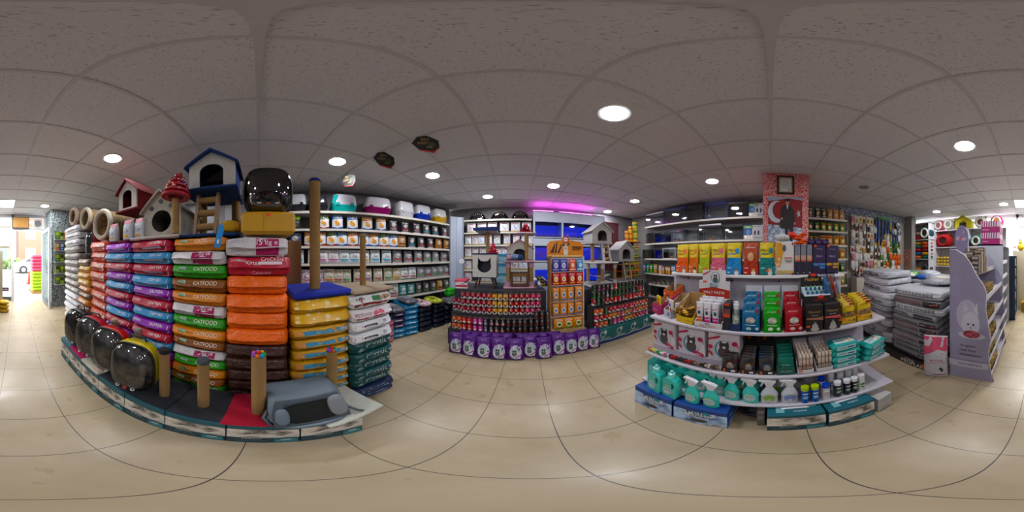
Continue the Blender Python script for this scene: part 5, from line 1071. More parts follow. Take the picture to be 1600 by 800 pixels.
# ================================================================== RIGHT WALL: tanks
shelfrow(RT, 'wall_shelving', -3.2, -.1, 3.3, .36, [.32, .65, .95, 1.35, 1.76, 2.24], m('#b0b0b4'), 0, 2.26, label='white shelving of empty fish tanks on the right wall')
shelfrow(RT, 'wall_shelving', .45, 1.68, 3.3, .36, [.76, 1.06, 1.36, 1.66, 1.96, 2.24], m('#8a8682'), 0, 2.26, label='white shelving of bird and rodent food right of the red column')
def tank(w_, h_, d_, fc, lid=None, deco=None, dark=False):
    g = m('#fbfdfd' if not dark else '#dcdfe3', 'glass' if not dark else 'tint'); f = m(fc); k_ = []
    for q in ((-w_/2, w_/2, -d_/2, -d_/2+.005), (-w_/2, w_/2, d_/2-.005, d_/2), (-w_/2, -w_/2+.005, -d_/2+.005, d_/2-.005), (w_/2-.005, w_/2, -d_/2+.005, d_/2-.005)): k_.append(('glass_pane', bm('glass_pane', lambda b: b.box(*q, .012, h_-.01, g))))
    def fr_(b):
        for sx in (-1, 1):
            for sy in (-1, 1): b.box(sx*w_/2-.004, sx*w_/2+.004, sy*d_/2-.004, sy*d_/2+.004, .01, h_-.01, f)
        for z0, z1 in ((0, .016), (h_-.018, h_)):
            b.box(-w_/2-.003, w_/2+.003, -d_/2-.003, -d_/2+.01, z0, z1, f); b.box(-w_/2-.003, w_/2+.003, d_/2-.01, d_/2+.003, z0, z1, f)
            b.box(-w_/2-.003, -w_/2+.01, -d_/2, d_/2, z0, z1, f); b.box(w_/2-.01, w_/2+.003, -d_/2, d_/2, z0, z1, f)
        b.box(-w_/2, w_/2, -d_/2, d_/2, 0, .006, f)
    k_.append(('frame', bm('frame', fr_)))
    if lid: k_.append(('lid', bm('lid', lambda b: b.box(-w_/2-.005, w_/2+.005, -d_/2-.005, d_/2+.005, h_, h_+.035, m(lid), .006))))
    if deco: k_.append(('ornament', bm('ornament', lambda b: b.blob((0, 0, .04), (w_*.22, .05, .03), m('#3a3c38', 'photo', '#8a5a4a', 1.5), 10, 6).blob((.03, 0, .08), (.04, .03, .04), m('#2a2c2a', 'photo', '#6a6a5a', 2), 9, 6).blob((-.06, 0, .07), (.03, .03, .04), m('#5a3a34'), 8, 5))))
    return Tpl('fish_tank', 'fish tank', None, k_, d_)
def trow(z, L_, wh):
    for i, (a, c, h_, fc, lid, deco, dark, l) in enumerate(L_):
        u0, u1 = RT.u(970+a*.2126, 3.32), RT.u(970+c*.2126, 3.32)
        RT.put(tank(u1-u0-.02, h_, .3, fc, lid, deco, dark), 'empty fish tank %s, %s along %s' % (l, nth(i), wh), u=(u0+u1)/2, D=3.32, z=z+.001, group='empty fish tanks on the right wall')
trow(2.24, [(182, 312, .33, '#1d1f22', '#d5d5d8', 0, 0, 'with white lid'), (316, 478, .36, '#17296a', '#17296a', 0, 1, 'with navy lid'), (482, 606, .36, '#202226', '#26282c', 0, 1, 'with black lid'), (618, 776, .36, '#1f56c4', None, 0, 0, 'with bright blue rims'), (782, 942, .32, '#15161a', '#1b1c20', 0, 1, 'with dark smoked sides')], 'the top tank shelf')
trow(1.76, [(186, 244, .3, '#1b1d20', None, 1, 1, 'narrow and dark'), (248, 324, .28, '#232529', None, 1, 1, 'small with ornaments'), (328, 455, .3, '#2a2c30', None, 1, 0, 'with green ornament'), (460, 566, .3, '#303236', None, 0, 0, 'clear and plain'), (572, 738, .33, '#3a3c40', '#dcdce0', 1, 0, 'with white hood and ship ornament'), (746, 902, .3, '#1d1f22', '#16171a', 0, 0, 'with black hood')], 'the second tank shelf')
trow(1.35, [(160, 222, .25, '#26282c', None, 1, 1, 'small and smoked'), (226, 302, .24, '#26282c', None, 1, 1, 'small cube'), (308, 402, .27, '#d5d6da', None, 1, 0, 'with rounded white rim')], 'the third tank shelf')
ff = cartonT(.2, .12, .3, m('#1f5f9a'), [('r', -1, 1, .8, .95, m('#6fb03a')), ('t', 'fish', 0, .87, .09, W_), ('d', 0, .5, .5, .18, m('#e0702a', 'photo', '#3f8ac4', 1.5)), ('r', -1, 1, 0, .3, m('#c9b89a', 'photo', '#e4e0d8', 1.2))], name='food_carton')
wb = cartonT(.24, .15, .3, m('#cfd0d6'), [('t', 'AQUAWING', 0, .88, .16, m('#4a5a6a')), ('p', [(-.6, .45), (-.5, .62), (-.3, .6), (-.35, .3), (-.5, .3)], BLACK), ('p', [(0, .45), (.1, .62), (.3, .6), (.25, .3), (.1, .3)], BLACK), ('r', -.8, .8, .1, .14, m('#8a8a90'))], name='filter_carton')
for zx, z, t, l in ((972, 2.242, ff, 'blue fish food carton on the top tank shelf by the red column'), (1022, 2.242, wb, 'white filter carton on the top tank shelf by the red column'), (937, 1.762, ff, 'blue fish food carton left of the white filter carton'), (1005, 1.762, wb, 'white filter carton with black parts pictured, beside the red column')):
    RT.put(t, l, px=970+zx*.2126, D=3.33, z=z)
for i, (zx, c, w_, h_) in enumerate(((172, '#2f6fb0', .1, .24), (198, '#2a8a3a', .09, .24), (222, '#2f9a3f', .09, .24), (253, '#a8742a', .12, .25), (288, '#b8bcc4', .08, .22), (310, '#c9741e', .08, .19), (335, '#3a3c44', .08, .21), (352, '#c9741e', .08, .19), (385, '#3f7fb8', .12, .23))):
    RT.put(cartonT(w_, .08, h_, m(c), [('r', -.8, .8, .5, .85, m('#e0e0dc')), ('d', 0, .3, .5, .14, m('#e9b04a')), ('r', -.6, .6, .62, .68, BLACK)], name='aquarium_product'), 'aquarium product box on the fourth tank-wall shelf, %s from the left' % nth(i), px=970+zx*.2126, D=3.33, z=.951, group='aquarium products under the tanks')
random.seed(5)
for i in range(11):
    b = MB(); c = ['#6a2a24', '#8a3a2c', '#4a5a3a', '#7a6a54', '#5a4a5a', '#a8442c'][i % 6]
    b.blob((0, 0, .04), (.05, .05, .035), m('#5a5a54', 'photo', '#8a8478', 2), 9, 6).blob((.01, 0, .09), (.03, .03, .05), m(c), 9, 6).blob((-.03, 0, .075), (.02, .02, .03), m('#c9b8a4'), 8, 5)
    RT.put(Tpl('aquarium_ornament', 'ornament', b.mesh('aquarium_ornament')), 'small aquarium ornament on the lowest open shelf, %s from the left' % nth(i), u=-2.95+i*.16, D=3.42, z=.652, group='aquarium ornaments')
RT.put(tank(.5, .42, .3, '#1a1d26', None, 0, 1), 'large dark tank on the bottom shelf near the corner', u=-2.75, D=3.33, z=.152 if False else .321, sc=(1, 1, .72))
# bird food shelves right of the column
def bf(base, c2, c3, w_=.15, h_=.21, sd=0, k='film'): return pouchT(w_, h_, .08, m(base, k), [('r', -.7, .7, .72, .88, m(c2)), ('d', 0, .45, .55, .2, m(c3, 'photo', '#d9c48a', 2)), ('r', -.7, .7, .12, .2, m(c2))], seed=sd, name='food_bag')
BF = {'dark window-fronted': bf('#3a342e', '#c9c4bc', '#2c2620', .15, .26, 80), 'tan kraft': bf('#c08a5e', '#d8a87c', '#b07a4e', .16, .25, 81), 'black and green': bf('#2a2a22', '#5a9a3a', '#7a6a3a', sd=82), 'green and orange': bf('#4f8a34', '#d9702a', '#c9b06a', sd=83), 'yellow and red': bf('#c9981e', '#b3281e', '#e0c07a', sd=84), 'black and gold': bf('#201c22', '#b8942a', '#6a5a3a', sd=85)}
fillrow(RT, 3.33, 2.24, [(500, 'dark window-fronted'), (555, 'dark window-fronted'), (601, 'dark window-fronted'), (645, 'tan kraft'), (690, 'tan kraft'), (732, 'tan kraft')], 'the top bird food shelf', 'bird food bags right of the column', 1160, .2124, BF, sx=.8)
fillrow(RT, 3.33, 1.96, [(500, 'black and green'), (548, 'black and green'), (598, 'green and orange'), (642, 'green and orange'), (690, 'green and orange'), (735, 'green and orange')], 'the second bird food shelf', 'bird food bags right of the column', 1160, .2124, BF, sx=.8)
fillrow(RT, 3.33, 1.66, [(505, 'black and gold'), (545, 'black and gold'), (600, 'yellow and red'), (645, 'yellow and red'), (692, 'yellow and red'), (737, 'yellow and red')], 'the third bird food shelf', 'bird food bags right of the column', 1160, .2124, BF, sx=.8)
fillrow(RT, 3.33, 1.36, [(600, 'black and green'), (645, 'black and gold'), (692, 'black and green'), (737, 'yellow and red')], 'the fourth bird food shelf', 'bird food bags right of the column', 1160, .2124, BF, sx=.8)
fillrow(RT, 3.33, 1.06, [(650, 'green and orange'), (695, 'green and orange'), (737, 'black and green')], 'the fifth bird food shelf', 'bird food bags right of the column', 1160, .2124, BF, sx=.8)
fillrow(RT, 3.33, .76, [(695, 'yellow and red'), (737, 'green and orange')], 'the sixth bird food shelf', 'bird food bags right of the column', 1160, .2124, BF, sx=.8)

# ================================================================== PACKET WALL
b = MB(); b.box(-.98, .98, 0, .03, 0, 1.9, m('#a39a90')); 
for i in range(20): b.box(-.98, .98, -.003, 0, .09*i+.05, .09*i+.056, m('#7d756c'))
inst(Tpl('slat_wall', 'display board', b.mesh('slat_wall')), 'beige slatted display board of hanging pet accessories', RT.pos(2.83, 3.665, .6), RT.rot)
HK = m('#b9b9bd', 'metal')
def hang(kind, c, c2, sd):
    b = MB(); random.seed(sd)
    b.tube([(0, .05, .004), (0, -.05, 0)], .003, HK, 6)
    if kind == 'card':
        b.box(-.045, .045, -.03, -.026, -.16, .01, m(c)); b.blob((0, -.035, -.09), (.03, .02, .045), m(c2), 10, 6); b.box(-.035, .035, -.032, -.03, -.03, -.005, m('#d9d9d4'))
    elif kind == 'loop':
        b.tube([(.035*math.sin(t), -.03-.01*math.cos(t), -.09+.09*math.cos(t)) for t in [2*PI*i/14 for i in range(14)]], .007, m(c), 6, closed=True); b.tube([(.02*math.sin(t), -.04, -.1+.07*math.cos(t)) for t in [2*PI*i/12 for i in range(12)]], .006, m(c2), 6, closed=True); b.box(-.02, .02, -.05, -.046, -.06, -.0, m('#e4e0d8'))
    elif kind == 'bag':
        b.loft([[(x*s, y-.03, z) for x, y in ((-.045, -.004-q), (0, -.006-q*1.4), (.045, -.004-q), (.045, .004+q*.3), (0, .006+q*.3), (-.045, .004+q*.3))] for z, q, s in ((-.17, .0, .95), (-.14, .016, 1), (-.08, .02, 1), (-.03, .004, 1), (.01, 0, 1))], m(c, 'film')); b.box(-.045, .045, -.038, -.034, -.03, .01, m(c2))
    else:
        b.box(-.03, .03, -.034, -.028, -.26, .01, m(c)); b.tube([(0, -.045, -.02), (.004, -.048, -.12), (0, -.045, -.24)], [.012, .018, .01], m(c2), 8)
    return Tpl('hanging_packet', 'packet', b.mesh('hanging_packet'), ())
HT = [('brown blister card', hang('card', '#b9a284', '#5e4230', 1)), ('red toy card', hang('card', '#c9c0b4', '#a8322a', 2)), ('dark collar', hang('loop', '#2c2420', '#6a4a30', 3)), ('tan leash', hang('loop', '#8a6238', '#4a3420', 4)),
      ('white packet', hang('bag', '#d5d2ce', '#b98a5a', 5)), ('silver packet', hang('bag', '#9a9ca0', '#c9702a', 6)), ('pink toy packet', hang('bag', '#b8808a', '#e0dcd8', 7)), ('green card', hang('card', '#4a7a3a', '#7aa04a', 8)),
      ('navy long pack', hang('long', '#1d2f5c', '#35508a', 9)), ('bright blue brush pack', hang('long', '#1f6fc0', '#e0c83a', 10)), ('green leash pack', hang('long', '#3c6a34', '#24502a', 11)), ('orange packet', hang('bag', '#c9602a', '#e0d0b8', 12)), ('yellow toy card', hang('card', '#d8d0b4', '#c9a02a', 13))]
random.seed(11)
zr = [2.46, 2.27, 2.08, 1.89, 1.70, 1.51, 1.32, 1.13]
for r_, z in enumerate(zr):
    for i in range(15):
        u_ = 1.98+i*.115+random.uniform(-.02, .02)
        if i < 6: k = random.choice([0, 0, 1, 2, 3, 3, 4, 5, 6, 12]) if r_ not in (5, 6) else random.choice([4, 5, 4, 6, 0])
        elif i < 9: k = random.choice([0, 2, 4, 7, 12]) if r_ > 2 else random.choice([8, 8, 4, 9])
        else: k = random.choice([8, 4, 9, 5]) if r_ < 3 else random.choice([10, 10, 7, 4, 11])
        if i in (7, 8) and r_ == 3: k = 9
        if HT[k][0].endswith('pack') and r_ in (7,): k = 4
        RT.put(HT[k][1], '%s hanging on the slatted wall, %s row down, %s across' % (HT[k][0], nth(r_), nth(i)), u=u_, D=3.612, z=z+random.uniform(-.02, .01), group='packets hanging on the slatted wall', sc=(1.25, 1, random.uniform(1.05, 1.35)))
b = MB(); b.box(-.24, .24, -.06, 0, -.03, .03, m('#2a8a3c'), .005)
RT.put(Tpl('header_strip', 'sign', b.mesh('header_strip')), 'green header strip above the packet wall', u=2.98, D=3.605, z=2.50)
for i in range(2):
    b = MB(); b.lathe([(.0, 0), (.06, .0), (.085, .035), (.09, .04), (.08, .036), (.055, .008), (0, .006)], m('#b9bcc0', 'metal'), 20, Matrix.Rotation(R(70), 4, 'X'))
    RT.put(Tpl('steel_bowl', 'bowl', b.mesh('steel_bowl')), 'shiny steel bowl high at the right end of the packet wall, %s' % ('upper', 'lower')[i], u=3.5+.06*i, D=3.55, z=2.33-.17*i, group='steel bowls on the packet wall')
# notice on the grey pillar
b = MB(); b.box(-.13, .13, -.003, 0, 0, .36, m('#c9a894')); pr = m('#b8302a'); S2_ = lambda u, v, o=0: Vector((u*.13, -.003-o, v*.36))
b.dec(S2_, .26, .36, [('d', 0, .7, .62, .22, pr), ('d', 0, .7, .5, .18, m('#d8c0ae')), ('r', -.3, .3, .69, .72, m('#2a2220')), ('p', [(-.42, .56), (-.34, .54), (.42, .84), (.34, .86)], pr), ('t', 'YASAKTIR', 0, .38, .2, pr), ('r', -.7, .7, .28, .295, m('#7a5a4c')), ('r', -.7, .7, .22, .235, m('#7a5a4c')), ('r', -.7, .5, .16, .175, m('#7a5a4c'))])
inst(Tpl('no_smoking_sign', 'sign', b.mesh('no_smoking_sign')), 'brown no smoking notice on the grey pillar', (3.57, -3.945, 1.0), PI, None, (1.5, 1, 1.75))
# low counter under packets with small things
b = MB(); b.box(-.9, .9, 0, .3, 0, .9, m('#c9c2b8'), .004); RT.put(Tpl('low_counter', 'counter', b.mesh('low_counter'), (), 0), 'pale low counter below the packet wall', u=2.83, D=3.3, z=0)
random.seed(9)
for i in range(10):
    b = MB(); b.blob((0, 0, .04), (.05, .05, .04), m(random.choice(['#b8302a', '#2f5f9a', '#c9a02a', '#5a5a60', '#8a3a6a', '#3a7a4a'])), 10, 6).blob((.03, -.02, .05), (.025, .02, .03), m('#d9d5ce'), 8, 5)
    RT.put(Tpl('small_toy', 'toy', b.mesh('small_toy')), 'small coloured toy on the low counter, %s from the left' % nth(i), u=2.02+i*.17, D=3.42, z=.902, group='small toys on the low counter')
# ================================================================== WHITE GONDOLA ON THE RIGHT
LIL = m('#c3bfc8'); GU0, GU1 = -.86, .80
kk = [('back_panel', bm('back_panel', lambda b: b.box(GU0, GU1, 0, .02, 0, .93, LIL).box(GU0+.02, .575, 0, .02, .93, 1.26, LIL))), ('top_ledge', bm('top_ledge', lambda b: b.box(GU0+.04, .575, -.07, .19, 1.255, 1.279, WHITE, .003)))]
for z, f in ((.3, .85), (.6, .89), (.935, .94)): kk.append(('shelf_board', bm('shelf_board', lambda b, z=z, f=f: b.box(GU0, GU1, f-1.25, 0, z-.022, z, m('#c9c5cc'), .004))))
for px in (1076, 1144, 1217): kk.append(('hook', bm('hook', lambda b, px=px: b.lathe([(0, 0), (.006, .0), (.006, .012), (0, .012)], BLACK, 8, Matrix.Translation((RT.u(px, 1.25), 0, 1.225)) @ Matrix.Rotation(R(90), 4, 'X')))))
kk.append(('foot', bm('foot', lambda b: b.box(GU0+.05, GU1-.05, -.04, .0, 0, .278, m('#55535a')))))
inst(Tpl('gondola_shelving', 'shelving', None, kk), 'white gondola shelving of cat treats beside the aisle', RT.pos(0, 1.25), RT.rot)
def at(t, px0, px1, D, z, l, g=None, dr=0, tilt=None, w0=None):
    u0, u1 = RT.u(px0, D), RT.u(px1, D)
    return RT.put(t, l, u=(u0+u1)/2, D=D, z=z, group=g, dr=dr, tilt=tilt)
def wd(px0, px1, D): return RT.u(px1, D)-RT.u(px0, D)
# top row of treat displays
TOPZ = 1.28
YEL = film('#d6bd14')
for px0, px1, c, l, face in ((1056, 1075, '#e0662a', 'orange', '#7c7c80'), (1075.5, 1090.5, '#d8741c', 'deep orange', '#26262a'), (1091, 1108.5, '#a8b81e', 'lime green', '#e0903a'), (1109.5, 1133.5, '#d06a80', 'pink', '#e4e0dc'), (1134.3, 1158.6, '#2f86c0', 'blue', '#8a6a54'), (1160.5, 1185.3, '#b3321c', 'red', '#d9985a'), (1186, 1211.5, '#12807c', 'teal', '#e0c9a4')):
    w_ = wd(px0, px1, 1.19)-.004; red = l == 'red'
    base = film('#a84a16') if red else YEL
    fr_ = [('t', 'IMPROVED' if red else 'Me-O', -.2, .76, w_*.55, m('#3a1c14') if not red else W_), ('r', -1, 1, 0, .52, film(c)), ('d', .5, .74, .32, .09, m(c)), ('r', -.8, .3, .63, .66, m(c))]
    if red: fr_ = [('t', 'IMPROVED', 0, .84, w_*.6, W_), ('d', 0, .55, .45, .14, m('#d9b08a')), ('p', [(-.7, .42), (.7, .42), (.6, .34), (-.6, .34)], m('#b3321c'))]
    pk = pouchT(w_*.93, .235, .03, base, fr_, name='treat_pouch', cat='pouch', seed=px0)
    at(tray(w_, .1, .085, .07, m(c), catdec(.35, .5, .3, m(face), m('#ece8e4'), 1.3*.07/w_*1.6)+[('r', -.8, -.3, .7, .78, W_), ('r', -.1, .2, .35, .6, m('#f0641e')) if l in ('pink', 'lime green', 'teal') else ('r', -.8, -.5, .2, .3, W_)]), px0, px1, 1.185, TOPZ, '%s cardboard tray of cat cream treats on the gondola top' % l, 'treat trays on the gondola top')
    for k in range(2): RT.put(pk, '%s %s treat pouch standing in the %s tray' % (('front', 'rear')[k], 'yellow' if not red else 'amber', l), u=(RT.u(px0, 1.19)+RT.u(px1, 1.19))/2+.004*k, D=1.197+.04*k, z=TOPZ+.005, group='treat pouches on the gondola top')
w_ = wd(1212.5, 1240.8, 1.19)
at(cartonT(w_-.004, .06, .245, m('#dedbd6'), [('p', [(-1, .3), (-.5, .3), (-.2, .7), (-.4, .97), (-1, .97)], m('#d8a02a')), ('d', -.1, .8, .22, .1, m('#5a5a60')), ('d', -.75, .4, .3, .16, m('#9a6a34', 'photo', '#c9a06a', 1.5)), ('t', 'CANVIT', -.35, .9, .05, m('#a8581c')), ('r', -.1, .8, .5, .53, m('#d86a2a')), ('r', 0, .8, .4, .45, m('#8a8a8e')), ('r', -.9, .9, .06, .14, m('#c9b06a')), ('d', .85, .93, .1, .04, m('#8a1c2a')), ('d', .85, .04, .1, .035, m('#8a1c2a'))]), 1212.5, 1240.8, 1.185, TOPZ, 'white and yellow carton with dog picture on the gondola top')
for i, px in enumerate((1245.8, 1255.4, 1265)):
    RT.put(cartonT(.037, .05, .225, m('#7c828e'), [('r', -1, 1, .45, .52, m('#d8641c')), ('r', -1, 1, .5, .64, m('#c9a08a')), ('r', -1, 1, 0, .44, m('#1d2038')), ('t', 'Lp', .1, .07, .012, W_)], name='slim_carton'), 'slim grey, orange and navy carton, %s of three' % ('leftmost', 'middle', 'rightmost')[i], px=px, D=1.185, z=TOPZ, group='slim cartons on the gondola top')
for i, (a, c, k) in enumerate(((1270.5, 1290.3, '#3f86c4'), (1291, 1310.3, '#c9982a'))):
    w_ = wd(a, c, 1.19)-.004
    at(cartonT(w_, .09, .225, m('#2a1842'), [('r', -1, 1, .3, .38, m(k)), ('d', 0, .34, .18, .07, m('#6a5a54')), ('t', 'Bazic', 0, .62, .05, m('#b9a0d0')), ('r', -.5, .5, .85, .87, m('#8a7aa0')), ('r', -.9, -.5, .93, 1, m('#e0562a')), ('r', .0, .9, .2, .27, m(k))], name='purple_carton'), a, c, 1.185, TOPZ, 'dark purple carton with %s band on the gondola top' % ('blue', 'gold')[i], 'dark purple cartons')
for i, px in enumerate((1268, 1279, 1290)): RT.put(cartonT(.06, .07, .045, film('#2a1640'), [('r', -.5, .5, .4, .6, m('#5a4480'))], name='small_pack', bev=.008), 'small dark purple pack lying on the purple cartons, %s' % ('left', 'middle', 'right')[i], px=px, D=1.19, z=TOPZ+.226, group='packs on the purple cartons')
b = MB(); b.blob((0, 0, .03), (.05, .035, .032), m('#d9d8d4', 'carpet'), 14, 8).blob((.035, -.02, .03), (.022, .02, .02), m('#e0dfdb', 'carpet'), 10, 6).blob((.056, -.028, .028), (.006,)*3, BLACK, 8, 5).tube([(-.05, 0, .02), (-.07, -.01, .01), (-.08, -.02, .004)], .004, m('#c9b0a8'), 6)
RT.put(Tpl('plush_mouse', 'toy', b.mesh('plush_mouse')), 'white plush mouse on top of the white and yellow carton', px=1222, D=1.215, z=TOPZ+.246)
b = MB()
for i in range(5): b.blob((.025*math.sin(i*2), 0, .012+.016*i), (.045-.003*i, .035, .012), m('#e0601c', 'film'), 14, 6)
b.blob((-.06, 0, .07), (.035, .025, .025), m('#c93a1c'), 10, 6)
RT.put(Tpl('chew_toy', 'toy', b.mesh('chew_toy')), 'orange ridged chew toy above the slim cartons', px=1250, D=1.2, z=TOPZ+.227)

# middle tier
Z3 = .936
car = m('#a8865c')
def heap(cols, w_, d_, h_, n, sd, name='toy_bundle', kind=None):
    random.seed(sd); b = MB()
    for i in range(n): b.blob((random.uniform(-w_/2, w_/2), random.uniform(-d_/2, d_/2), random.uniform(.3, 1)*h_), (random.uniform(.012, .022), random.uniform(.012, .02), random.uniform(.008, .014)), m(random.choice(cols)), 8, 5)
    return b.mesh(name)
at(tray(.115, .2, .17, .075, m('#b23a6a'), [('t', 'Vitakraft', 0, .5, .07, W_)], car), 1016, 1043, 1.0, Z3, 'brown carton tray with crimson front at the gondola\'s left end', dr=-25)
at(cartonT(.06, .012, .15, m('#d8c02a'), [('r', -.8, .8, .3, .6, m('#c2406a')), ('d', 0, .75, .5, .12, m('#e07a2a'))], name='treat_card', cat='packet'), 1022, 1036, 1.02, Z3+.006, 'yellow and crimson packet standing in the crimson-front tray', dr=-25)
at(tray(.09, .18, .17, .06, m('#c9c6c8'), [('d', .4, .5, .3, .3, m('#4a5ac0'))], car), 1036, 1058, .985, Z3, 'white open carton tray beside the crimson-front tray', dr=-20)
at(cartonT(.05, .015, .14, m('#dfe0e2'), [('d', -.2, .7, .4, .1, m('#4a5ac0')), ('d', .2, .45, .4, .1, m('#a8442c')), ('d', -.1, .2, .5, .1, m('#3a5a9a'))], name='treat_card', cat='packet'), 1042, 1054, 1.0, Z3+.006, 'white blister packet standing in the white open tray', dr=-20)
at(tray(.14, .17, .2, .05, m('#d8b81e'), [('t', 'GOOD', .5, .5, .04, m('#8a1c1c'))], car), 1055, 1088, .955, Z3, 'yellow-edged carton tray full of feather toys', dr=-8)
o = at(Tpl('feather_toys', 'toys', heap(['#b8862a', '#8a5a24', '#c9a04a', '#6a4a24'], .1, .12, .1, 60, 3)), 1060, 1084, 1.03, Z3+.006, 'brown and gold feather toys heaped in the yellow-edged tray'); o['kind'] = 'stuff'
mt_ = lambda sd: None
w_ = .185
at(tray(w_, .17, .1, .04, m('#d9d6d4'), [('t', 'MALT PASTE', 0, .4, .11, m('#a8281c')), ('t', 'Bio', 0, .8, .03, m('#1f7a90'))], m('#d9d6d4')), 1084, 1129, .945, Z3, 'white malt paste display tray of tubes')
def tube_(c):
    b = MB(); rings = []
    for z, a, c_ in ((0, .016, .016), (.03, .017, .017), (.1, .02, .014), (.15, .023, .004), (.155, .023, .003)): rings.append([(a*math.cos(t), c_*math.sin(t), z) for t in [2*PI*i/16 for i in range(16)]])
    b.loft(rings, m('#dedce0', 'gloss')); S3_ = lambda u, v, o=0: Vector((u*.018, -(.0175-.006*v)*math.sqrt(max(.05, 1-u*u*.8))-o, v*.15))
    b.dec(S3_, .036, .15, [('r', -.85, .85, .08, .3, m(c)), ('r', -.85, .85, .34, .42, m(c)), ('d', 0, .6, .5, .09, m('#2a90a8')), ('d', 0, .6, .36, .07, m('#3a3a3e')), ('p', [(-.7, .72), (.5, .8), (.5, .84), (-.7, .76)], m(c))]); b.cyl(0, 0, -.0, .012, .014, m('#e9e9ec'), 12)
    return Tpl('paste_tube', 'tube', b.mesh('paste_tube'), (), .034)
TB = {'orange': tube_('#d8641c'), 'magenta': tube_('#c22a8a')}
for r_ in range(3):
    for i, px in enumerate((1092, 1104, 1117)):
        RT.put(TB['orange' if i == 0 else 'magenta'], '%s-banded white paste tube, %s row of the malt paste tray, %s from left' % ('orange' if i == 0 else 'magenta', ('front', 'middle', 'back')[r_], nth(i)), u=RT.u(px, .955), D=.955+.05*r_, z=Z3+.006, group='malt paste tubes', sc=(1.15, 1, 1.1+.06*r_))
b = MB(); b.prism([(-.12, 0), (.12, 0), (.12, .13), (.09, .13), (.09, .21), (-.09, .21), (-.09, .13), (-.12, .13)], -.002, .002, m('#d9d5d4'))
b.dec(lambda u, v, o=0: Vector((u*.12, -.002-o, v*.21)), .24, .21, [('p', [(-1, 0), (1, 0), (1, .3), (0, .4), (-1, .3)], m('#a8361c')), ('t', 'MALT PASTE', 0, .2, .16, W_), ('t', 'Bio', 0, .46, .06, m('#1f7a90')), ('d', .1, .75, .28, .2, m('#2a90a8')), ('d', .1, .76, .23, .17, m('#dcd8d6'))]+catdec(.1, .78, .11, m('#3a3634'), m('#5a4a40'), 1.75)+[('p', [(-.7, .8), (-.2, .95), (-.2, .99), (-.7, .86)], m('#b3281c')), ('r', -.7, -.45, .55, .62, m('#e0562a'))])
at(Tpl('display_card', 'sign', b.mesh('display_card'), (), .004), 1099, 1133, 1.125, Z3+.17, 'white and rust malt paste display card behind the tubes')
b = MB(); b.box(-.11, .11, 0, .03, 0, .168, WHITE); at(Tpl('card_stand', 'stand', b.mesh('card_stand'), (), 0), 1099, 1133, 1.11, Z3, 'white support block behind the malt paste tray')
at(cartonT(.042, .09, .19, m('#26242c'), [('r', -1, 1, .5, .62, m('#d8581c')), ('r', -1, 1, .62, .8, m('#7a4a54')), ('r', -.8, .8, .92, .99, m('#e0562a'))]), 1130, 1140.5, .95, Z3, 'narrow black carton with orange band beside the malt paste tray')
at(tray(.062, .16, .1, .05, m('#16305c'), [], m('#16305c')), 1141.5, 1156, .95, Z3, 'narrow navy tray holding clear bottles')
cb = MB(); cb.lathe([(0, 0), (.022, 0), (.024, .01), (.024, .11), (.019, .13), (.014, .14)], m('#7f8f84', 'gloss'), 16); cb.lathe([(.017, .138), (.018, .17), (0, .172)], m('#e4e4e8'), 16); cb.lathe([(.0245, .03), (.0245, .1)], m('#4f6a54', 'photo', '#c9d4c4', 2), 16)
cbt = Tpl('clear_bottle', 'bottle', cb.mesh('clear_bottle'), (), .048)
for k in range(2): RT.put(cbt, 'white-capped clear bottle in the navy tray, %s' % ('front', 'rear')[k], px=1148.8, D=.965+.055*k, z=Z3+.006, group='bottles in the navy tray')
def pstack(px0, px1, c, c2, l, txt, D=.95):
    w_ = wd(px0, px1, D)-.012
    st = Tpl('display_tray', 'tray', bm('display_tray', lambda b: b.box(-w_/2, w_/2, -.11, .11, 0, .006, m(c)).box(-w_/2, w_/2, -.03, .11, .006, .045, m(c)).box(-w_/2, w_/2, .03, .11, .045, .08, m(c)).box(-w_/2-.002, w_/2+.002, .106, .11, 0, .27, m('#c9cdd2'))), (), .22)
    at(st, px0, px1, D, Z3, '%s stepped tray of %s treat pouches' % (l, txt.lower()), 'stepped treat trays')
    pk = pouchT(w_*.94, .155, .026, film(c), [('t', txt, -.1, .86, w_*.5, m(c2)), ('r', .55, .85, .8, .96, m('#8a2a24')), ('d', 0, .5, .55, .14, m('#8a8a84', 'photo', '#b9b9b0', 2)), ('d', -.2, .12, .3, .08, m(c2)), ('d', .7, .12, .2, .08, m(c2)), ('r', -.6, .6, .28, .31, m(c2))], name='treat_pouch', cat='pouch', seed=px0)
    for k in range(6):
        RT.put(pk, '%s treat pouch in the %s stepped tray, %s from the front' % (l, l, nth(k)), u=(RT.u(px0, D)+RT.u(px1, D))/2, D=D+.004+.03*k, z=Z3+(.007 if k < 2 else .046 if k < 4 else .081), group='%s treat pouches' % l)
pstack(1156, 1189.5, '#12648c', '#b9dce8', 'blue', 'PROGENER')
pstack(1190.5, 1223, '#2a9a1c', '#d9f0d0', 'green', 'PROGENER')
pstack(1224.5, 1257.5, '#a31a2c', '#f0c9c4', 'red', 'PROGENER')
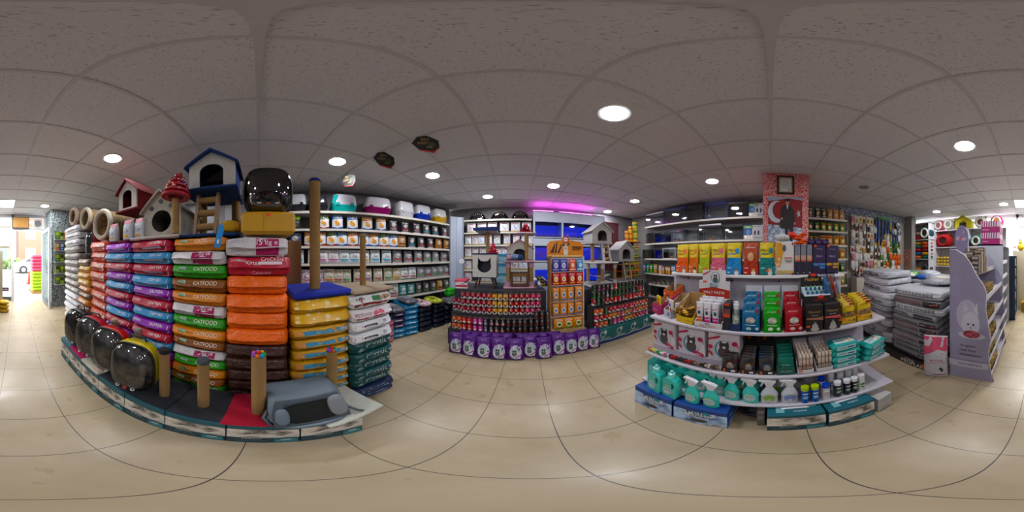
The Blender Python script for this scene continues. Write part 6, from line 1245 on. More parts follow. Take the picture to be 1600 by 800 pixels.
for i, (a, c, k) in enumerate(((1259, 1287, '#9a6a54'), (1288, 1314, '#c9585a'))):
    w_ = wd(a, c, .935)-.006
    at(cartonT(w_, .13, .185, m('#1e1b1c'), [('t', 'Miamor', 0, .74, w_*.7, m('#b9945a')), ('t', 'Cat snack', 0, .62, w_*.4, W_), ('p', [(-1, .48), (1, .42), (1, .55), (-1, .53)], m(k)), ('d', 0, .1, .5, .08, m('#b9b5ae')), ('d', 0, .2, .35, .12, m('#b9b5ae'))]+catdec(.0, .32, .1, m('#8c8a88'), m('#b0aeaa'), 2.4)+[('r', .75, 1, .3, .38, m('#f0641e')) if i else ('r', -1, -.6, .2, .27, m('#f0641e'))]), a, c, .935, Z3, 'black carton of cat cream with %s band' % ('brown', 'coral')[i], 'black cat cream cartons')
# gadget display on top of the black cartons
fk = [('tray', bm('tray', lambda b: b.box(-.085, .085, -.07, .05, 0, .045, m('#1a1a1e')).add([(-.085, -.07, .045), (.085, -.07, .045), (.085, .045, .085), (-.085, .045, .085), (-.085, .045, .045), (.085, .045, .045)], [(0, 1, 2, 3), (1, 5, 2), (0, 3, 4), (5, 4, 3, 2)], m('#b9c4cc')))),
      ('header_card', bm('header_card', lambda b: b.prism([(-.09, 0), (.09, 0), (.09, .15), (.04, .155), (.025, .175), (0, .18), (-.025, .175), (-.04, .155), (-.09, .15)], .046, .05, m('#1c1a1e')).dec(lambda u, v, o=0: Vector((u*.09, .046-o, v*.18)), .18, .18, [('t', 'Flasher', -.1, .76, .1, m('#e0b03a')), ('d', 0, .93, .25, .06, m('#d8421c')), ('r', .65, .95, .76, .84, m('#e0562a'))]))),
      ('front_label', bm('front_label', lambda b: b.dec(lambda u, v, o=0: Vector((u*.085, -.0702-o, v*.045)), .17, .045, [('t', 'CAMERA INFRARED', .2, .4, .1, m('#d0402c')), ('d', .2, .85, .25, .25, m('#d8421c'))])))]
at(Tpl('gadget_display', 'display stand', None, fk, .12), 1257, 1297, .985, Z3+.186, 'black gadget display with green and white lights above the black cartons')
for r_ in range(2):
    for i in range(5):
        b = MB(); b.lathe([(0, 0), (.007, 0), (.008, .02), (.005, .03), (0, .032)], [m('#1f5a8a'), m('#1f5a8a'), m('#3a9a5a'), m('#e0e4e4')], 10)
        RT.put(Tpl('mini_light', 'toy', b.mesh('mini_light')), 'tiny flashing light in the gadget display, %s row, %s from left' % (('front', 'back')[r_], nth(i)), u=(RT.u(1257, .985)+RT.u(1297, .985))/2-.06+.03*i, D=1.0+.045*r_, z=Z3+.186+.047+.0175*r_+.002, group='tiny lights in the gadget display')
for i, (px, c, l) in enumerate(((1297, '#2f7fd0', 'blue'), (1307, '#d0402c', 'red'))):
    b = MB(); b.tube([(0, 0, .015), (0, 0, .1), (0, 0, .17)], [.008, .012, .007], m(c), 10); b.loft([[(x, y, z) for x, y in ((-.028, -.012), (.028, -.012), (.028, .012), (-.028, .012))] for z in (0, .19)], m('#d0d5dc', 'glass'))
    RT.put(Tpl('wrapped_toy', 'toy', b.mesh('wrapped_toy')), '%s stick toy in clear wrapping leaning right of the gadget display' % l, px=px, D=.99, z=Z3+.186 if i == 0 else Z3+.19, tilt=(R(-8), R(-12)), group='wrapped stick toys')
def ytray(px0, px1, l):
    w_ = wd(px0, px1, .98)-.008
    at(tray(w_, .2, .12, .05, m('#d9b01c'), [('t', 'Kinder', .3, .5, .05, m('#2a2a2e')), ('d', .75, .5, .1, .25, m('#3a3020')), ('r', -.9, -.6, .7, .95, m('#f0641e'))], m('#c9a01c')), px0, px1, .975, Z3, 'yellow tray of dog snacks, %s of the two' % l, 'yellow snack trays')
    pk = pouchT(w_*.9, .15, .03, film('#d0b41c'), [('p', [(-1, .55), (1, .6), (1, .2), (-1, .2)], m('#4a342a', 'photo', '#8a6a4a', 1.5)), ('t', 'PURINA', 0, .8, w_*.5, m('#8a2a1c')), ('r', .2, 1, .85, .97, m('#8a1c1c'))], name='treat_pouch', cat='pouch', seed=px0)
    for k in range(5): RT.put(pk, 'yellow dog snack pouch in the %s yellow tray, %s from the front' % (l, nth(k)), u=(RT.u(px0, .98)+RT.u(px1, .98))/2, D=.985+.036*k, z=Z3+.006, group='yellow dog snack pouches', sc=(1, 1, 1+.05*k))
ytray(1315, 1338, 'left'); ytray(1339, 1364, 'right')
# orange open carton at the left rear
at(tray(.13, .12, .14, .09, m('#e0662a'), catdec(.0, .45, .3, m('#4a4a50'), m('#dcd8d4'), 1.4)+[('r', -.85, -.6, .6, .75, W_)], car), 1036, 1057, 1.13, Z3+.09, 'open orange carton with cat picture at the left rear of the gondola', dr=-15)
b = MB(); b.box(-.09, .09, 0, .12, 0, .089, WHITE, .002); at(Tpl('riser_block', 'stand', b.mesh('riser_block'), (), 0), 1036, 1057, 1.12, Z3, 'white block under the open orange carton', dr=-15)

# second tier
Z2 = .601
b = MB(); b.box(-.34, .34, 0, .26, 0, .06, m('#b9b2bc')); RT.put(Tpl('shelf_riser', 'stand', b.mesh('shelf_riser'), (), 0), 'grey riser under the three pink and white cartons', u=-.51, D=.97, z=Z2)
WB = m('#d9d3d9'); CR = m('#b01c4a')
bio = cartonT(.205, .18, .235, WB, [('d', .05, .42, .62, .34, m('#2a90a8')), ('d', .1, .44, .56, .31, WB)]+catdec(.05, .55, .24, m('#3f3b3c'), m('#4f4a4a'), 2.2)+[('p', [(-1, .72), (-.2, .86), (-.2, .93), (-1, .79)], CR), ('d', .72, .68, .18, .08, CR), ('p', [(.82, .62), (1, .52), (1, .56), (.86, .66)], CR), ('d', -.82, .5, .15, .08, CR), ('p', [(-.95, .3), (-.7, .15), (-.65, .24), (-.9, .38)], CR), ('p', [(.2, .12), (1, .02), (1, .16), (.3, .25)], CR), ('t', 'NEW', .65, .12, .04, W_)], [('t', 'Bio', 0, .4, .09, m('#1f7a90'))], name='grooming_carton')
for i in range(3): RT.put(bio, 'white carton with grey cat and crimson shapes, %s of the row' % ('left', 'middle', 'right')[i], u=-.74+.225*i, D=.975, z=Z2+.061, group='white and crimson cat cartons', dr=(-6, -3, 0)[i])
for px0, px1, cols, l, sd in ((1016, 1037, ['#d8509a', '#c9d43a', '#e0c09a', '#3aa86a', '#e8e0d8'], 'bright pink, lime and beige small toys below the left carton', 11), (1048, 1078, ['#2a2426', '#b3281c', '#3a3436'], 'black and red small toys below the middle carton', 12), (1084, 1118, ['#5a3a2c', '#8a7a6c', '#2c2624', '#c9c0b4'], 'brown plush animals below the right carton', 13)):
    n = 5
    for i in range(n):
        random.seed(sd*10+i); b = MB(); c = cols[i % len(cols)]
        b.blob((0, 0, .02), (.022, .02, .02), m(c, 'carpet'), 10, 6).blob((.014, -.012, .03), (.012, .012, .012), m(cols[(i+1) % len(cols)], 'carpet'), 8, 5)
        u0, u1 = RT.u(px0, .92), RT.u(px1, .92)
        RT.put(Tpl('small_toy', 'toy', b.mesh('small_toy')), '%s, %s from the left' % (l.replace('toys', 'toy').replace('animals', 'animal'), nth(i)), u=u0+(u1-u0)*i/(n-1), D=.925, z=Z2+.001, group=l)
def goodies(px0, px1, c, l):
    w_ = wd(px0, px1, .92)-.01
    t = Tpl('display_tray', 'tray', bm('display_tray', lambda b: b.box(-w_/2, w_/2, -.1, .1, 0, .005, m('#1e1a1a')).box(-w_/2, w_/2, -.1, -.096, 0, .04, m('#1e1a1a')).box(-w_/2, w_/2, .096, .1, 0, .27, m('#1e1a1a'))
        .dec(lambda u, v, o=0: Vector((u*w_/2, .096-o, v*.27)), w_, .27, [('p', [(-.55, .72), (-.45, .72), (-.35, .97), (-.45, .97)], m('#d8742a')), ('p', [(-.4, .72), (-.3, .72), (-.3, .97), (-.4, .97)], m('#d8742a')), ('p', [(-.25, .72), (-.15, .72), (-.05, .97), (-.15, .97)], m('#d8742a')), ('t', 'goodies', .45, .86, w_*.32, W_)])
        .dec(lambda u, v, o=0: Vector((u*w_/2, -.1-o, v*.04)), w_, .04, [('p', [(-.8, .1), (-.7, .1), (-.6, .9), (-.7, .9)], m('#d8742a')), ('p', [(-.6, .1), (-.5, .1), (-.5, .9), (-.6, .9)], m('#d8742a')), ('r', .2, .7, .3, .7, W_)])), (), .2)
    at(t, px0, px1, .915, Z2, '%s stick treat tray with black header and orange sticks' % l, 'stick treat trays')
    pk = pouchT(w_*.92, .15, .026, m(c, 'photo', '#1c1718', .8), [('d', .1, .35, .5, .22, m('#8a8480')), ('d', .1, .5, .3, .1, m('#a8a29c')), ('r', -.8, .8, .04, .14, m('#1c1718')), ('t', 'sticks', -.4, .16, .03, m('#d8742a'))], name='treat_pouch', cat='pouch', seed=px0)
    for k in range(5): RT.put(pk, '%s-tinted stick treat pouch in the %s tray, %s from the front' % (l.split()[0], l, nth(k)), u=(RT.u(px0, .92)+RT.u(px1, .92))/2, D=.922+.034*k, z=Z2+.006, group='%s stick pouches' % l)
goodies(1125.5, 1154, '#6a241c', 'red-brown'); goodies(1155, 1182, '#7a5424', 'golden-brown'); goodies(1183, 1212, '#1a5a8a', 'blue')
w_ = wd(1213, 1243, .92)-.01
at(tray(w_, .2, .19, .07, m('#0c5a50'), [('t', 'STICKS', 0, .5, w_*.6, m('#b9d8cc'))], m('#0a3a34')), 1213, 1243, .91, Z2, 'dark teal tray of stick treats')
pk = pouchT(w_*.92, .14, .028, film('#0c6456'), [('t', 'STICKS', 0, .42, w_*.6, W_), ('t', 'Bonnie', 0, .62, w_*.4, m('#b9d8cc')), ('p', [(-.2, .0), (.3, .0), (.2, .3), (-.1, .3)], m('#a85a34'))], name='treat_pouch', cat='pouch')
for k in range(5): RT.put(pk, 'dark teal stick treat pouch, %s from the front of its tray' % nth(k), u=(RT.u(1213, .92)+RT.u(1243, .92))/2, D=.917+.034*k, z=Z2+.006, group='dark teal stick pouches', sc=(1, 1, 1+.06*k))
for px0, px1, c, l in ((1245, 1273, '#7a3a2c', 'brown'), (1275, 1303, '#24483a', 'dark green')):
    w_ = wd(px0, px1, .92)-.014
    at(tray(w_, .22, .19, .035, m('#d5d3d6'), [('r', -.9, -.4, .6, .95, m('#f0562a')) if l == 'brown' else ('r', 0, .1, .1, .2, WHITE)], m('#c9c6c9')), px0, px1, .905, Z2, 'white tray of %s stick sachets' % l, 'white stick sachet trays')
    sb = pouchT(w_*.2, .17, .015, m(c, 'photo', '#b9a898', 1), [('t', 'STICK', 0, .35, w_*.17, W_), ('r', -.6, .6, .85, .9, W_)], name='stick_sachet', cat='packet', seed=px0)
    for k in range(4):
        for j in range(4): RT.put(sb, '%s stick sachet, %s row back, %s from left' % (l, nth(k), nth(j)), u=(RT.u(px0, .92)+RT.u(px1, .92))/2+w_*(-.345+.23*j), D=.915+.05*k, z=Z2+.006, group='%s stick sachets' % l)
AQ = film('#1f9a94')
wp = MB()
def wipe(w_=.2, d_=.11, h_=.052):
    b = MB(); rings = []
    for t in (-1, -.93, -.8, -.3, .3, .8, .93, 1):
        s = .12 if abs(t) > .98 else .35 if abs(t) > .9 else 1; rings.append([(t*w_/2, d_/2*(1 if s == 1 else 1.0)*y, h_/2+h_/2*s*z) for y, z in ((-1, -.8), (-.9, -1), (.9, -1), (1, -.8), (1, .8), (.9, 1), (-.9, 1), (-1, .8))])
    b.loft(rings, AQ); b.dec(lambda u, v, o=0: Vector((u*w_/2, -d_/2-o, v*h_)), w_, h_, [('r', -.7, .6, .2, .8, m('#b9e0dc')), ('t', 'WIPES', -.35, .5, .05, m('#1a3a7a')), ('r', .0, .5, .4, .6, m('#1a4a8a'))])
    b.dec(lambda u, v, o=0: Vector((u*w_/2, -d_/2+v*d_, h_+o)), w_, d_, [('r', -.7, .7, .2, .8, m('#c9e4e0')), ('d', .3, .5, .25, .25, m('#b98a5a', 'photo', '#e0d0b8', 2)), ('t', 'WIPES', -.3, .5, .06, m('#1a3a7a'))])
    return Tpl('wipes_pack', 'packet', b.mesh('wipes_pack'), (), d_)
wt_ = wipe()
for i in range(4): RT.put(wt_, 'aqua wipes pack in the taller stack, %s from the bottom' % nth(i), u=.465-.005*(i % 2), D=.905, z=Z2+.053*i, group='aqua pet wipes packs', dr=(-2, 3, -3, 2)[i])
for i in range(3): RT.put(wt_, 'aqua wipes pack in the turned stack at the shelf end, %s from the bottom' % nth(i), u=.675+.008*i, D=.9, z=Z2+.053*i, group='aqua pet wipes packs', dr=12+4*i)

# lowest tier: bottles
AQB = m('#55c4b8', 'gloss'); WP = m('#e2e4e8', 'gloss')
def spray(body, lab, tr='#e2e4e8', s=1.0):
    bmat = m(body, 'gloss')
    k_ = [('body', bm('body', lambda b: b.lathe([(0, 0), (.042, 0), (.048, .01), (.047, .08), (.05, .1), (.046, .125), (.028, .17), (.016, .195), (.014, .205)], bmat, 20, None, True, .55)
          .dec(lambda u, v, o=0: Vector(((.0485+o)*math.sin(u), -(.0485+o)*.55*math.cos(u)-.0015, v*.2)), .097, .2, [('d', 0, .38, .75, .22, m(lab)), ('t', 'BIOCAT', 0, .42, .055, m('#1a2a6a')), ('d', 0, .25, .3, .08, m('#8a7a6a', 'photo', '#d9d4c8', 3)), ('r', -.3, .3, .58, .62, m('#c9d83a'))]))),
          ('trigger_head', bm('trigger_head', lambda b: b.prism([(-.018, .2), (.018, .2), (.02, .225), (.03, .235), (.035, .25), (.01, .262), (-.05, .268), (-.06, .258), (-.03, .245), (-.022, .225)], -.012, .012, m(tr, 'gloss'))
          .prism([(-.03, .243), (-.04, .243), (-.05, .2), (-.044, .198)], -.006, .006, m(tr, 'gloss'))))]
    return Tpl('spray_bottle', 'bottle', None, k_, .055)
def jug():
    out = [(-.05, 0), (.05, 0), (.056, .02), (.056, .17), (.045, .2), (.02, .225), (-.02, .225), (-.045, .2), (-.056, .15), (-.056, .02)]
    hole = [(.022, .11), (.04, .11), (.042, .17), (.03, .185), (.02, .17)]
    k_ = [('body', bm('body', lambda b: b.holed(out, hole, -.03, .03, AQB).dec(lambda u, v, o=0: Vector((u*.056, -.03-o, v*.225)), .11, .225, [('d', -.2, .35, .6, .22, m('#b9dcd8')), ('t', 'BIOCAT', -.2, .4, .055, m('#1a2a6a')), ('d', -.2, .24, .3, .07, m('#8a7a6a', 'photo', '#d9d4c8', 3)), ('r', -.3, .2, .62, .66, m('#d8e03a'))]))),
          ('cap', bm('cap', lambda b: b.lathe([(.022, .222), (.024, .235), (.023, .26), (.012, .265), (.01, .285), (0, .288)], m('#8fd4cc', 'gloss'), 16)))]
    return Tpl('cleaner_jug', 'bottle', None, k_, .06)
Z1 = .301
sa = spray('#55c4b8', '#b9dcd8'); jg = jug(); ZB = .262
for px, D, t, l in ((1021, .8, jg, 'aqua cleaner jug on the left blue carton, front left'), (1045, .8, jg, 'aqua cleaner jug on the left blue carton, front right'), (1078, .8, sa, 'aqua spray bottle on the right blue carton, left'), (1108, .8, sa, 'aqua spray bottle on the right blue carton, right')):
    RT.put(t, l, px=px, D=D, z=ZB, group='aqua pet cleaners on the gondola', dr=-8, sc=1.05)
for i, (px, D, t, n) in enumerate(((1045, .93, jg, 'cleaner jug'), (1062, .92, jg, 'cleaner jug'), (1080, .93, jg, 'cleaner jug'), (1096, .92, jg, 'cleaner jug'), (1112, .93, sa, 'spray bottle'), (1124, .92, sa, 'spray bottle'), (1142, .885, sa, 'spray bottle'), (1157, .96, sa, 'spray bottle'), (1172, .87, sa, 'spray bottle'), (1178, .96, sa, 'spray bottle'))):
    RT.put(t, 'aqua %s on the lowest shelf, %s from the left' % (n, nth(i)), px=px, D=D, z=Z1, group='aqua pet cleaners on the gondola', dr=random.uniform(-10, 10))
b = carton(.2, .2, .2, AQ, [('r', -.8, .8, .2, .8, m('#8fd0ca')), ('t', 'BIOCAT', 0, .5, .12, m('#1a3a6a'))]); RT.put(Tpl('cleaner_carton', 'box', b.mesh('cleaner_carton'), (), .2), 'aqua wrapped carton at the left end behind the jugs', u=-.75, D=.9, z=Z1)
sw = spray('#c9ced6', '#9fc46a'); sw2 = spray('#c9ced6', '#8a9ad0')
for px, D, t, l in ((1202, .87, sw, 'white speckled spray bottle with green label'), (1235, .87, sw2, 'white speckled spray bottle with blue label'), (1214, .97, sw, 'white spray bottle behind the green-labelled one'), (1228, .97, sw2, 'white spray bottle behind the blue-labelled one')):
    RT.put(t, l, px=px, D=D, z=Z1, group='white spray bottles on the lowest shelf')
def aero(c, cap, lab, h_=.17, r_=.024):
    k_ = [('body', bm('body', lambda b: b.lathe([(0, 0), (r_, 0), (r_, h_*.78), (r_*.85, h_*.82), (0, h_*.82)], m(c, 'gloss'), 18).dec(lambda u, v, o=0: Vector(((r_+o)*math.sin(u), -(r_+o)*math.cos(u), v*h_)), r_*2, h_, [('d', 0, .4, .7, .16, m(lab)), ('r', -.6, .6, .6, .66, W_), ('r', -.5, .5, .36, .42, W_)]))),
          ('cap', bm('cap', lambda b: b.lathe([(r_*.98, h_*.79), (r_, h_*.98), (r_*.8, h_), (0, h_)], m(cap, 'gloss'), 18)))]
    return Tpl('spray_can', 'spray can', None, k_, 2*r_)
ae = [aero('#1450a0', '#a8c41c', '#3a8ac0', .19), aero('#d9dce4', '#1f3fb0', '#b9a8a0', .18), aero('#1c1f28', '#e4e4e8', '#3f6a4a', .18), aero('#d9dfe0', '#e4e4e8', '#8a9aa4', .19), aero('#dfe4dc', '#e4e4e8', '#4a9a4a', .19)]
for i, (px, D, k, l) in enumerate(((1259, .86, 0, 'blue spray can with lime cap, left'), (1275, .86, 0, 'blue spray can with lime cap, right'), (1292.5, .865, 1, 'white spray can with blue cap'), (1311, .87, 2, 'black spray can with white cap, orange sticker'), (1326, .87, 2, 'black spray can with white cap, middle'), (1337.5, .87, 2, 'black spray can with white cap, right'), (1348.5, .87, 4, 'slim white pump bottle at the right end'), (1300, .97, 3, 'white can behind, left of the black cans'), (1315, .96, 3, 'white can behind the first black can'), (1328, .96, 3, 'white can behind the middle black can'), (1338, .97, 3, 'white can behind the right black can'), (1285, .95, 1, 'blue-capped white can behind the lime caps'))):
    RT.put(ae[k], l, px=px, D=D, z=Z1, group='spray cans on the lowest shelf')
# floor cartons
fel = cartonT(.31, .3, .26, m('#16448c'), [('r', -1, 1, 0, .78, m('#4a78b0', 'photo', '#9fb9d4', .5)), ('p', [(-.5, .7), (.6, .82), (.6, .62), (.1, .45), (-.5, .5)], m('#dfe6ee')), ('t', 'Feli', -.12, .72, .1, m('#0c2a4a')), ('t', 'clean', .05, .57, .12, m('#0c2a4a')), ('p', [(.1, .8), (.3, .9), (.5, .7), (.3, .66)], m('#1f90a0')), ('d', 0, .27, .34, .1, m('#2a241e')), ('d', 0, .33, .3, .05, m('#5a4e40')), ('d', .66, .15, .28, .08, W_), ('d', .66, .15, .2, .05, m('#8a8a8e')), ('r', -.9, -.2, .06, .1, W_)], [], [('t', 'Feli clean', 0, .6, .2, W_), ('r', -.8, .8, .1, .3, m('#8fb0d4'))], name='litter_carton')
for i, (u_, l) in enumerate(((-.69, 'left'), (-.365, 'right'))): RT.put(fel, 'blue cat litter carton on the floor under the aqua bottles, %s' % l, u=u_, D=.77, z=0, group='blue litter cartons on the floor')
lid_top = [('t', 'ultra clumping', .1, .28, .09, W_), ('t', 'elegance', .15, .14, .07, W_), ('r', -.7, -.4, .1, .3, m('#7fb4bc')), ('r', .5, .8, .25, .4, m('#7fb4bc')), ('r', -.15, .15, .62, .78, m('#14202a')), ('t', 'PetNew', 0, .7, .04, W_)]
lb2 = cartonT(.29, .3, .258, TE, [('r', -1, 1, .0, .34, TE2), ('r', -1, 1, .34, .86, PH), ('t', 'PetNew', -.3, .28, .08, W_), ('t', 'CLUMPING CAT LITTER', -.35, .15, .13, m('#7fb4bc')), ('r', .3, .95, .02, .3, m('#0f7a86')), ('t', 'elegance', .62, .16, .08, m('#bfe0e2'))], lid_top, [('r', -.9, .9, .1, .6, TE2)], 'litter_carton', 'box')
hd_ = bm('carry_handle', lambda b: b.loft([[(x, y-.03+.0, z) for y, z in ((-.012, .001), (.012, .001), (.012, .005+q), (-.012, .005+q))] for x, q in ((-.075, 0), (-.06, .006), (0, .011), (.06, .006), (.075, 0))], WP))
hd_.transform(Matrix.Translation((.0, -.04, .258)))
lb2 = Tpl('litter_carton', 'box', lb2.mesh, [('carry_handle', hd_)], .3)
for u_, l, dr in ((.128, 'left', 0), (.425, 'right', 3)): RT.put(lb2, 'teal litter carton with white carry handle on the floor, %s' % l, u=u_, D=.775, z=0, group='teal litter cartons with handles', dr=dr)
RT.put(cartonT(.13, .25, .2, m('#c9c8c4'), [('t', 'Clumping', 0, .75, .09, m('#5a5a5e')), ('r', -.6, .6, .2, .24, m('#7a7a7e')), ('r', -1, 1, 0, .04, BLACK)], [('t', 'litter', 0, .6, .08, m('#5a5a5e')), ('r', .2, .6, .8, .9, m('#d8e03a'))], name='litter_carton'), 'white carton at the right end of the floor cartons', u=.66, D=.8, z=0, dr=10)
b = MB(); b.blob((0, 0, .07), (.09, .07, .07), m('#1c1c20', 'film'), 12, 8, .8).tube([(-.08, -.05, .05), (0, -.09, .1), (.08, -.05, .05)], .008, m('#55555a'), 6)
RT.put(Tpl('wrapped_bundle', 'bag', b.mesh('wrapped_bundle')), 'black wrapped bundle in the gap under the lowest shelf', u=-.08, D=.98, z=0)
RT.put(cartonT(.1, .12, .22, m('#6a6662'), [('r', -.8, .8, .5, .8, m('#8a8682'))]), 'grey carton standing in the gap left of the teal cartons', u=-.08+.13-.1, D=.83, z=0, sc=(.4, 1, 1))
# ================================================================== SACK ISLAND BEHIND ON THE RIGHT
b = MB(); b.box(-2.6, -.93, 0, .9, 0, .115, m('#17130f'))
b.dec(lambda u, v, o=0: Vector((u, -o, v*.115)), 2, .115, [('t', 'PURINA', -1.19, .76, .13, W_), ('t', 'PROPLAN', -1.15, .36, .33, W_), ('d', -.985, .5, .04, .38, m('#c9641c')), ('t', 'PROPLAN', -2.05, .4, .3, W_), ('d', -1.72, .5, .045, .38, m('#c9641c'))])
inst(Tpl('sack_plinth', 'plinth', b.mesh('sack_plinth')), 'black brand-lettered plinth with orange dots under the grey sacks', (0, -1.36, 0), PI)
GR = film('#98969a'); LG = film('#cfd0d4')
blk = lambda n, c: [('r', -.95+i*.14, -.84+i*.14, .25, .8, m(c)) for i in range(n)]
NS = {'grey label-ended': sackT(.66, .5, .08, film('#8a888a'), blk(9, '#5f5d60')+[('r', .36, .96, .12, .92, m('#26242a')), ('r', .4, .6, .4, .7, m('#8a8a8e')), ('r', .64, .9, .35, .65, m('#b3442a'))], seed=90, lip=.012),
      'pinkish grey': sackT(.66, .5, .08, film('#8a8486'), blk(9, '#7a5e60')+[('r', .36, .96, .12, .92, m('#26242a')), ('r', .64, .9, .35, .65, m('#b3442a'))], seed=91, lip=.012),
      'silver': sackT(.66, .5, .1, LG, blk(12, '#86868a'), seed=92, lip=.014), 'black-striped silver': sackT(.64, .5, .08, film('#a8a8ac'), blk(6, '#4a484c')+[('r', .1, .9, .1, .9, m('#2a282c'))], seed=93, lip=.014)}
top = 1.03
seq = [('silver', .1), ('pinkish grey', .09), ('silver', .1), ('black-striped silver', .08)]+[('grey label-ended', .08), ('pinkish grey', .08), ('grey label-ended', .08), ('pinkish grey', .08), ('grey label-ended', .08), ('grey label-ended', .08), ('grey label-ended', .08)]
z = top
for i, (c, h_) in enumerate(seq):
    z -= h_
    if z < .1: break
    BK.put(NS[c], '%s sack in the nearer island stack, %s from its top' % (c, nth(i)), u=-1.23+(.05 if i < 3 else 0)+random.uniform(-.015, .015), D=1.42+random.uniform(-.02, .02), z=z+.003, group='grey sacks in the nearer island stack', dr=random.uniform(-3, 3)+(5 if i < 3 else 0), sc=(1, 1, h_/(.1 if c == 'silver' else .08)*.99))
lastz = z
FSK = {'silver': sackT(.66, .5, .1, film('#c4c6cc'), blk(5, '#6a6a6e')+[('r', -.25, .1, .2, .8, m('#55555a')), ('r', .15, .5, .3, .7, m('#77777c'))], seed=94, lip=.012, wr=.014), 'white folded': sackT(.66, .5, .1, film('#dcdde2'), blk(4, '#8a8a8e'), seed=95, lip=.02, wr=.02), 'grey': sackT(.66, .5, .1, film('#96949a'), blk(8, '#55535a'), seed=96, wr=.015)}
z = 1.21
for i in range(11):
    z -= .0995; c = ['silver', 'white folded', 'silver', 'white folded', 'silver', 'grey', 'grey', 'silver', 'grey', 'silver', 'grey'][i]
    BK.put(FSK[c], '%s sack in the farther island stack, %s from its top' % (c, nth(i)), u=-1.93+random.uniform(-.03, .03), D=1.42+random.uniform(-.03, .03), z=z, group='grey sacks in the farther island stack', dr=random.uniform(-5, 5))
# rear stacks of the island
for j, (u_, top_, D_) in enumerate(((-2.0, 1.0, 2.25), (-1.35, .98, 2.2))):
    z = top_
    for i in range(9):
        z -= .105
        if z < .0: break
        BK.put(FSK[('silver', 'white folded', 'grey')[(i+j) % 3]], 'sack in the %s rear island stack, %s from its top' % (('outer', 'inner')[j], nth(i)), u=u_, D=D_, z=z, group='sacks in the rear island stacks', dr=random.uniform(-4, 4))
def slumpT(c, k='film', c2=None, w_=.34, l_=.46, h_=.11, sd=0): return slump(m(c, k, c2) if c2 else m(c, k), w_, l_, h_, sd)
for px, D_, z_, t, l, dr in ((1400, 2.05, 1.01, slumpT('#d0a83a', 'photo', '#e4e0d8', sd=1), 'amber and white bag lying on the rear island stack', 60), (1408, 2.28, 1.0, slumpT('#2f8a3a', 'photo', '#6ab04a', sd=2), 'green bag lying on the rear island stack', 100), (1414, 2.5, 1.005, slumpT('#4a3430', 'photo', '#8a8a8e', .4, .5, sd=3), 'maroon and grey bag lying on the rear stack', 80),
                         (1432, 2.3, .985, slumpT('#2f5fb0', sd=4, h_=.08), 'blue bag edge on the inner rear stack', 80), (1438, 2.5, .99, slumpT('#c9ced2', 'photo', '#9aa0a8', .42, .5, .14, sd=5), 'pale silver bag on the inner rear stack, left', 70), (1458, 2.2, .985, slumpT('#c4c8cc', 'photo', '#a0a4aa', .4, .45, sd=6), 'pale silver bag on the inner rear stack, right', 95),
                         (1462, 2.0, .99, slumpT('#c9a488', 'photo', '#d9d4cc', sd=7), 'beige bag on the inner rear stack near the lilac stand', 70), (1452, 1.68, 1.035, slumpT('#b9babd', 'photo', '#8a8a90', .36, .45, .07, sd=8), 'silver bag slumped over the nearer island stack', 95)):
    BK.put(t, l, px=px, D=D_, z=z_, dr=dr)
ryl = pouchT(.27, .68, .16, m('#c9c6ca', 'film'), [('r', -1, 1, .74, .98, m('#cf5a74')), ('p', [(-1, .6), (.2, .75), (1, .7), (1, .8), (-1, .8)], m('#cf5a74')), ('t', 'ROYAL', .2, .5, .16, m('#b3202c')), ('r', -.4, .9, .44, .445, m('#b3202c')), ('d', .5, .26, .2, .06, m('#3a3a3e')), ('r', -.2, .9, .1, .12, m('#a03a4c'))], seed=97, wr=.02)
inst(ryl, 'pink-topped white sack standing against the grey island stack', (.845, -1.37, .004), R(203), None, .86, (R(4), 0))
o = None
# ================================================================== LILAC CAT FOOD STAND
LV = m('#a5a1b6'); D_ = 1.43
pp_ = [(1484, 586), (1484, 389.6), (1494, 390.6), (1507, 399), (1516, 411), (1526, 431), (1536, 445), (1541, 458), (1540, 485), (1544, 509), (1548, 532), (1544, 549), (1545, 569), (1552, 590)]
pts = [(BK.u(a, D_), max(.0, BK.z(a, c, D_))) for a, c in pp_]; pts[0] = (pts[0][0], 0); pts[-1] = (pts[-1][0], 0)
x0, x1 = pts[0][0], pts[-1][0]; zt = pts[1][1]
def curve_x(z):
    for (a, za), (c, zc) in zip(pts[2:], pts[3:]):
        if zc <= z <= za: return a+(c-a)*(za-z)/(za-zc+1e-9)
    return pts[2][0]
side = MB(); side.prism(pts, 0, .014, LV); side.tube([(x, .006, z) for x, z in pts[1:]], .006, m('#e0dce4'), 6)
sw_ = (x1-x0)/2; cx = (x0+x1)/2
SS = lambda u, v, o=0: Vector((cx+u*sw_, -o, v*zt))
wht = m('#c9c6d6'); wh2 = m('#dcdae4')
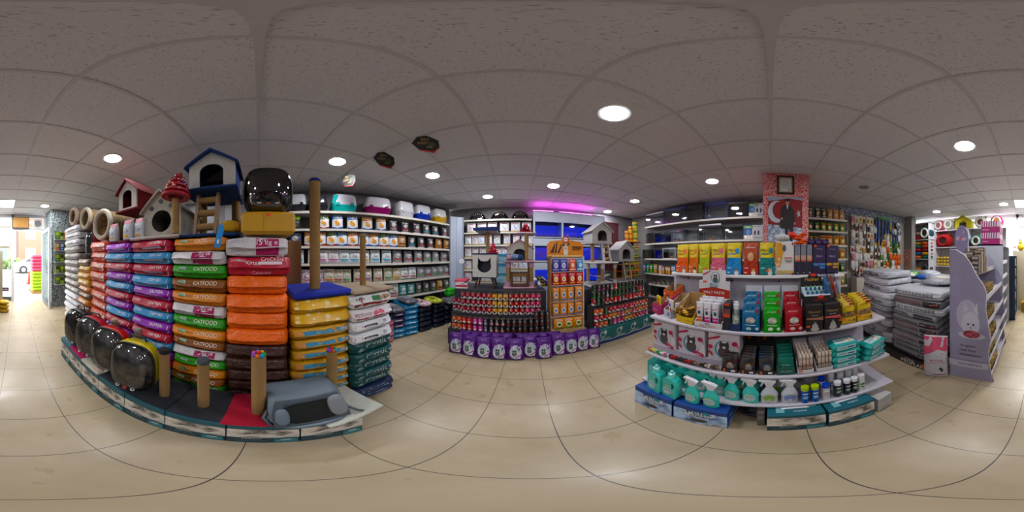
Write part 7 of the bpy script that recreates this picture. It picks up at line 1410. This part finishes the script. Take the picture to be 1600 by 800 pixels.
side.dec(SS, 2*sw_, zt, [('p', [(-.9, .78), (-.75, .84), (-.5, .8), (-.35, .6), (-.1, .45), (-.3, .38), (-.7, .42), (-.85, .6)], m('#aaa4c0')), ('d', -.15, .56, .52, .115, wht), ('d', .0, .5, .42, .09, wh2), ('p', [(-.35, .58), (-.25, .66), (-.1, .6)], wh2), ('p', [(.15, .6), (.3, .66), (.35, .57)], wh2), ('d', -.1, .5, .05, .008, m('#2a3a4a')), ('d', .14, .5, .05, .008, m('#2a3a4a')), ('d', .02, .475, .04, .008, m('#b98a8a')),
    ('d', .05, .415, .62, .028, m('#d4d0dc')), ('d', .05, .425, .4, .03, m('#7a3440', 'photo', '#a8505a', 2)), ('t', 'En e\u015fsizine', -.1, .325, .15, m('#241c12')), ('t', 'nas\u0131l hay\u0131r', -.1, .285, .17, m('#3a3020')), ('t', 'diyebilirsiniz?', 0, .245, .22, m('#3a3020')), ('r', -1, .8, .125, .185, m('#c9c5d4')), ('t', 'GOURMET', .0, .155, .24, m('#1c1a20'))])
kk = [('side_panel', side.mesh('side_panel'))]
sd2 = MB(); sd2.prism(pts, .95, .964, LV); kk.append(('side_panel', sd2.mesh('side_panel')))
kk.append(('back_panel', bm('back_panel', lambda b: b.box(x0, x0+.012, .014, .95, 0, 1.45, m('#d5d3da')))))
LZ = [.08, .27, .5, .74, 1.0, 1.24]
for z in LZ:
    xf = curve_x(z+.03)-.01
    kk.append(('shelf_board', bm('shelf_board', lambda b, z=z, xf=xf: b.box(x0+.012, xf, .014, .95, z-.01, z, m('#cfccd4')).box(xf, xf+.006, .014, .95, z-.012, z+.045, m('#d9d6dc')))))
hb = MB(); hb.lathe([(0, 0), (.075, 0), (.075, .012), (0, .012)], m('#a39ac0'), 28, Matrix.Translation((x0+.08, .12, 1.60)) @ Matrix.Rotation(R(90), 4, 'X') @ Matrix.Diagonal((1, 1.85, 1, 1)))
hb.dec(lambda u, v, o=0: Vector((x0+.08+u*.075, .106-o, 1.47+v*.26)), .15, .26, [('p', [(-.85, .45), (.5, .4), (.75, .52), (-.6, .6)], m('#d9d6de')), ('d', -.1, .5, .4, .07, m('#b3506a', 'photo', '#d88a9a', 3)), ('d', .3, .75, .15, .08, m('#c9c2d0'))])
kk.append(('header_board', hb.mesh('header_board')))
inst(Tpl('cat_food_stand', 'display stand', None, kk), 'lilac curved cat food stand with white cat picture and lettering', (0, -D_, 0), PI)
sc_ = can(.036, .04, m('#b08a4a'), m('#d8c9a8'), [('r', -.6, .6, .3, .7, m('#8a5a3a'))], '#c9b27a'); sc2 = can(.036, .04, m('#8a7a5a'), m('#d8d0b8'), [('r', -.6, .6, .3, .7, m('#e0d8c4'))], '#c9b27a')
for li, z in enumerate(LZ[:-1]):
    xf = curve_x(z+.03)-.01; nl = 3 if li < 4 else 3
    for dpt in range(2):
        for j in range(5):
            for k in range(nl):
                inst((sc_, sc2)[(j+k+li) % 2], 'gold cat food can on lilac stand, %s shelf, %s back, %s high, %s deep' % (nth(li), nth(j), nth(k), nth(dpt)), (-(xf-.045-.08*dpt), -D_-.07-.085*j, z+.001+.041*k), PI/2, 'gold cans on the lilac stand')
gb = cartonT(.07, .075, .045, m('#6a6058'), [('r', -.9, .9, .3, .7, m('#b9a890'))], [('r', -.6, .6, .2, .8, m('#9a8e84'))], [('r', -.8, .8, .3, .7, m('#cfc4b4'))], name='food_carton')
gb2 = cartonT(.07, .075, .045, m('#a89478'), [('r', -.9, .9, .3, .7, m('#4a3a30'))], [], [('r', -.8, .8, .3, .7, m('#5a4a3c'))], name='food_carton')
for j in range(4):
    for k in range((4, 5, 6, 4)[j]):
        for q in range(2): inst((gb, gb2)[(j+q) % 2], 'small brown food carton on the lilac stand top, %s pile back, %s high, %s' % (nth(j), nth(k), ('outer', 'inner')[q]), (-(x0+.15+.09*(1-q)), -D_-.1-.1*j, 1.241+.0455*k), PI/2, 'small cartons on the lilac stand top')
# ---- white display unit with magenta cartons
b = MB(); b.box(-.76, -.36, .0, .02, 0, 1.6, m('#c9ccd4')); b.box(-.76, -.74, .02, .9, 0, 1.6, m('#c9ccd4')); b.box(-.76, -.36, .0, .9, 1.58, 1.6, m('#d5d6da')); b.box(-.76, -.36, .88, .9, 0, 1.6, m('#c9ccd4'))
for z in (.1, .35, .6, .85, 1.1, 1.35):
    b.add([(-.74, .02, z), (-.40, .02, z-.05), (-.40, .88, z-.05), (-.74, .88, z), (-.74, .02, z-.015), (-.40, .02, z-.065), (-.40, .88, z-.065), (-.74, .88, z-.015)], [(0, 1, 2, 3), (7, 6, 5, 4), (0, 4, 5, 1), (1, 5, 6, 2)], m('#c4c2c8')); b.box(-.40, -.395, .02, .88, z-.07, z, m('#dcdade'))
inst(Tpl('display_unit', 'display stand', b.mesh('display_unit')), 'tall white display unit behind the lilac stand, magenta cartons on top', (0, -2.46, 0), PI)
mg = cartonT(.3, .3, .185, m('#a3126a'), [('r', -1, 1, .5, 1, m('#d9d2da'))]+[('p', [(-.95+i*.25, .5), (-.83+i*.25, .5), (-.78+i*.25, 1), (-.9+i*.25, 1)], m('#a3126a')) for i in range(7)]+[('t', 'Whiskas', -.5, .25, .1, W_)], [], [('r', -.9, .9, .5, .9, m('#d9b9cc'))], name='food_carton')
for i in range(2): BK.put(mg, 'magenta and white striped carton on the white display unit, %s' % ('lower', 'upper')[i], u=-.56, D=2.47, z=1.601+.186*i, group='magenta striped cartons')
# ---- dark blue shelf unit and beige rack further back
def siderack(name, x0_, x1_, y0, y1, zs, c, label, h_, cat='shelving'):
    b = MB(); b.box(x1_-.02, x1_, y1, y0, 0, h_, m(c)); b.box(x0_, x1_-.02, y1, y1+.02, 0, h_, m(c)); b.box(x0_, x1_-.02, y0-.02, y0, 0, h_, m(c))
    for z in zs: b.box(x0_, x1_-.02, y1+.02, y0-.02, z-.02, z, m(c))
    inst(Tpl(name, cat, b.mesh(name)), label, (0, 0, 0))
zs = [.12, .42, .72, .98, 1.22]
siderack('shelf_unit', .24, .62, -3.40, -4.0, [.1]+zs[1:], '#1c3148', 'dark blue shelf unit of packets behind the white display unit', 1.42)
random.seed(31)
packs = [cartonT(.1, .1, .14, m(c), [('r', -.8, .8, .3, .8, m(c2)), ('r', -.6, .6, .5, .56, m(c))], name='food_packet', cat='packet') for c, c2 in (('#d9d6d0', '#b8443a'), ('#c9b08a', '#e6e2d8'), ('#2f8a84', '#d0e4e0'), ('#e0dcd4', '#4a5a6a'), ('#b98a9a', '#efe4e6'), ('#d8c9a8', '#7a5a3a'))]
for li, z in enumerate([.1]+zs[1:]):
    for j in range(4): inst(packs[(li+j) % 6 if li else 2], 'packet on the dark blue unit, %s shelf up, %s back' % (nth(li), nth(j)), (.31, -3.5-.13*j, z+.001), -PI/2, 'packets on the dark blue unit')
siderack('shelf_unit', .0, .34, -4.12, -4.62, [.1, .4, .7, 1.0, 1.3], '#c9bfa8', 'beige rack of small packets by the fixed door leaf', 1.55)
for li, z in enumerate([.1, .4, .7, 1.0, 1.3]):
    for j in range(3): inst(packs[(li*2+j) % 6], 'packet on the beige rack, %s shelf up, %s back' % (nth(li), nth(j)), (.07, -4.22-.13*j, z+.001), -PI/2, 'packets on the beige rack')
b = MB(); b.blob((0, 0, .1), (.09, .08, .1), m('#d8b42a', 'carpet'), 12, 8).blob((0, 0, .22), (.05, .05, .05), m('#d8b42a', 'carpet'), 10, 6).tube([(-.02, 0, .26), (-.04, 0, .34)], .012, m('#7a6a34'), 6).tube([(.02, 0, .26), (.04, 0, .34)], .012, m('#7a6a34'), 6)
inst(Tpl('plush_toy', 'toy', b.mesh('plush_toy')), 'yellow plush giraffe-like toy on the beige rack top', (.15, -4.3, 1.552))
for k, (x, y) in enumerate(((-.05+.3, -4.85),)):
    pass
# goods just inside the door, left of centre of the picture edge
for i in range(3): inst(slumpT('#c9a43a', 'film', None, .22, .3, .1, 40+i), 'yellow bag in the small pile by the closed door leaf, %s from the bottom' % nth(i), (-.02, -4.0, .001+.105*i), R(80), 'yellow bags by the closed door leaf')

# ================================================================== WHITE SHELVES OF BEDS AT THE BACK
WS = m('#d9d9dc')
def openunit(name, u0, u1, D, depth, zs, h_, label, divs=()):
    k_ = [('back_panel', bm('back_panel', lambda b: b.box(u0, u1, depth-.015, depth, 0, h_, m('#c9c4c0'))))]
    for u_ in (u0, u1-.02)+tuple(divs): k_.append(('side_panel', bm('side_panel', lambda b, u_=u_: b.box(u_, u_+.02, 0, depth-.015, 0, h_, WS))))
    for z in list(zs)+[h_]: k_.append(('shelf_board', bm('shelf_board', lambda b, z=z: b.box(u0, u1, -.005, depth-.015, z-.022, z, WS))))
    inst(Tpl(name, 'shelving', None, k_), label, BK.pos(0, D), BK.rot)
openunit('open_shelving', -3.62, -2.86, 4.18, .4, [.5, .9, 1.33, 1.95], 2.5, 'tall open white shelf of coloured pet beds by the grey pillar')
openunit('open_shelving', -2.84, -.55, 4.5, .38, [.5, 1.1, 1.7], 2.24, 'long white shelf unit of pet beds before the shop window', (-1.7,))
def bed(c, c2, w_=.4, d_=.3, h_=.13):
    return Tpl('pet_bed', 'pet bed', None, [('rim', bm('rim', lambda b: b.tube([(w_/2*.8*math.cos(t), d_/2*.8*math.sin(t), h_*.5) for t in [2*PI*i/18 for i in range(18)]], h_*.5, m(c, 'carpet'), 10, closed=True))), ('cushion', bm('cushion', lambda b: b.blob((0, 0, h_*.35), (w_*.36, d_*.36, h_*.3), m(c2, 'carpet'), 14, 6)))], d_)
def igloo(c, rc, ic='#3a3430', w_=.38, d_=.34, h_=.32, ears=False):
    def shell(b):
        b.loft([[(w_/2*s*math.cos(t), y, max(0, h_*.48+h_*.52*s*math.sin(t))) for t in [2*PI*i/22 for i in range(22)]] for y, s in ((-d_/2, .93), (-d_*.3, 1), (d_*.2, .98), (d_*.42, .85), (d_/2, .5))], m(c, 'carpet'))
        if ears:
            for s in (-1, 1): b.loft([[(s*w_*.3+x, -d_*.3+y, h_*.88) for x, y in ((-.05, -.02), (.05, -.02), (.05, .02), (-.05, .02))], [(s*w_*.36+x, -d_*.3+y, h_*1.12) for x, y in ((-.004, -.004), (.004, -.004), (.004, .004), (-.004, .004))]], m(c, 'carpet'))
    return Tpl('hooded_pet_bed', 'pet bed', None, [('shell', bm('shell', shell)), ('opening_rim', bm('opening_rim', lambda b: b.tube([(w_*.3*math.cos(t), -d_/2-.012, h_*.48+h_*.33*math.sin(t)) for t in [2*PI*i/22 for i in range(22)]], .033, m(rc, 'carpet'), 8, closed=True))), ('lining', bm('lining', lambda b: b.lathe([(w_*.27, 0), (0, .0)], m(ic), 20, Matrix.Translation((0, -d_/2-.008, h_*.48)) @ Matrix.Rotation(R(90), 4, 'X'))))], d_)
for i, (u_, z_, t, l) in enumerate(((-3.3, 1.952, bed('#b3202c', '#d9d4cc'), 'red rimmed pet bed on the tall shelf, top level lower'), (-3.3, 2.09, bed('#c9a88a', '#d9d4cc', .4, .3, .12), 'cream pet bed on the tall shelf, highest'), )):
    BK.put(t, l, u=u_, D=4.2, z=z_, group='pet beds on the tall shelf')
BK.put(igloo('#1c4a54', '#d9d4ca', '#2a2624', .42, .32, .42), 'dark teal hooded pet bed with cream rim on the tall shelf', u=-3.04, D=4.2, z=1.952)
cs = ['#d8741c', '#1f5fa8', '#b3202c', '#1c6a5a', '#d9a82a', '#8a1c24', '#c94a1c']
for j in range(5): BK.put(bed(cs[j % 7], cs[(j+2) % 7], .36, .3, .11), 'coloured pet bed in the left pile on the tall shelf, %s from below' % nth(j), u=-3.36, D=4.2, z=1.332+.112*j, group='pet beds on the tall shelf')
for j in range(5): BK.put(bed(cs[(j+3) % 7], cs[(j+5) % 7], .36, .3, .11), 'coloured pet bed in the right pile on the tall shelf, %s from below' % nth(j), u=-3.04, D=4.2, z=1.332+.112*j, group='pet beds on the tall shelf')
BK.put(bed('#d8901c', '#c97a1c', .38, .3, .14), 'orange pet bed on the lower level of the tall shelf', u=-3.3, D=4.2, z=.902)
BK.put(igloo('#5a5a60', '#4a4a50', '#2a2a2e', .34, .3, .26, True), 'grey cat-eared bed on the lower level of the tall shelf', u=-3.02, D=4.2, z=.902)
# long unit
rb = igloo('#b81c1c', '#a01818', '#3a1414', .56, .32, .42, True)
BK.put(rb, 'red cat-eared hooded bed on the long white shelf', u=-2.55, D=4.52, z=1.702)
BK.put(igloo('#2a7a70', '#d0d0c8', '#2a2624', .36, .32, .34), 'teal hooded bed with pale rim on the long white shelf, right', u=-1.46, D=4.52, z=1.702)
BK.put(igloo('#3a8a9a', '#c9d4d4', '#2a2624', .3, .32, .3), 'blue-green hooded bed left of the teal bed on the long shelf', u=-1.88, D=4.52, z=1.702)
for i, (u_, c, r_, ic, l) in enumerate(((-2.72, '#b8506a', '#d9d4ca', '#8a5a5a', 'pink and cream hooded bed, far left'), (-2.36, '#c9c4b8', '#d9d4c8', '#6a6a5a', 'cream hooded bed left of the yellow house'), (-1.33, '#d5d0c4', '#dcd8cc', '#5a3424', 'cream hooded bed with dark opening right of the yellow house'), (-.85, '#d0407a', '#dcd8cc', '#b8742a', 'pink-backed round bed with cream rim, far right'))):
    BK.put(igloo(c, r_, ic, .38, .32, .36), l+' on the long shelf top', u=u_, D=4.52, z=2.245, group='hooded beds on the long shelf top')
hs_ = house(.5, .36, .26, .4, '#c2b41c', '#b0a41a', arch(.24, .22, .03), side='#c2b41c', ov=.03)
BK.put(Tpl('fabric_pet_house', 'pet house', None, hs_, .36), 'lime yellow fabric pet house on the long shelf top', u=-1.87, D=4.52, z=2.242)
for i in range(5):
    for j in range(3):
        b = MB(); b.blob((0, 0, .05), (.055, .05, .05), m('#c9a83a', 'spots', ['#2f5a9a', '#b8402a', '#3a7a3a', '#5a3a6a', '#2a2a2e'][(i+j) % 5], 3), 12, 8)
        BK.put(Tpl('toy_ball', 'toy', b.mesh('toy_ball'), (), .1), 'spotted toy ball on the long shelf, %s from left, %s layer' % (nth(i), nth(j)), u=-2.75+.115*i, D=4.53, z=1.102+.101*j, group='spotted toy balls on the long shelf')
BK.put(bed('#c93a6a', '#d8d0cc', .4, .3, .16), 'pink pet bed low on the long shelf behind the sacks', u=-2.3, D=4.53, z=.502)
for i in range(4): BK.put(cartonT(.16, .2, .3, m(['#c9a488', '#b3202c', '#dcdad4', '#4a5a6a'][i]), [('r', -.8, .8, .4, .8, m('#e4ded4'))], name='food_carton'), 'carton on the long shelf right part, %s from the left' % nth(i), u=-1.55+.22*i, D=4.54, z=1.102, group='cartons on the long shelf')

for i, u_ in enumerate((-2.2, -1.0)):  # unseen tubes added behind the beds to brighten the ceiling near the door
    BK.put(Tpl('light_tube', 'lamp', None, [('tube', bm('tube', lambda b: b.lathe([(0, 0), (.013, 0), (.013, 1.0), (0, 1.0)], m('#fff4fb', 'emit', None, 45), 10, Matrix.Translation((-.5, 0, .03)) @ Matrix.Rotation(R(90), 4, 'Y')))), ('holder', bm('holder', lambda b: b.box(-.52, .52, -.02, .02, 0, .015, WHITE)))]), 'white light tube behind the hooded beds on the long shelf top, %s' % ('left', 'right')[i], u=u_, D=4.862, z=2.242, group='white light tubes over the beds')
